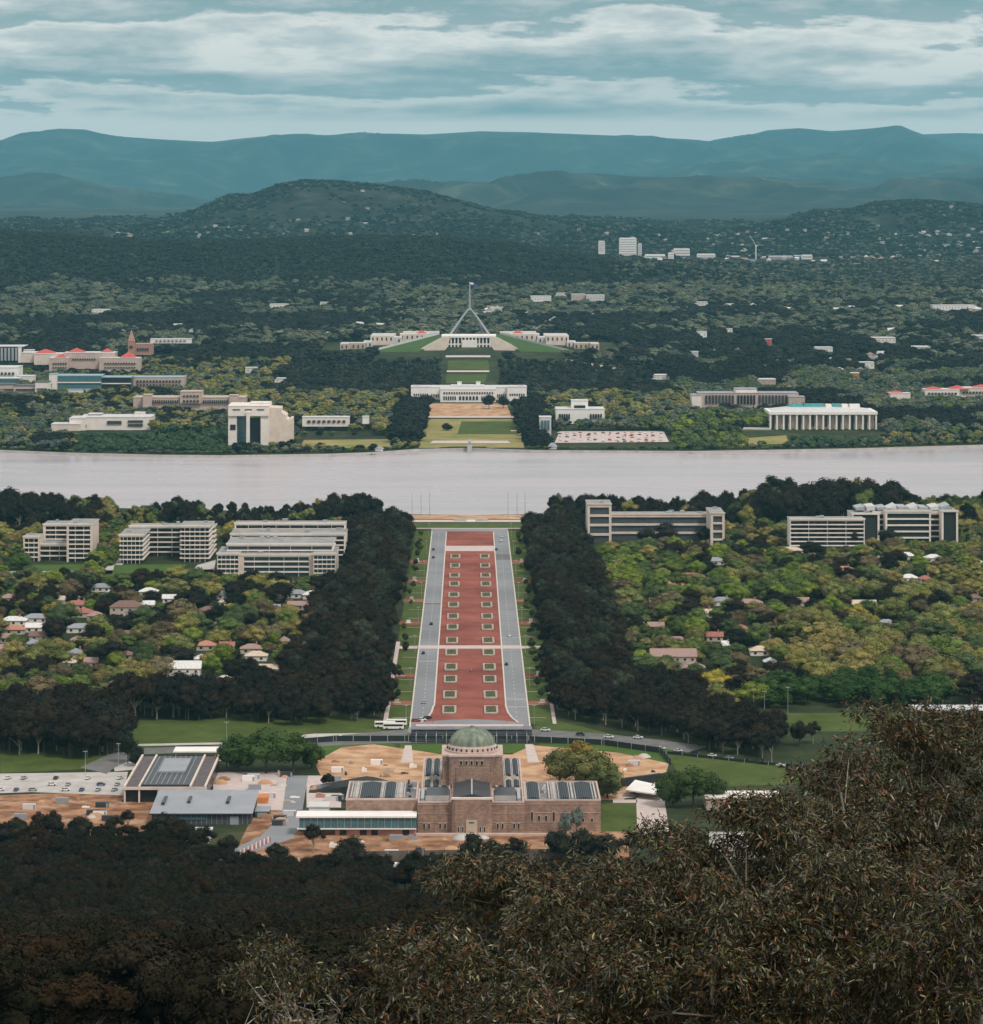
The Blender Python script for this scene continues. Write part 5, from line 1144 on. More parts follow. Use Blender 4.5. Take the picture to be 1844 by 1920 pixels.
for px, py, wpx, rc in HN:
    x, y = gp(px, py); w = wpx * y / F; d = min(16, max(9, w * .55)); h = 3.2 if wpx < 60 else 7; rh = 2.6 if wpx < 60 else 4
    lab = '%s roofed house, %s of the %s' % ({'terra': 'terracotta'}.get(rc, rc), hrow(py), side_word(px))
    if lab in cnt:
        cnt[lab] += 1
    else: cnt[lab] = 1
    lab2 = lab
    prev = [q for q in HN[:HN.index((px, py, wpx, rc))] if '%s roofed house, %s of the %s' % ({'terra': 'terracotta'}.get(q[3], q[3]), hrow(q[1]), side_word(q[0])) == lab]
    e = empty('house', (x, y, GZ), lab2, 'house', 'suburban houses among the trees')
    e['_px'] = px
    wall = M['house_wall'] if rc in ('pink', 'brown', 'red', 'terra') else M['warmwhite']
    w_ = MB().box(x - w / 2, x + w / 2, y, y + d, GZ, GZ + h, wall).build('wall', e)
    mb = MB(); (mb.hip if (px + py) % 3 else mb.gable)(x - w / 2, x + w / 2, y, y + d, GZ + h, GZ + h + rh, M['tint'], .7)
    r = mb.build('roof', e); r['tint'] = HR[rc]
    if px % 2: MB().box(x + w * .2, x + w * .2 + 1, y + d * .4, y + d * .4 + 1, GZ + h, GZ + h + rh + 1.2, M['brick']).build('chimney', r)
    n = max(2, int(w / 4.5))
    for k in range(n):
        xx = x - w / 2 + w * (k + .5) / n; MB().box(xx - .8, xx + .8, y - .1, y + .1, GZ + 1, GZ + 2.4, M['glass']).build('window', e)
        if h > 5: MB().box(xx - .7, xx + .7, y - .1, y + .1, GZ + 4.6, GZ + 5.9, M['glass']).build('window', e)
    late = HN.index((px, py, wpx, rc)) >= _n0; NE.append((x - w / 2 - (1 if late else 3), x + w / 2 + (1 if late else 3), y - (20 if late else 42), y + d + 3))
def number_labels(objs, key, word):
    """give things that would share a label their place in the photo, counted left to right"""
    by = {}
    for o in objs: by.setdefault(o['label'], []).append(o)
    O = ['first', 'second', 'third', 'fourth', 'fifth', 'sixth', 'seventh', 'eighth', 'ninth', 'tenth', 'eleventh', 'twelfth', 'thirteenth', 'fourteenth', 'fifteenth']
    for lab, g in by.items():
        if len(g) < 2 or len(g) > 15: continue
        g.sort(key=key)
        for i, o in enumerate(g): o['label'] = O[i] + ' ' + word + ' ' + lab
hs = [o for o in COL.objects if o.name.startswith('house') and '_px' in o]
number_labels(hs, lambda o: o['_px'], 'from the left,')
for o in hs: del o['_px']

# exclusions on the near bank (world rectangles)
NE += [(-46.5, 47, 1690, 2900), (-80, 70, 2740, 2900)]
def ne(pa, pb, yt, yb, x=0):
    y0, y1 = yd(yb), yd(yt); NE.append((wx(pa, (y0 + y1) / 2), wx(pb, (y0 + y1) / 2), y0, y1))
for q in ((30,180,1030,1090), (215,410,1030,1094), (400,640,1040,1100)): ne(*q)
NE += [(wx(30, 2500), wx(180, 2500), 2430, 2600), (wx(215, 2500), wx(410, 2500), 2420, 2600), (wx(405, 2420), wx(655, 2500), 2330, 2625), (wx(1095, 2640), wx(1150, 2640), 2560, 2720), (wx(1150, 2640), wx(1362, 2640), 2590, 2720), (wx(1478, 2560), wx(1630, 2560), 2525, 2610), (wx(1590, 2640), wx(1805, 2640), 2590, 2700)]
trees = {}        # kind -> list of arrays
def add(kind, X, Y, H, Wd, T, Vi):
    trees.setdefault(kind, []).append((X, Y, H, Wd, T, Vi))
# 1. the slope below the lookout
X, Y = grid(-330, 330, 360, 1420, 8.2); ok = inframe(X, Y, 260); X, Y = X[ok], Y[ok]
px, py = scr(X, Y, ground(X, Y))
keepm = (Y < 1325) & ~pol(px, py, [(700, 1700), (760, 1690), (770, 1655), (705, 1650)])
bnd = np.interp(px, [0, 340, 420, 600, 700, 900, 1150, 1300, 1844], [1432, 1425, 1345, 1330, 1335, 1345, 1325, 1310, 1310])
keepm = (Y < bnd) & ~((px > 690) & (px < 790) & (Y > 1150) & (Y < 1290)) & (NR.rand(len(X)) < .93)
keepm &= ~((px > 1100) & (Y > 1290))
X, Y = X[keepm], Y[keepm]; n = len(X); T, g = pick([SLOPE, DARK], [.8, .2], n)
H = NR.uniform(9, 15, n) * np.where(Y > 1290, .8, 1)
add('gum_tree', X, Y, H, H * NR.uniform(.85, 1.15, n), T, NR.randint(0, 5, n))
# 2. the avenue belts
for s in (-1, 1):
    X, Y = grid(44 if s > 0 else -103, 101 if s > 0 else -46, 1795, 2830, 9.5, .42); ok = (np.abs(X) < 90) | (NR.rand(len(X)) < .6); X, Y = X[ok], Y[ok]
    n = len(X); T, g = pick([AVEN, [(.04, .046, .03)]], [.75, .25], n); T = T * NR.uniform(.7, 1.35, (n, 1)); H = NR.uniform(11.5, 20, n)
    add('avenue_gum', X, Y, H, H * NR.uniform(.85, 1.0, n), T, NR.choice([0, 2, 2, 3, 1], n))
# dark groups spreading from the near end of both belts
D1 = [(215,1318),(480,1300),(640,1275),(745,1285),(735,1352),(560,1362),(440,1352),(230,1352),(215,1330)]
D2 = [(1030,1330),(1180,1290),(1300,1300),(1370,1350),(1430,1362),(1465,1385),(1460,1425),(1395,1420),(1300,1408),(1290,1396),(1200,1372),(1060,1348)]
D3 = [(-60,1360),(205,1362),(235,1385),(205,1420),(190,1424),(-60,1412)]
X, Y = grid(-420, 260, 1560, 2100, 9.5); px, py = scr(X, Y, GZ)
m = pol(px, py, D1) | pol(px, py, D2) | pol(px, py, D3); X, Y = X[m], Y[m]; n = len(X); T, g = pick([DARK, AVEN], [.6, .4], n); H = NR.uniform(11, 18, n)
H = np.where((Y < 1760) & (X < -150), H * 1.5, H)
add('dark_eucalypt', X, Y, H, H * NR.uniform(.8, 1, n), T, NR.choice([0, 2, 3, 2], n))
# 3. the lakeside tree line
X, Y = grid(-600, 640, 2738, 2872, 12.5); ok = inframe(X, Y) & ((np.abs(X) > 62)); X, Y = X[ok], Y[ok]; px, py = scr(X, Y, GZ)
Y = np.minimum(Y, shore_n(px) - 14)
hh = np.interp(px, [-100, 30, 130, 190, 230, 330, 400, 560, 640, 700, 790, 960, 1050, 1160, 1240, 1330, 1400, 1440, 1560, 1680, 1720, 1844], [20, 27, 20, 22, 11, 20, 12, 13, 22, 24, 15, 15, 20, 22, 15, 22, 22, 32, 36, 32, 20, 22])
n = len(X); H = hh * (.5 + .62 * NR.rand(n) ** .8)
isg = ((px > 190) & (px < 300)) | (px > 1690); T, g = pick([DARK, GREEN, OLIVE], [.88, .08, .04], n); T2, g2 = pick([GREEN, OLIVE], [.5, .5], n); T = np.where(isg[:, None] & (NR.rand(n, 1) < .75), T2, T)
add('lakeside_tree', X, Y, H, H * NR.uniform(.7, .95, n), T, NR.choice([0, 2, 3, 1, 2], n))
# 4. suburbs both sides
X, Y = grid(-640, 640, 1700, 2738, 12.6); px, py = scr(X, Y, GZ)
ok = inframe(X, Y) & (((X < -97) & (py < 1345) & ~pol(px, py, D1) & ~pol(px, py, D3)) | ((X > 101) & ~pol(px, py, D2) & (py < 1338) & ~((px > 1395) & (py > 1328))))
X, Y, px, py = X[ok], Y[ok], px[ok], py[ok]
n = len(X); cl = fbm(X / 90 + 3, Y / 130, 3)
T, g = pick([GREEN, BRIGHT, OLIVE, DARK, YELL, BROWN], [.36, .13, .27, .12, .02, .1], n)
Ta, _ = pick([DARK, BROWN], [.85, .15], n); Tb, _ = pick([OLIVE, BROWN, GREEN], [.7, .1, .2], n); Tc, _ = pick([BRIGHT, GREEN], [.5, .5], n)
hi = (cl > .56)[:, None]; lo = (cl < .43)[:, None]; u = NR.rand(n, 1)
T = np.where(hi & (u < .6), Tb, T); T = np.where(lo & (u < .45), Ta, T)
big = pol(px, py, [(1480, 1290), (1440, 1235), (1500, 1190), (1640, 1150), (1844, 1180), (1900, 1290)])[:, None]; T = np.where(big & (u < .72), Tb, T)
hedge = pol(px, py, [(1425, 1337), (1430, 1295), (1600, 1290), (1790, 1305), (1800, 1337)])[:, None]; Th, _ = pick([[(.035, .07, .022), (.045, .085, .025)]], [1], n); T = np.where(hedge, Th, T)
brt = pol(px, py, [(1100, 1120), (1110, 1020), (1180, 1000), (1300, 1090), (1500, 1080), (1560, 1120), (1400, 1150)])[:, None]; T = np.where(brt & (u < .55), Tc, T)
H = 6 + 10 * NR.rand(n) ** 1.2; H = np.where(lo[:, 0], H * 1.15, H); H = np.where(big[:, 0] & (u[:, 0] < .6), H * 1.35, H); H = np.where(py < 1100, H * .85, H)
Wd = H * NR.uniform(1.05, 1.6, n)
Vi = NR.choice([0, 1, 3, 4, 2, 5], n, p=[.27, .25, .2, .18, .07, .03]); Wd = np.where(Vi == 5, H * .5, Wd)
add('suburban_tree', X, Y, H, Wd, T, Vi)
# verge shrubs against the belts, behind the parade
# 5. far bank
def farband(kind, y0, y1, s, fn, m=140):
    w = (AX + 300) * y1 / F; X, Y = grid(-w, w + 60, y0, y1, s); ok = inframe(X, Y, m); X, Y = X[ok], Y[ok]
    px = AX + F * X / Y; ok = Y > shore_f(px) + 8; X, Y, px = X[ok], Y[ok], px[ok]
    py = HY + F * (CZ - ground(X, Y)) / Y
    fn(kind, X, Y, px, py)
def fb1(kind, X, Y, px, py):
    n = len(X); cl = fbm(X / 110 + 50, Y / 160, 3); u = NR.rand(n)
    Td, _ = pick([FDARK], [1], n); Tm, _ = pick([FMID, GREEN], [.8, .2], n); Ty, _ = pick([OLIVE, FMID, FDARK], [.5, .3, .2], n); Tb, _ = pick([BRIGHT, GREEN], [.3, .7], n); Tw, _ = pick([[(.05, .09, .05), (.06, .1, .05)]], [1], n)
    T = np.where((cl > .5)[:, None], Tm, Td)
    dk = np.interp(px, [-100, 90, 150, 420, 460, 760], [.9, .85, .4, .3, .15, .15]); T = np.where(((px < 790) & (u > dk))[:, None], Ty, T)
    T = np.where(((Y < 3810) & (px > 140) & (px < 430))[:, None], Tw, T)
    T = np.where(((Y > 3880) & (Y < 4330) & (px > 440) & (px < 745) & (u < .85))[:, None], Ty, T)
    T = np.where(((Y > 3880) & (Y < 4360) & (px > 1010) & (px < 1300) & (u < .75))[:, None], Ty, T)
    T = np.where(((Y < 3960) & (px > 1240) & (px < 1480) & (u < .8))[:, None], Tb, T)
    T = np.where(((Y < 3790) & (px >= 1480) & (u < .85))[:, None], np.where((px > 1640)[:, None], Ty, Tw), T)
    H = NR.uniform(8, 17, n); H = np.where(Y < 3790, NR.uniform(5, 10, n), H); H = np.where((px < 130) & (Y < 3790), NR.uniform(9, 14, n), H)
    hedge = (np.abs(X) > 56) & (np.abs(X) < 94) & (Y > 3700) & (Y < 4230)
    T = np.where(hedge[:, None], Td, T); H = np.where(hedge, NR.uniform(14, 20, n), H)
    belt = (np.abs(X) < 280) & (Y > 4330); T = np.where(belt[:, None], Td * NR.uniform(.8, 1.9, (n, 1)), T); H = np.where(belt, NR.uniform(8, 16, n), H)
    ok = excl(X, Y, EXC) & ~((Y > 4330) & (Y < 4420) & (np.abs(X) < 90) & (H > 13))
    H = np.where((Y > 4690) & (np.abs(X) < 270), np.minimum(H, NR.uniform(4, 9, n)), H); Wd = H * NR.uniform(1.1, 1.6, n); Vi = NR.choice([0, 1, 3, 2, 4], n, p=[.3, .3, .2, .15, .05]); Wd = np.where(Vi == 4, H * .55, Wd)
    add(kind, X[ok], Y[ok], H[ok], Wd[ok], T[ok], Vi[ok])
farband('parkland_tree', 3560, 4900, 13.5, fb1)
# low shrubs right along the far waterline
xs = np.linspace(-1000, 1050, 420); px = AX + F * xs / 3620
ys = shore_f(px) + 9 + NR.uniform(0, 5, len(xs)); m = ~((xs > -62) & (xs < 66)) & ~((px < 330) & (px > 110) & (NR.rand(len(xs)) < .5)) & (NR.rand(len(xs)) < .9)
n = m.sum(); T, _ = pick([GREEN, FMID, FDARK], [.5, .3, .2], n); H = NR.uniform(2.4, 5, n)
SHR = (xs[m], ys[m], H, H * 2.2, T, NR.randint(0, 2, n))
# houses of the far suburbs
FH = []
for k in range(4200):
    Yh_ = 4550 + 9500 * (k / 4200.0) ** 1.2 if k < 1100 else R.uniform(8800, 14200)
    pxh = R.uniform(-60, 1900); x = wx(pxh, Yh_)
    if abs(x) < 380 and Yh_ < 5500: continue
    if Yh_ < 9000 and 7050 < Yh_ and pxh < 1150: continue
    if Yh_ < 5000 and pxh < 700: continue
    z = gz(x, Yh_)
    dens = float(fbm(np.array([x / 420.]), np.array([Yh_ / 600.]), 2)[0])
    if dens < .46 or R.random() < (.5 if Yh_ < 8000 else .55): continue
    zz = gz(x, Yh_ + 60)
    if z > 186 and R.random() < .85: continue
    if Yh_ > 9000 and zz - z < -1: continue
    FH.append((x, Yh_, z, pxh))
FH.sort(key=lambda t: t[1])
def hid(x, Y, z): return 0
for x, Yh_, z, p_ in FH:
    w = 11 if Yh_ < 9000 else 12; EXC.append((x - w / 2 - 2, x + w / 2 + 2, Yh_ - (40 if Yh_ < 7000 else 60), Yh_ + 12))
def fb2(kind, X, Y, px, py):
    n = len(X); cl = fbm(X / 170 + 50, Y / 260, 3); u = NR.rand(n)
    Td, _ = pick([FDARK], [1], n); Tm, _ = pick([FMID, FDARK, [(.13, .15, .09), (.16, .17, .11)]], [.55, .3, .15], n); Td = Td * NR.uniform(.8, 1.7, (n, 1))
    cl = fbm(X / 260 + 50, Y / 420, 3) * .65 + cl * .35; thr = np.interp(py, [540, 600, 640, 680, 720], [.44, .47, .53, .6, .62]) + np.where((px > 880) & (py > 600), .05, 0); T = np.where((cl + (u - .5) * .16 > thr)[:, None], Tm, Td)
    H = NR.uniform(8, 18, n); Wd = H * NR.uniform(1.2, 1.8, n); T = np.where(((NR.rand(n) < .16) & (cl > .48))[:, None], np.array([[.15, .165, .12]]) * NR.uniform(.7, 1.3, (n, 1)), T); Vi = NR.choice([0, 1, 3, 2], n); ok = excl(X, Y, EXC)
    add(kind, X[ok], Y[ok], H[ok], Wd[ok], T[ok], Vi[ok])
farband('far_suburb_tree', 4900, 7180, 17.5, fb2)
def fb3(kind, X, Y, px, py):
    n = len(X); u = NR.rand(n); Td, _ = pick([[(.026, .032, .026), (.032, .038, .03), (.036, .038, .03)]], [1], n); Tm, _ = pick([FMID, FDARK], [.5, .5], n)
    T = np.where(((px > 1150) & (u < .7))[:, None], Tm, Td); T = np.where((u > .93)[:, None], T * 1.8, T)
    H = NR.uniform(8, 13, n); ok = excl(X, Y, [e_ for e_ in EXC if e_[3] > 7100]); Wd = H * NR.uniform(1.1, 1.6, n)
    add(kind, X[ok], Y[ok], H[ok], Wd[ok], T[ok], NR.randint(0, 3, n)[ok])
farband('ridge_tree', 7180, 9300, 14.5, fb3, 90)
def fb4(kind, X, Y, px, py):
    n = len(X); u = NR.rand(n); T, _ = pick([[(.024, .03, .026), (.032, .038, .03)], FMID], [.82, .18], n)
    z = ground(X, Y); cl = fbm(X / 300, Y / 420, 3); top = z > 215
    ok = (cl + (u - .5) * .5 > np.where(top, .5, .36)) & excl(X, Y, [e_ for e_ in EXC if e_[3] > 9200]); H = NR.uniform(9, 15, n); Wd = H * NR.uniform(1.2, 1.8, n)
    add(kind, X[ok], Y[ok], H[ok], Wd[ok], T[ok], NR.randint(0, 3, n)[ok])
farband('hill_tree', 9300, 14000, 21, fb4, 60)

# ------------------------------------------------------------------ plant them: 300 of a kind as things, the rest as one mass
def zone_label(kind, px, py, Y, T, Wd, H):
    side = 'left' if px < AX else 'right'
    lum = T.sum(); yel = T[0] > T[1] * 1.02 and lum > .25
    c = 'dark' if lum < .125 else ('yellow' if T[0] > .2 else ('brownish' if T[0] > T[1] * 1.15 else ('olive' if T[0] > T[1] * .9 else ('bright green' if T[1] > .125 else 'green'))))
    sz = 'broad' if Wd / H > 1.2 else ('slender' if Wd / H < .7 else 'rounded')
    if kind == 'gum_tree': return '%s gum tree on the wooded slope %s, %s' % ({'dark': 'dark'}.get(c, 'brownish'), 'at the bottom left' if px < 400 else ('left of centre' if px < 760 else 'behind the foreground leaves'), 'near its lower edge' if Y > 1150 else 'within the mass'), 'gum trees on the slope'
    if kind == 'avenue_gum': return 'dark gum in the tree belt %s of the red parade, %s' % (side, 'toward the memorial' if Y < 2050 else ('midway along' if Y < 2450 else 'toward the lake')), 'gums in the %s avenue belt' % side
    if kind == 'dark_eucalypt': return 'dark eucalypt %s' % ('in the tall stand at the left edge above the car park' if px < 235 else ('in the mass between left suburb and parade' if px < AX else 'in the mass right of the parade near the curving road')), 'dark eucalypts near the memorial'
    if kind == 'lakeside_tree': return '%s tree on the near lake shore, %s' % (c, 'far left behind the first office' if px < 200 else ('behind the left office blocks' if px < 660 else ('beside the end of the parade' if px < 1100 else ('behind the cream office tower' if px < 1380 else ('in the tall stand before the right offices' if px < 1690 else 'at the right edge'))))), 'trees along the near lake shore'
    if kind == 'suburban_tree': return '%s %s tree among houses of the %s suburb, %s' % (sz, c, side, 'near row' if py > 1230 else ('middle rows' if py > 1120 else 'beside the offices')), 'garden trees of the %s suburb' % side
    return '%s %s tree on the far shore, %s' % (sz, c, 'left of the concrete court' if px < 430 else ('between court and axis lawn' if px < 760 else ('right of the axis lawn' if px < 1310 else 'around the columned library'))), 'parkland trees on the far shore'
KEY = {'gum_tree': 'slope', 'avenue_gum': 'near', 'dark_eucalypt': 'near', 'lakeside_tree': 'near', 'suburban_tree': 'near', 'parkland_tree': 'far', 'far_suburb_tree': 'far', 'ridge_tree': 'remote', 'hill_tree': 'remote'}
STUFF = {'gum_tree': ('slope_woods', 'dark brown green eucalypt woods covering the slope below the lookout'), 'avenue_gum': ('avenue_woods', 'dark gum belts running along both sides of the parade'),
 'dark_eucalypt': ('eucalypt_woods', 'dark eucalypt mass at the near ends of the belts'), 'lakeside_tree': ('lakeside_woods', 'mixed trees along the near lake shore'),
 'suburban_tree': ('suburb_foliage', 'mixed green and olive trees filling the near suburbs'), 'parkland_tree': ('parkland_woods', 'parkland trees behind the far shore'),
 'far_suburb_tree': ('far_woods', 'dark and olive trees of the suburbs beyond the parliament'), 'ridge_tree': ('ridge_woods', 'dark woods on the long ridge'), 'hill_tree': ('hill_woods', 'scattered scrub on the distant hills')}
TRK = {}
def individual(kind, i, x, y, z, h, w, t, v, parts, label=None, group=None, cat='tree', bur=1.0):
    key = KEY.get(kind, 'near'); me = PROTO[key][1][v]; kd = PROTO[key][2][v]
    rz = R.uniform(0, 6.28)
    if parts:
        e = bpy.data.objects.new(kind, None); COL.objects.link(e); e.empty_display_size = .1
        if (key, v) not in TRK:
            TRK[(key, v)] = (crown_only(me), trunk_only(me))
        c = bpy.data.objects.new('crown', TRK[(key, v)][0]); COL.objects.link(c); c.parent = e; c['tint'] = [float(q) for q in t]
        k = bpy.data.objects.new('trunk', TRK[(key, v)][1]); COL.objects.link(k); k.parent = e
    else:
        e = bpy.data.objects.new(kind, me); COL.objects.link(e); e['tint'] = [float(q) for q in t]
    e.location = (x, y, z - .2); e.rotation_euler = (0, 0, rz); e.scale = (w / .86, w / .86, h)
    return tag(e, label, cat, group)
def split_mesh(me, keep_mat, name):
    n = len(me.polygons); mi = np.zeros(n, np.int32); me.polygons.foreach_get('material_index', mi)
    ls = np.zeros(n, np.int32); lt = np.zeros(n, np.int32); me.polygons.foreach_get('loop_start', ls); me.polygons.foreach_get('loop_total', lt)
    vi = np.zeros(len(me.loops), np.int32); me.loops.foreach_get('vertex_index', vi); co = np.zeros(len(me.vertices) * 3, np.float32); me.vertices.foreach_get('co', co); co = co.reshape(-1, 3)
    m = mi == keep_mat; lm = np.repeat(m, lt); v2 = vi[lm]; u, inv = np.unique(v2, return_inverse=True); lt2 = lt[m]
    o = bpy.data.meshes.new(name); o.vertices.add(len(u)); o.vertices.foreach_set('co', co[u].ravel()); o.loops.add(len(inv)); o.loops.foreach_set('vertex_index', inv.astype(np.int32).ravel())
    o.polygons.add(len(lt2)); o.polygons.foreach_set('loop_start', np.concatenate([[0], np.cumsum(lt2)[:-1]]).astype(np.int32)); o.polygons.foreach_set('loop_total', lt2)
    o.materials.append(me.materials[keep_mat]); o.update(calc_edges=True); return o
def crown_only(me): return split_mesh(me, 0, 'crown')
def trunk_only(me): return split_mesh(me, 1, 'trunk')
for kind, L in trees.items():
    X = np.concatenate([l[0] for l in L]); Y = np.concatenate([l[1] for l in L]); H = np.concatenate([l[2] for l in L]); Wd = np.concatenate([l[3] for l in L]); T = np.concatenate([l[4] for l in L]); Vi = np.concatenate([l[5] for l in L])
    if KEY[kind] == 'near' : ok = excl(X, Y, NE)
    else: ok = np.ones(len(X), bool)
    X, Y, H, Wd, T, Vi = X[ok], Y[ok], H[ok], Wd[ok], T[ok], Vi[ok]
    Z = ground(X, Y); px, py = scr(X, Y, Z); top = HY + F * (CZ - Z - H) / Y
    big_enough = kind in ('gum_tree', 'avenue_gum', 'dark_eucalypt', 'lakeside_tree', 'suburban_tree', 'parkland_tree')
    ind = np.zeros(len(X), bool)
    if big_enough:
        vis = (px > 5) & (px < 1840) & (top < 1900)
        if kind == 'gum_tree': vis &= ~((px > 760) & (Y < 1290)) & (Y > 430)
        score = (H * Wd) / Y ** 2 * vis
        if kind == 'gum_tree': score = score * np.where(top < np.interp(px, [0, 760], [1900, 1900]), 1, 0)
        order = np.argsort(-score)[:280]; order = order[score[order] > 0]; ind[order] = True
    parts = kind in ('gum_tree', 'avenue_gum', 'dark_eucalypt', 'suburban_tree')
    for i in np.where(ind)[0]:
        lab, grp = zone_label(kind, px[i], py[i], Y[i], T[i], Wd[i], H[i])
        individual(kind, i, X[i], Y[i], Z[i], H[i], Wd[i], T[i], int(Vi[i]), parts, lab, grp)
    r = ~ind; nm, lab = STUFF[kind]
    scatter(nm, KEY[kind], np.stack([X[r], Y[r], Z[r] - .2], 1), np.stack([Wd[r] / .86, Wd[r] / .86, H[r]], 1), NR.uniform(0, 6.28, r.sum()), Vi[r], T[r], lab)
x_, y_, h_, w_, t_, v_ = SHR
scatter('waterside_undergrowth', 'far', np.stack([x_, y_, ground(x_, y_)], 1), np.stack([w_, w_, h_], 1), NR.uniform(0, 6.28, len(x_)), v_, t_, 'low green shrubs along the far waterline')

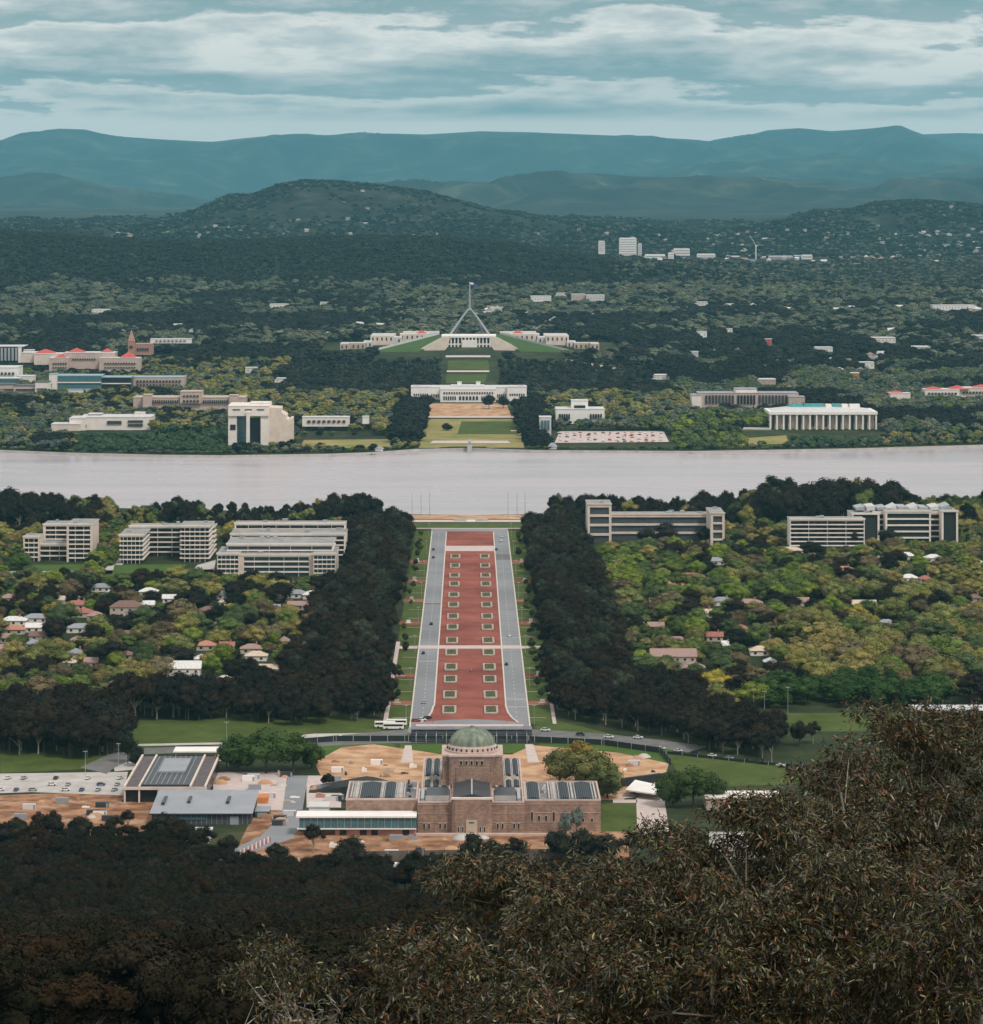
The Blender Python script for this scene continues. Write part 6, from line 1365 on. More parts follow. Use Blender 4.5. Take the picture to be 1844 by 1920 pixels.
# single standout trees: px, base py, width m, height m, colour, model, kind, label
ST = [(450,1448,25,20,(.05,.085,.026),1,'leafy_tree','left tree of the big dark green clump before the exhibition hall'),(500,1450,28,23,(.055,.095,.028),0,'leafy_tree','tallest tree of the big dark green clump before the exhibition hall'),(550,1447,25,20,(.048,.08,.026),3,'leafy_tree','right tree of the big dark green clump beside the sandy ground'),(425,1440,13,12,(.05,.06,.03),0,'leafy_tree','small brownish tree on the left side of the green clump'),(585,1440,15,13,(.06,.1,.03),1,'leafy_tree','small bright tree at the right end of the green clump'),
 (240,1432,12,17,(.024,.03,.022),0,'cypress_tree','dark cypress like tree between the access road and the lawn'),(254,1437,10,11,(.022,.028,.02),4,'cypress_tree','lower dark tree beside the access road'),
 (1050,1480,22,20,(.12,.12,.045),0,'leafy_tree','olive tree left in the group right of the memorial'),(1085,1470,24,22,(.23,.17,.045),3,'leafy_tree','yellow topped tree behind the right memorial wing'),(1110,1490,27,23,(.14,.14,.05),1,'leafy_tree','large rounded olive tree behind the right memorial wing'),(1140,1497,20,19,(.11,.125,.045),4,'leafy_tree','olive tree at the end of the right memorial wing'),
 (1262,1513,20,18,(.055,.085,.03),1,'leafy_tree','left green tree beside the paved path right of the memorial'),(1300,1515,22,20,(.06,.095,.03),0,'leafy_tree','middle green tree on the lawn right of the memorial'),(1335,1510,18,16,(.055,.08,.03),3,'leafy_tree','right green tree on the lawn right of the memorial'),
 (616,1484,8,9,(.03,.028,.022),2,'dark_shade_tree','small dark tree beside the service road end of the memorial wing'),(588,1600,11,13,(.032,.027,.02),2,'dark_shade_tree','dark airy tree standing on bare earth before the annex'),(660,1640,16,17,(.03,.027,.02),0,'dark_shade_tree','dark tree at the left end of the mesh hoarding'),
 (1448,1430,9,17,(.03,.028,.022),2,'dark_shade_tree','slender dark tree beside the right car park road'),(1345,1405,18,17,(.028,.027,.02),0,'dark_shade_tree','dark tree overhanging the curving road at right'),(1500,1400,12,14,(.03,.03,.022),0,'dark_shade_tree','dark tree at the left end of the sports field'),(1420,1385,12,11,(.05,.07,.03),3,'leafy_tree','green tree left of the sports field'),(1525,1395,10,12,(.035,.03,.022),2,'dark_shade_tree','second dark tree at the left end of the sports field'),
 (215,1570,9,10,(.04,.032,.022),2,'dark_shade_tree','thin dark tree on the orange earth left of the grey shed'),(72,1572,9,12,(.05,.032,.02),2,'dark_shade_tree','rusty thin tree on the orange earth at left'),(240,1555,8,9,(.035,.03,.022),2,'dark_shade_tree','dark shrub like tree against the grey shed corner'),
 (1520,1195,28,16,(.024,.022,.018),0,'dark_shade_tree','broad very dark tree in the middle of the right suburb'),(1560,1190,26,17,(.026,.024,.019),3,'dark_shade_tree','second broad very dark tree in the right suburb'),(1700,1195,26,15,(.03,.026,.02),1,'dark_shade_tree','broad dark tree right of the cream house'),(1675,1170,20,15,(.032,.026,.02),0,'dark_shade_tree','dark tree behind the cream house'),
 (1595,1262,6,15,(.025,.035,.022),5,'cypress_tree','dark pointed cypress between olive trees of the right suburb'),(1545,1032,22,24,(.045,.034,.028),0,'dark_shade_tree','left dark tree before the white roofed office'),(1597,1036,20,24,(.04,.031,.026),3,'dark_shade_tree','right dark tree before the white roofed office'),(1668,1028,22,17,(.03,.029,.024),0,'dark_shade_tree','dark tree before the white framed office'),(1250,1020,26,19,(.033,.03,.024),1,'dark_shade_tree','broad dark tree before the long flat office'),(1215,1030,20,18,(.03,.028,.022),0,'dark_shade_tree','dark tree before the cream end tower'),(1320,1022,16,16,(.03,.03,.024),3,'dark_shade_tree','dark tree before the right end of the long flat office'),
 (1120,1015,16,14,(.07,.12,.035),1,'leafy_tree','bright green tree at the foot of the cream end tower'),(1145,1005,13,12,(.08,.13,.035),0,'leafy_tree','second bright green tree at the foot of the cream end tower'),
 (40,1068,22,14,(.08,.14,.035),1,'leafy_tree','bright green tree left of the first office lawn'),(190,1050,16,12,(.07,.12,.032),0,'leafy_tree','green tree between the first and middle offices'),(330,1262,30,17,(.028,.026,.02),0,'dark_shade_tree','broad dark tree above the long white roof'),(210,1250,24,17,(.026,.025,.019),3,'dark_shade_tree','broad dark tree in the left suburb'),(90,1262,34,20,(.12,.13,.042),0,'leafy_tree','big olive tree in the left suburb'),(10,1290,24,20,(.15,.14,.045),3,'leafy_tree','olive yellow tree at the left edge'),(244,1140,16,11,(.2,.15,.05),1,'leafy_tree','golden tree behind the brown roofed house'),(462,1140,15,12,(.26,.22,.05),0,'leafy_tree','bright yellow tree in the left suburb'),(180,1135,12,10,(.24,.19,.05),1,'leafy_tree','small yellow tree beside the red roof'),(1255,1178,13,9,(.3,.26,.06),1,'leafy_tree','small yellow tree in the right suburb beside a pink roof'),(1315,1185,13,10,(.3,.26,.07),3,'leafy_tree','second small yellow tree in the right suburb'),(1500,1090,9,8,(.4,.27,.05),1,'leafy_tree','golden bush in the right suburb below the dark trees'),(1840,1170,16,14,(.32,.24,.05),0,'leafy_tree','golden tree at the right edge'),
 (885,1620,12,14,(.03,.031,.02),0,'dark_shade_tree','dark tree rising over the foot of the memorial centre'),(925,1628,13,13,(.027,.028,.019),3,'dark_shade_tree','dark tree right of the one over the memorial centre'),(968,1622,12,12,(.034,.03,.02),2,'dark_shade_tree','rusty dark tree below the right shoulder of the memorial'),(1048,1618,14,15,(.03,.032,.022),0,'dark_shade_tree','dark tree over the left foot of the right memorial wing'),(1095,1616,15,15,(.033,.034,.024),3,'dark_shade_tree','dark tree over the middle foot of the right memorial wing'),(1140,1622,14,14,(.03,.03,.02),0,'dark_shade_tree','dark tree over the end of the right memorial wing'),(1185,1618,13,14,(.04,.04,.025),2,'dark_shade_tree','airy tree left of the paved path foot'),(640,1652,14,15,(.026,.025,.018),3,'dark_shade_tree','dark tree below the annex and left of the hoarding'),(700,1650,12,12,(.03,.028,.02),0,'dark_shade_tree','dark tree before the left end of the hoarding'),(150,1588,14,14,(.027,.027,.018),0,'dark_shade_tree','dark tree at the lower edge of the orange earth'),(98,1584,13,15,(.032,.028,.02),2,'dark_shade_tree','airy dark tree before the orange earth at left'),(310,1580,15,14,(.027,.027,.02),3,'dark_shade_tree','dark tree before the grey shed wall'),(28,1590,15,13,(.03,.03,.02),0,'dark_shade_tree','dark tree below the pale spoil heap'),(380,1600,13,12,(.028,.028,.02),2,'dark_shade_tree','dark tree below the white workshop'),(430,1612,12,11,(.03,.03,.02),0,'dark_shade_tree','dark tree below the striped barriers'),(520,1622,12,10,(.03,.028,.02),3,'dark_shade_tree','dark tree at the start of the lower fence'),
 (1370,1560,14,13,(.05,.055,.035),2,'leafy_tree','grey green tree beside the tan pavilion')]
for px_, py_, w_, h_, t_, v_, kind, lab in ST:
    x, y = gp(px_, py_); individual(kind, 0, x, y, GZ, h_, w_, t_, v_, True, lab, 'standout trees of the near bank')
for px_, py_, w_, h_, t_, v_, lab in ((838, 808, 17, 10, (.028, .032, .026), 1, 'lone round dark tree on the far shore lawn'), (917, 768, 20, 20, (.028, .034, .028), 0, 'left dark tree before the old white parliament'), (944, 766, 18, 17, (.03, .034, .028), 3, 'middle dark tree before the old white parliament'), (966, 768, 16, 15, (.028, .032, .028), 0, 'right dark tree before the old white parliament')):
    x, y, z = gpt(px_, py_); individual('dark_shade_tree', 0, x, y, z, h_, w_, t_, v_, True, lab, 'dark trees near the axis')
# young trees on the verges of the parade
for s_ in (-1, 1):
    for y in range(1765, 2700, 31):
        if any(abs(y - py2y(q_)) < 13 for q_, _s in bays) or R.random() < .2: continue
        t_ = R.choice([(.05, .075, .03), (.04, .05, .028), (.09, .12, .035), (.035, .038, .026)]); h_ = R.uniform(4, 8)
        where_ = 'toward the memorial' if y < 2050 else ('midway along' if y < 2400 else 'toward the lake')
        individual('verge_tree', 0, s_ * R.uniform(39, 43.5), y + R.uniform(-5, 5), GZ, h_, h_ * R.uniform(.7, 1.0), t_, R.choice([0, 1, 2, 3]), True, 'small tree on the grass verge %s of the parade, %s' % ('left' if s_ < 0 else 'right', where_), 'young trees on the parade verges')
# pale grey tree beside the right wing
x, y = gp(1082, 1572); individual('leafy_tree', 0, x, y, GZ, 14, 9, (.16, .19, .17), 2, True, 'pale grey green tree against the right memorial wing'); x, y = gp(1060, 1574); individual('leafy_tree', 0, x, y, GZ, 13, 8, (.13, .16, .15), 0, True, 'second pale grey green tree against the right memorial wing')

# far houses: 200 as things, the rest as one mass
RC = [(.6, .58, .57), (.48, .46, .45), (.36, .35, .34), (.22, .23, .25), (.34, .2, .16), (.72, .7, .69)]
RN = ['white', 'pale', 'grey white', 'grey', 'pink', 'bright white']
for x, Yh_, z, p_ in FH[:210]:
    k = R.randrange(6); w = R.uniform(11, 20); v = R.randrange(2)
    o = bpy.data.objects.new('distant_house', PROTO['house'][1][v]); COL.objects.link(o); o.location = (x, Yh_, z); o.scale = (w, R.uniform(10, 14), R.uniform(7.5, 11)); o.rotation_euler = (0, 0, R.uniform(-.5, .5)); o['tint'] = RC[k]
    zn = 'left of the flag mast' if p_ < 840 else ('right of the flag mast' if p_ < 1250 else 'on the right slope')
    tag(o, '%s roofed house in the far suburb %s%s' % (RN[k], zn, ', upper part' if Yh_ > 5900 else ', lower part'), 'house', 'houses of the far suburbs')
rest = FH[210:]; n = len(rest); A = np.array([r_[:3] for r_ in rest]); ki = NR.randint(0, 6, n)
scatter('suburb_housing', 'house', A, np.stack([NR.uniform(11, 19, n), NR.uniform(10, 14, n), NR.uniform(6.5, 10, n)], 1), NR.uniform(-.5, .5, n), NR.randint(0, 2, n), np.array(RC)[ki] * .62, 'pale specks of houses across the far valley')

# ------------------------------------------------------------------ vehicles
def make_car(col, lab):
    e = empty('car', (0, 0, 0), lab, 'car', 'cars around the parade and memorial')
    b = MB(); b.wall_poly([(-2.2, .35), (2.2, .35), (2.25, .8), (1.2, .98), (-1.9, 1.0), (-2.25, .8)], -.85, .85, M['carpaint']); b.wall_poly([(-1.0, 1.44), (.35, 1.44), (.5, 1.38), (-1.2, 1.38)], -.66, .66, M['carpaint'])
    o = b.build('body', e); o['tint'] = col
    MB().wall_poly([(-1.75, 1.0), (1.15, .98), (.45, 1.39), (-1.2, 1.39)], -.74, .74, M['carglass']).build('window', e)
    for x in (-1.35, 1.4):
        for y in (-.8, .8): MB().tube([(x, y - .12, .33), (x, y + .12, .33)], .33, M['tyre'], 12).build('wheel', e)
    for y in (-.6, .6): MB().box(2.2, 2.28, y - .15, y + .15, .62, .76, M['white']).build('headlight', e)
    return e
car = make_car((.75, .75, .76), 'x'); first = [True]
def place_car(x, y, rz, col, lab, z=None, sc=1.0):
    c = car if first[0] else copy_tree(car); first[0] = False
    c.location = (x, y, (LAY[0] + .02) if z is None else z); c.rotation_euler = (0, 0, rz); c['label'] = lab; c.scale = (sc,) * 3
    for ch in c.children:
        if ch.name.startswith('body'): ch['tint'] = col
WHT, SLV, BLK, RED, BLU = (.75, .75, .76), (.4, .42, .45), (.03, .03, .035), (.4, .05, .04), (.06, .1, .25)
CARS = [(809,1172,BLK,1.57,'dark car on the left parade road about midway'),(795,1320,SLV,1.57,'silver car near the memorial end of the left parade road'),(794,1227,BLK,1.57,'dark car below the crossing on the left parade road'),(813,1047,BLK,1.57,'dark car at the far end of the left parade road'),(813,1032,BLK,1.57,'dark car by the far crossing on the left parade road'),(802,1349,BLK,.8,'dark car turning at the near left corner of the parade'),(791,1353,WHT,.2,'white car waiting at the near left corner of the parade'),(780,1354,RED,.1,'red car at the near left end of the parade'),
 (940,1016,WHT,1.57,'white van like car at the far end of the right parade road'),(942,1008,WHT,1.57,'second white car at the far right corner of the parade'),(956,1195,WHT,1.57,'white car midway on the right parade road'),(950,1248,BLK,1.57,'dark car on the right parade road below the crossing'),(931,1032,BLK,1.57,'dark car by the far crossing on the right parade road'),
 (1023,1372,WHT,-.2,'white car on the curving road just right of the stand'),(1089,1380,BLK,-.2,'dark car on the curving road right of the parade'),(1142,1385,WHT,-.25,'white car on the curving road toward the right'),(1197,1386,WHT,-.3,'white ute like car on the curving road at right'),(640,1386,WHT,.05,'white car on the left arm of the crossing road'),(606,1390,SLV,.05,'silver car on the far left arm of the crossing road')]
for px_, py_, col, rz, lab in CARS:
    x, y = gp(px_, py_); place_car(x, y, rz, col, lab, sc=1.15)
k = 0
for py_, a_, b_, w_ in ((1462, 15, 225, 'back'), (1474, 5, 220, 'middle'), (1484, 0, 215, 'front')):
    for px_ in np.linspace(a_, b_, 8):
        if R.random() < .3: continue
        x, y = gp(px_, py_); ci_ = R.choice([0, 0, 1, 2, 4]); col = [WHT, SLV, BLK, RED, BLU][ci_]
        place_car(x, y, R.choice([1.2, .15, 1.4]), col, '%s car parked in the %s line of the left car park' % (['white', 'silver', 'black', 'red', 'blue'][ci_], w_))
for i in range(15):
    px_, py_ = 1340 + i * 26 + R.uniform(-8, 8), R.choice([1580, 1600, 1618]); x, y = gp(px_, py_); place_car(x, y, 1.3, R.choice([WHT, WHT, SLV, BLK]), 'car parked behind the foreground gum leaves at right')
for i in range(10):
    px_ = 1180 + i * 32; py_ = 1398 + i * 4.6; x, y = gp(px_ + 60, py_ + 8); place_car(x, y, -.35, R.choice([WHT, SLV, WHT, BLK]), 'car in the parked line along the fence right of the memorial lawn')
# two white coaches
def coach(px, py, lab):
    x, y = gp(px, py); e = empty('coach', (x, y, LAY[0]), lab, 'coach', 'white coaches beside the parade'); z = LAY[0]
    MB().box(x - 5.5, x + 5.5, y, y + 2.5, z + .4, z + 3.3, M['white']).build('body', e); MB().box(x - 5.2, x + 5.0, y - .05, y + 2.55, z + 1.7, z + 2.7, M['carglass']).build('window', e)
    for xx in (-3.6, 3.6): MB().tube([(x + xx, y - .1, z + .5), (x + xx, y + 2.6, z + .5)], .5, M['tyre'], 12).build('wheel', e)
coach(738, 1369, 'white coach parked nearest the left end of the stand'); coach(722, 1366, 'second white coach parked left of the stand'); coach(744, 1362, 'white coach parked behind the other two left of the stand')
# far car park: small copies without parts
cm = [None]
def tiny_car():
    b = MB(); b.wall_poly([(-2.2, .3), (2.2, .3), (2.2, .85), (1.1, 1), (.4, 1.45), (-1.2, 1.45), (-1.9, 1), (-2.2, .85)], -.85, .85, M['carpaint'])
    me = bpy.data.meshes.new('car_body'); me.from_pydata(b.v, [], b.f); me.materials.append(M['carpaint']); return me
tc_ = tiny_car()
for r_ in range(9):
    for k in range(15):
        if R.random() < .12: continue
        px_ = 1050 + k * 13.5 + R.uniform(-2, 2); py_ = 813 + r_ * 2.1; x, y, z = gpt(px_, py_)
        o = bpy.data.objects.new('parked_car', tc_); COL.objects.link(o); o.location = (x, y, z + .5); o.rotation_euler = (0, 0, R.choice([0, .1, 1.57])); ci_ = R.choice([0, 0, 1, 2, 3, 0, 5]); o['tint'] = [WHT, SLV, BLK, RED, BLU, (.5, .3, .28)][ci_]
        tag(o, '%s car packed in the lakeside car park on the far shore' % ['white', 'silver', 'black', 'red', 'blue', 'pinkish'][ci_], 'car', 'cars in the far lakeside car park')
# ------------------------------------------------------------------ lamps and flag poles
def lamp(x, y, h, lab, grp='street lamps'):
    e = empty('street_lamp', (x, y, GZ), lab, 'street lamp', grp)
    MB().tube([(x, y, GZ), (x, y, GZ + h)], [.16, .09], M['steel'], 6).build('pole', e); MB().box(x - 1.1, x + 1.1, y - .12, y + .12, GZ + h, GZ + h + .16, M['lightroof']).build('lamp_head', e)
O = ['nearest', 'second', 'third', 'fourth', 'fifth', 'sixth', 'seventh', 'farthest']
for s in (-1, 1):
    for i, y in enumerate(np.linspace(1725, 2690, 8)): lamp(s * 34.6 + .3, y, 11, '%s street lamp from the memorial along the %s edge of the parade' % (O[i], 'left' if s < 0 else 'right'), 'lamps along the parade')
for i, (px_, py_, h) in enumerate(((1215,1352,13),(1318,1320,14),(1414,1345,15),(1434,1345,14),(1478,1340,15),(160,1455,12),(222,1440,12),(425,1398,12),(72,1135,14),(112,1125,13),(1826,1120,12),(1820,1020,14))):
    x, y = gp(px_, py_); lamp(x, y, h, ['lamp post by the curving road', 'tall mast behind the dark trees at right', 'left light mast of the sports field', 'second light mast of the sports field', 'right light mast of the sports field', 'tall lamp in the left car park', 'lamp at the access road bend', 'lamp beside the left lawn', 'pale mast in the left suburb', 'second pale mast in the left suburb', 'mast at the right edge', 'mast beside the right offices'][i])
for i, px_ in enumerate((773, 790, 806, 953, 970, 985)):
    y = 2850; x = wx(px_, y); e = empty('flagpole', (x, y, GZ), '%s bare flagpole of the %s trio at the lake edge' % (['left', 'middle', 'right'][i % 3], 'left' if i < 3 else 'right'), 'flagpole', 'flagpoles at the lake edge')
    MB().tube([(x, y, GZ), (x, y, 24)], [.32, .16], M['steel'], 6).build('pole', e); MB().box(x - .8, x + .8, y - .8, y + .8, GZ, GZ + .7, M['concrete']).build('base', e)
# low monument on the lakeside terrace
e = empty('lakeside_monument', (0, P1 + 90, GZ), 'low pale memorial wall on the lakeside terrace at the end of the axis', 'monument')
MB().box(-14, 16, P1 + 92, P1 + 94, GZ, 4.4, M['concrete']).build('wall', e); MB().box(-3, 5, P1 + 88, P1 + 92, GZ, 3.4, M['white']).build('block', e)
# people on the parade median
def person(px, py, lab, shirt):
    x, y = gp(px, py); z = LAY[0] + .02
    e = empty('person', (x, y, z), lab, 'person', 'visitors on the parade')
    bm = MB()
    bm.lathe([(.01, 1.72), (.09, 1.68), (.105, 1.58), (.07, 1.49), (.06, 1.44), (.2, 1.4), (.22, 1.2), (.17, .98), (.19, .86), (.17, .78)], x, y, plain('skin', (.4, .26, .2)), 10)
    for s in (-1, 1): bm.tube([(x + s * .09, y, z * 0 + .84), (x + s * .11, y + s * .08, .45), (x + s * .11, y - s * .06, .04)], [.1, .07, .045], plain('trousers', (.04, .045, .07)), 6); bm.tube([(x + s * .2, y, 1.38), (x + s * .27, y, 1.1), (x + s * .26, y - .08, .84)], [.06, .05, .035], plain('skin', (.4, .26, .2)), 6)
    o = bm.build('body', None, (x, y, 0)); o.parent = e; o.location = (0, 0, 0)
    c = MB(); c.lathe([(.07, 1.46), (.225, 1.41), (.245, 1.2), (.2, .98), (.215, .84)], x, y, shirt, 10); o2 = c.build('shirt', None, (x, y, 0)); o2.parent = e; o2.location = (0, 0, 0)
person(882, 1262, 'person walking on the red median in a dark top', plain('dark_shirt', (.05, .05, .06))); person(884, 1261, 'person in a pale top beside the walker on the red median', plain('pale_shirt', (.6, .6, .6)))
person(842, 1013, 'person in black standing at the far left corner of the red median', plain('dark_shirt', (.05, .05, .06)))

# ------------------------------------------------------------------ foreground gum trees
def gum_leaf_mat(name, col, rough=.42, spec=.45):
    m, N, L, b = nmat(name)
    g = N.new('ShaderNodeNewGeometry'); r = ramp(N, [(0, tuple(c * .45 for c in col)), (.6, col), (1, tuple(min(.8, c * 1.9) for c in col))])
    L.new(g.outputs['Random Per Island'], r.inputs[0]); L.new(r.outputs[0], b.inputs['Base Color'])
    b.inputs['Roughness'].default_value = rough; b.inputs['Specular IOR Level'].default_value = spec
    return m
M['palebark'] = plain('pale_gum_bark', (.42, .37, .32), var=.35, scale=3)
GL = [gum_leaf_mat('gum_leaf_dark', (.02, .021, .011)), gum_leaf_mat('gum_leaf_olive', (.078, .08, .026)), gum_leaf_mat('gum_leaf_rust', (.11, .05, .017)), gum_leaf_mat('gum_leaf_pale', (.26, .24, .14), rough=.6)]
def gum(px, top, hw, Y, seed, label, nl, fork=None, low=3.2):
    rs = np.random.RandomState(seed); x0 = wx(px, Y); zt_ = zt(top - 14, Y); g = gz(x0, Y); rad = hw * Y / F
    e = empty('gum_tree', (x0, Y, g), label, 'tree', 'foreground gum trees')
    # clumps of foliage through the crown
    nc = int(13 * low * max(1, rad / 1.2)); C = []
    for i in range(nc):
        a = rs.uniform(0, 2 * PI); r = math.sqrt(rs.rand()); u = rs.rand() ** .8
        z = zt_ - .25 - u * low * 1.0 - .0
        rr = rad * r * (.55 + .45 * min(1, u * 3))
        C.append((x0 + rr * math.cos(a), Y + rr * math.sin(a) * .8, z - .35 * (rr / rad) ** 2, rs.uniform(.28, .55)))
    C = np.array(C)
    trunkm = MB(); bz = zt_ - low - .9; lean = rs.uniform(-.6, .6)
    ld = [Vector((x0 + lean * .3, Y, (g + bz) / 2)), Vector((x0 + lean, Y, bz)), Vector((x0 + lean * .7 + rs.uniform(-.3, .3), Y, bz + low * .3)), Vector((x0 + lean * .4 + rs.uniform(-.3, .3), Y, bz + low * .6)), Vector((x0, Y, zt_ - 1.0))]
    trunkm.tube([(x0, Y, g - .3)] + [tuple(p) for p in ld], [.2, .12, .07, .045, .024, .006], M['bark'], 8); trunkm.build('trunk', e)
    mains = C[rs.choice(nc, 9, replace=False)]
    paths = []
    for q in mains:
        t0 = max(.05, min(.8, (q[2] - bz) / max(.1, zt_ - .6 - bz) - .3)); k0 = 1 + t0 * 3; ka = int(k0); j = ld[ka].lerp(ld[min(4, ka + 1)], k0 - ka)
        P = [j]; d = Vector(q[:3]) - j
        for t in (.2, .4, .6, .8, 1): P.append(j + d * t + Vector(rs.normal(size=3) * .16) * (t < 1) + Vector((0, 0, -.12 * math.sin(PI * t))))
        paths.append(P); m_ = MB(); m_.tube(P, [.026, .022, .018, .014, .01, .006], M['palebark'], 6); m_.build('limb', e)
    tw = MB()
    for q in C:
        best = min((p for P in paths for p in P[1:4]), key=lambda p: (p - Vector(q[:3])).length)
        d = Vector(q[:3]) - best; tw.tube([best, best + d * .5 + Vector(rs.normal(size=3) * .1), Vector(q[:3])], [.012, .008, .003], M['darkbark'], 4)
    tw.build('twig_growth', e)
    w = C[:, 3] ** 2 * rs.uniform(.35, 1.6, nc); ns = nl // 10
    ci = rs.choice(nc, ns, p=w / w.sum()); d = rs.normal(size=(ns, 3)); d /= np.linalg.norm(d, axis=1)[:, None]; d[:, 2] = np.abs(d[:, 2]) * .8 - .15
    S = C[ci, :3] + d * (C[ci, 3] * rs.uniform(.35, 1.05, ns))[:, None]
    n = ns * 9; sp = np.repeat(S, 9, 0) + rs.normal(size=(n, 3)) * .055; sd = np.repeat(d, 9, 0)
    ln = rs.uniform(.05, .14, n)[:, None]; wd = rs.uniform(.0065, .0135, n)[:, None]
    spx = d * .8 + rs.normal(size=(ns, 3)) * .5 + np.array([0, 0, -.05]); spx /= np.linalg.norm(spx, axis=1)[:, None]; kk = np.tile(np.arange(9) / 9., ns)[:, None]; spx9 = np.repeat(spx, 9, 0)
    sp = np.repeat(S, 9, 0) + spx9 * kk * .2 + rs.normal(size=(n, 3)) * .02
    ax = rs.normal(size=(n, 3)) * .62 + spx9 * .6 + np.array([0, 0, -.3]); ax /= np.linalg.norm(ax, axis=1)[:, None]
    sdv = np.cross(ax, rs.normal(size=(n, 3))); sdv /= np.linalg.norm(sdv, axis=1)[:, None]; nv = np.cross(ax, sdv)
    gdn = np.array([0, 0, -1.0]); m1 = sp + ax * ln * .38; m2 = sp + ax * ln * .72 + gdn * ln * .09; tp = sp + ax * ln + gdn * ln * .14
    V = np.stack([sp, m1 + sdv * wd, m1 - sdv * wd, m2 + sdv * wd * .75, m2 - sdv * wd * .75, tp], 1).reshape(-1, 3)
    q0 = np.arange(n)[:, None] * 6; FQ = np.concatenate([q0 + np.array([[0, 1, 3, 2]]) * 0 + np.array([[0, 1, 3, 5]]), q0 + np.array([[0, 5, 4, 2]])], 1).reshape(-1, 4)
    rust = rs.rand(ns) < .17 ; mi = rs.choice([0, 1, 2, 3], n, p=[.52, .35, .10, .03]); mi = np.where(np.repeat(rust, 9) & (rs.rand(n) < .7), 2, mi)
    V = V - np.array([x0, Y, g])
    o = bpy.data.objects.new('crown', npmesh('crown', V, FQ, GL, np.repeat(mi, 2), smooth=True)); COL.objects.link(o); o.parent = e
    return e
gum(1730, 1322, 235, 55, 1, 'tallest foreground gum tree filling the right edge', 80000, low=4.2)
gum(1790, 1440, 150, 57, 21, 'gum tree just under the top of the tallest one at the right edge', 52000, low=3.6)
gum(1640, 1470, 170, 54, 22, 'gum tree filling below the tallest one, right of its trunk', 52000, low=3.2)
gum(1490, 1500, 150, 53, 23, 'gum tree between the tallest one and the tan pavilion', 40000, low=2.8)
gum(1560, 1392, 150, 51, 2, 'foreground gum tree against the left shoulder of the tallest one', 40000, low=4.4)
gum(1400, 1480, 165, 49, 3, 'foreground gum tree right of the paved path', 30000, low=2.6)
gum(1215, 1545, 160, 50, 4, 'foreground gum tree below the right memorial wing', 28000, low=2.4)
gum(945, 1585, 190, 48, 5, 'rusty foreground gum tree below the memorial centre', 36000, low=2.6)
gum(790, 1700, 110, 46, 6, 'low foreground gum tree at the left end of the main group', 15000, low=1.8)
gum(535, 1722, 92, 47, 7, 'small thin foreground gum standing alone at left', 4200, low=1.2)
gum(1090, 1640, 210, 43, 8, 'lower foreground gum tree at the bottom centre', 36000, low=2.2)
gum(1360, 1620, 210, 42, 9, 'lower foreground gum tree at the bottom right of centre', 36000, low=2.3)
gum(1640, 1600, 230, 43, 10, 'lower foreground gum tree at the bottom right', 38000, low=2.4)
gum(1820, 1640, 120, 41, 12, 'lowest foreground gum tree in the bottom right corner', 18000, low=2.2)
gum(880, 1780, 190, 40, 11, 'lowest foreground gum tree at the bottom centre', 30000, low=1.8)
gum(560, 1850, 130, 42, 13, 'sparse low foreground gum at the bottom left of centre', 3600, low=1.0)

# ------------------------------------------------------------------ air
hz = MB().box(-41000, 41000, -420, 60500, -4.5, 2100, None)
ho = hz.build('haze'); tag(ho, 'pale blue green haze filling the valley', None, None, 'stuff')
hm = bpy.data.materials.new('haze_air'); hm.use_nodes = True; N = hm.node_tree.nodes; L = hm.node_tree.links; N.clear()
out = N.new('ShaderNodeOutputMaterial'); pv = N.new('ShaderNodeVolumePrincipled'); L.new(pv.outputs[0], out.inputs['Volume'])
pv.inputs['Color'].default_value = (.24, .665, .84, 1); pv.inputs['Density'].default_value = 2.15e-5; pv.inputs['Anisotropy'].default_value = .1
ho.data.materials.clear(); ho.data.materials.append(hm)

# ------------------------------------------------------------------ sky, sun, camera
SUN_EL, SUN_AZ = 52, 142       # from behind the camera, a little to the left/right
wd_ = bpy.data.worlds.new('World'); scene.world = wd_; wd_.use_nodes = True
N, L = wd_.node_tree.nodes, wd_.node_tree.links; N.clear()
out = N.new('ShaderNodeOutputWorld'); sky = N.new('ShaderNodeTexSky'); sky.sky_type = 'NISHITA'; sky.sun_disc = False
sky.sun_elevation = math.radians(SUN_EL); sky.sun_rotation = math.radians(SUN_AZ)
b1 = N.new('ShaderNodeBackground'); b1.inputs['Strength'].default_value = .06; L.new(sky.outputs[0], b1.inputs['Color'])
tc = N.new('ShaderNodeTexCoord'); sx = N.new('ShaderNodeSeparateXYZ'); L.new(tc.outputs['Generated'], sx.inputs[0])
def mth(op, a, b=None, c=None):
    n = N.new('ShaderNodeMath'); n.operation = op
    for i, v in enumerate((a, b, c)):
        if v is None: continue
        if isinstance(v, (int, float)): n.inputs[i].default_value = v
        else: L.new(v, n.inputs[i])
    return n.outputs[0]
ez = mth('MAXIMUM', sx.outputs['Z'], 0.0)
g = mth('LOGARITHM', mth('ADD', ez, .022), 2.718)
cb = N.new('ShaderNodeCombineXYZ'); L.new(mth('MULTIPLY', sx.outputs['X'], 17.0), cb.inputs[0]); L.new(mth('MULTIPLY', sx.outputs['Y'], 17.0), cb.inputs[1]); L.new(mth('MULTIPLY', g, 5.2), cb.inputs[2])
def noise(scale, det, vec, dist=0, rough=.6):
    n = N.new('ShaderNodeTexNoise'); n.inputs['Scale'].default_value = scale; n.inputs['Detail'].default_value = det; n.inputs['Distortion'].default_value = dist; n.inputs['Roughness'].default_value = rough; L.new(vec, n.inputs['Vector']); return n.outputs['Fac']
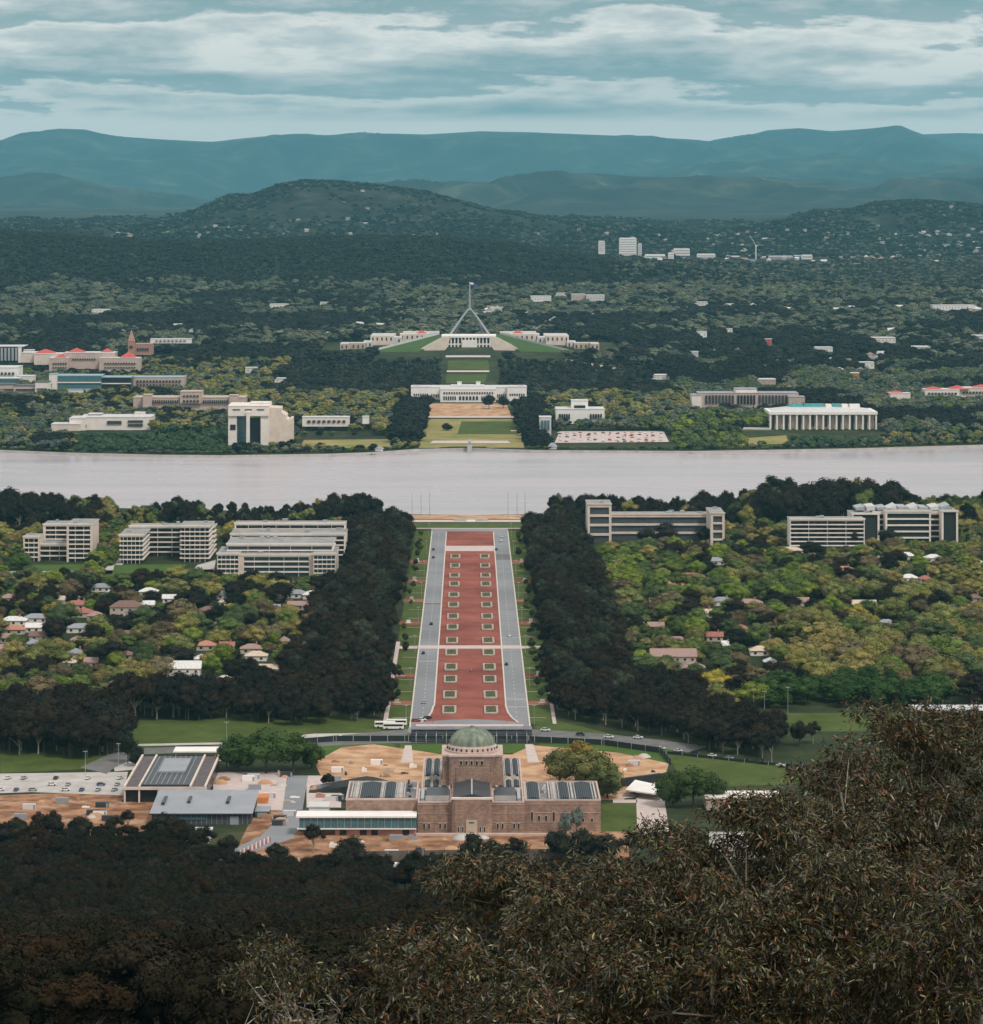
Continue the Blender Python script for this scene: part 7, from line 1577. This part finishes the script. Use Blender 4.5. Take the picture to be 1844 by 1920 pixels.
n1 = noise(.85, 10, cb.outputs[0], .15, .62)
cb2 = N.new('ShaderNodeCombineXYZ'); L.new(mth('MULTIPLY', sx.outputs['X'], 5.5), cb2.inputs[0]); L.new(mth('MULTIPLY', sx.outputs['Y'], 4.0), cb2.inputs[1]); L.new(mth('MULTIPLY', g, 2.4), cb2.inputs[2])
n2 = noise(.9, 3, cb2.outputs[0], .2)
cb3 = N.new('ShaderNodeCombineXYZ'); L.new(mth('MULTIPLY', sx.outputs['X'], 46.0), cb3.inputs[0]); L.new(mth('MULTIPLY', sx.outputs['Y'], 46.0), cb3.inputs[1]); L.new(mth('MULTIPLY', g, 15.0), cb3.inputs[2])
n3 = noise(.9, 8, cb3.outputs[0], .1, .6)
# rolls of cloud: soft grey undersides that rise into paler tops
ph = mth('ADD', mth('MULTIPLY', g, 3.6), mth('ADD', mth('MULTIPLY', n2, 2.6), mth('ADD', mth('MULTIPLY', n1, 1.5), mth('MULTIPLY', n3, .9))))
saw = mth('FRACT', mth('MULTIPLY', ph, 1.0))
sw = ramp(N, [(0, (.62,) * 3), (.07, (.2,) * 3), (.2, (.14,) * 3), (.5, (.46,) * 3), (.8, (.74,) * 3), (.93, (.86,) * 3), (1, (.62,) * 3)]); L.new(saw, sw.inputs[0])
nn = mth('ADD', mth('MULTIPLY', sw.outputs[0], .56), mth('ADD', mth('MULTIPLY', n1, .30), mth('ADD', mth('MULTIPLY', n3, .30), mth('MULTIPLY', mth('SUBTRACT', n2, .5), .5))))
r = ramp(N, [(.27, (.20, .285, .295)), (.36, (.32, .365, .365)), (.48, (.47, .475, .465)), (.60, (.64, .61, .585)), (.76, (.98, .88, .80))]); L.new(nn, r.inputs[0])
# paler strip just above the skyline
hs_ = ramp(N, [(0, (1, 1, 1)), (.0232, (1, 1, 1)), (.0268, (0, 0, 0))]); L.new(ez, hs_.inputs[0])
mx = N.new('ShaderNodeMix'); mx.data_type = 'RGBA'; L.new(mth('MULTIPLY', hs_.outputs[0], .95), mx.inputs['Factor']); L.new(r.outputs[0], mx.inputs['A']); mx.inputs['B'].default_value = (1.0, .92, .85, 1)
b2 = N.new('ShaderNodeBackground'); L.new(mx.outputs['Result'], b2.inputs['Color']); b2.inputs['Strength'].default_value = 1.25
ms = N.new('ShaderNodeMixShader'); ms.inputs[0].default_value = .93; L.new(b1.outputs[0], ms.inputs[1]); L.new(b2.outputs[0], ms.inputs[2]); L.new(ms.outputs[0], out.inputs['Surface'])
sl = bpy.data.lights.new('sun', 'SUN'); sl.energy = 2.0; sl.angle = math.radians(10); sl.color = (1, .95, .88); so = bpy.data.objects.new('sun', sl); COL.objects.link(so)
az = math.radians(SUN_AZ); el = math.radians(SUN_EL)
dirv = Vector((math.sin(az) * math.cos(el), math.cos(az) * math.cos(el), math.sin(el)))   # toward the sun
so.rotation_euler = dirv.to_track_quat('Z', 'Y').to_euler(); so.location = (0, 0, 600)
cam = bpy.data.cameras.new('camera'); co = bpy.data.objects.new('camera', cam); COL.objects.link(co); scene.camera = co
co.location = (0, 0, CZ); co.rotation_euler = (PI / 2, 0, 0)
cam.sensor_fit = 'HORIZONTAL'; cam.sensor_width = 36; cam.lens = 36 * F / 1844; cam.shift_x = (922 - AX) / 1844; cam.shift_y = -(960 - HY) / 1844
cam.clip_start = .5; cam.clip_end = 120000
vs = scene.view_settings; vs.view_transform = 'Standard'; vs.look = 'None'; vs.exposure = .1; vs.gamma = 1
scene.cycles.use_denoising = True
scene.cycles.max_bounces = 6; scene.cycles.volume_bounces = 1; scene.cycles.diffuse_bounces = 3
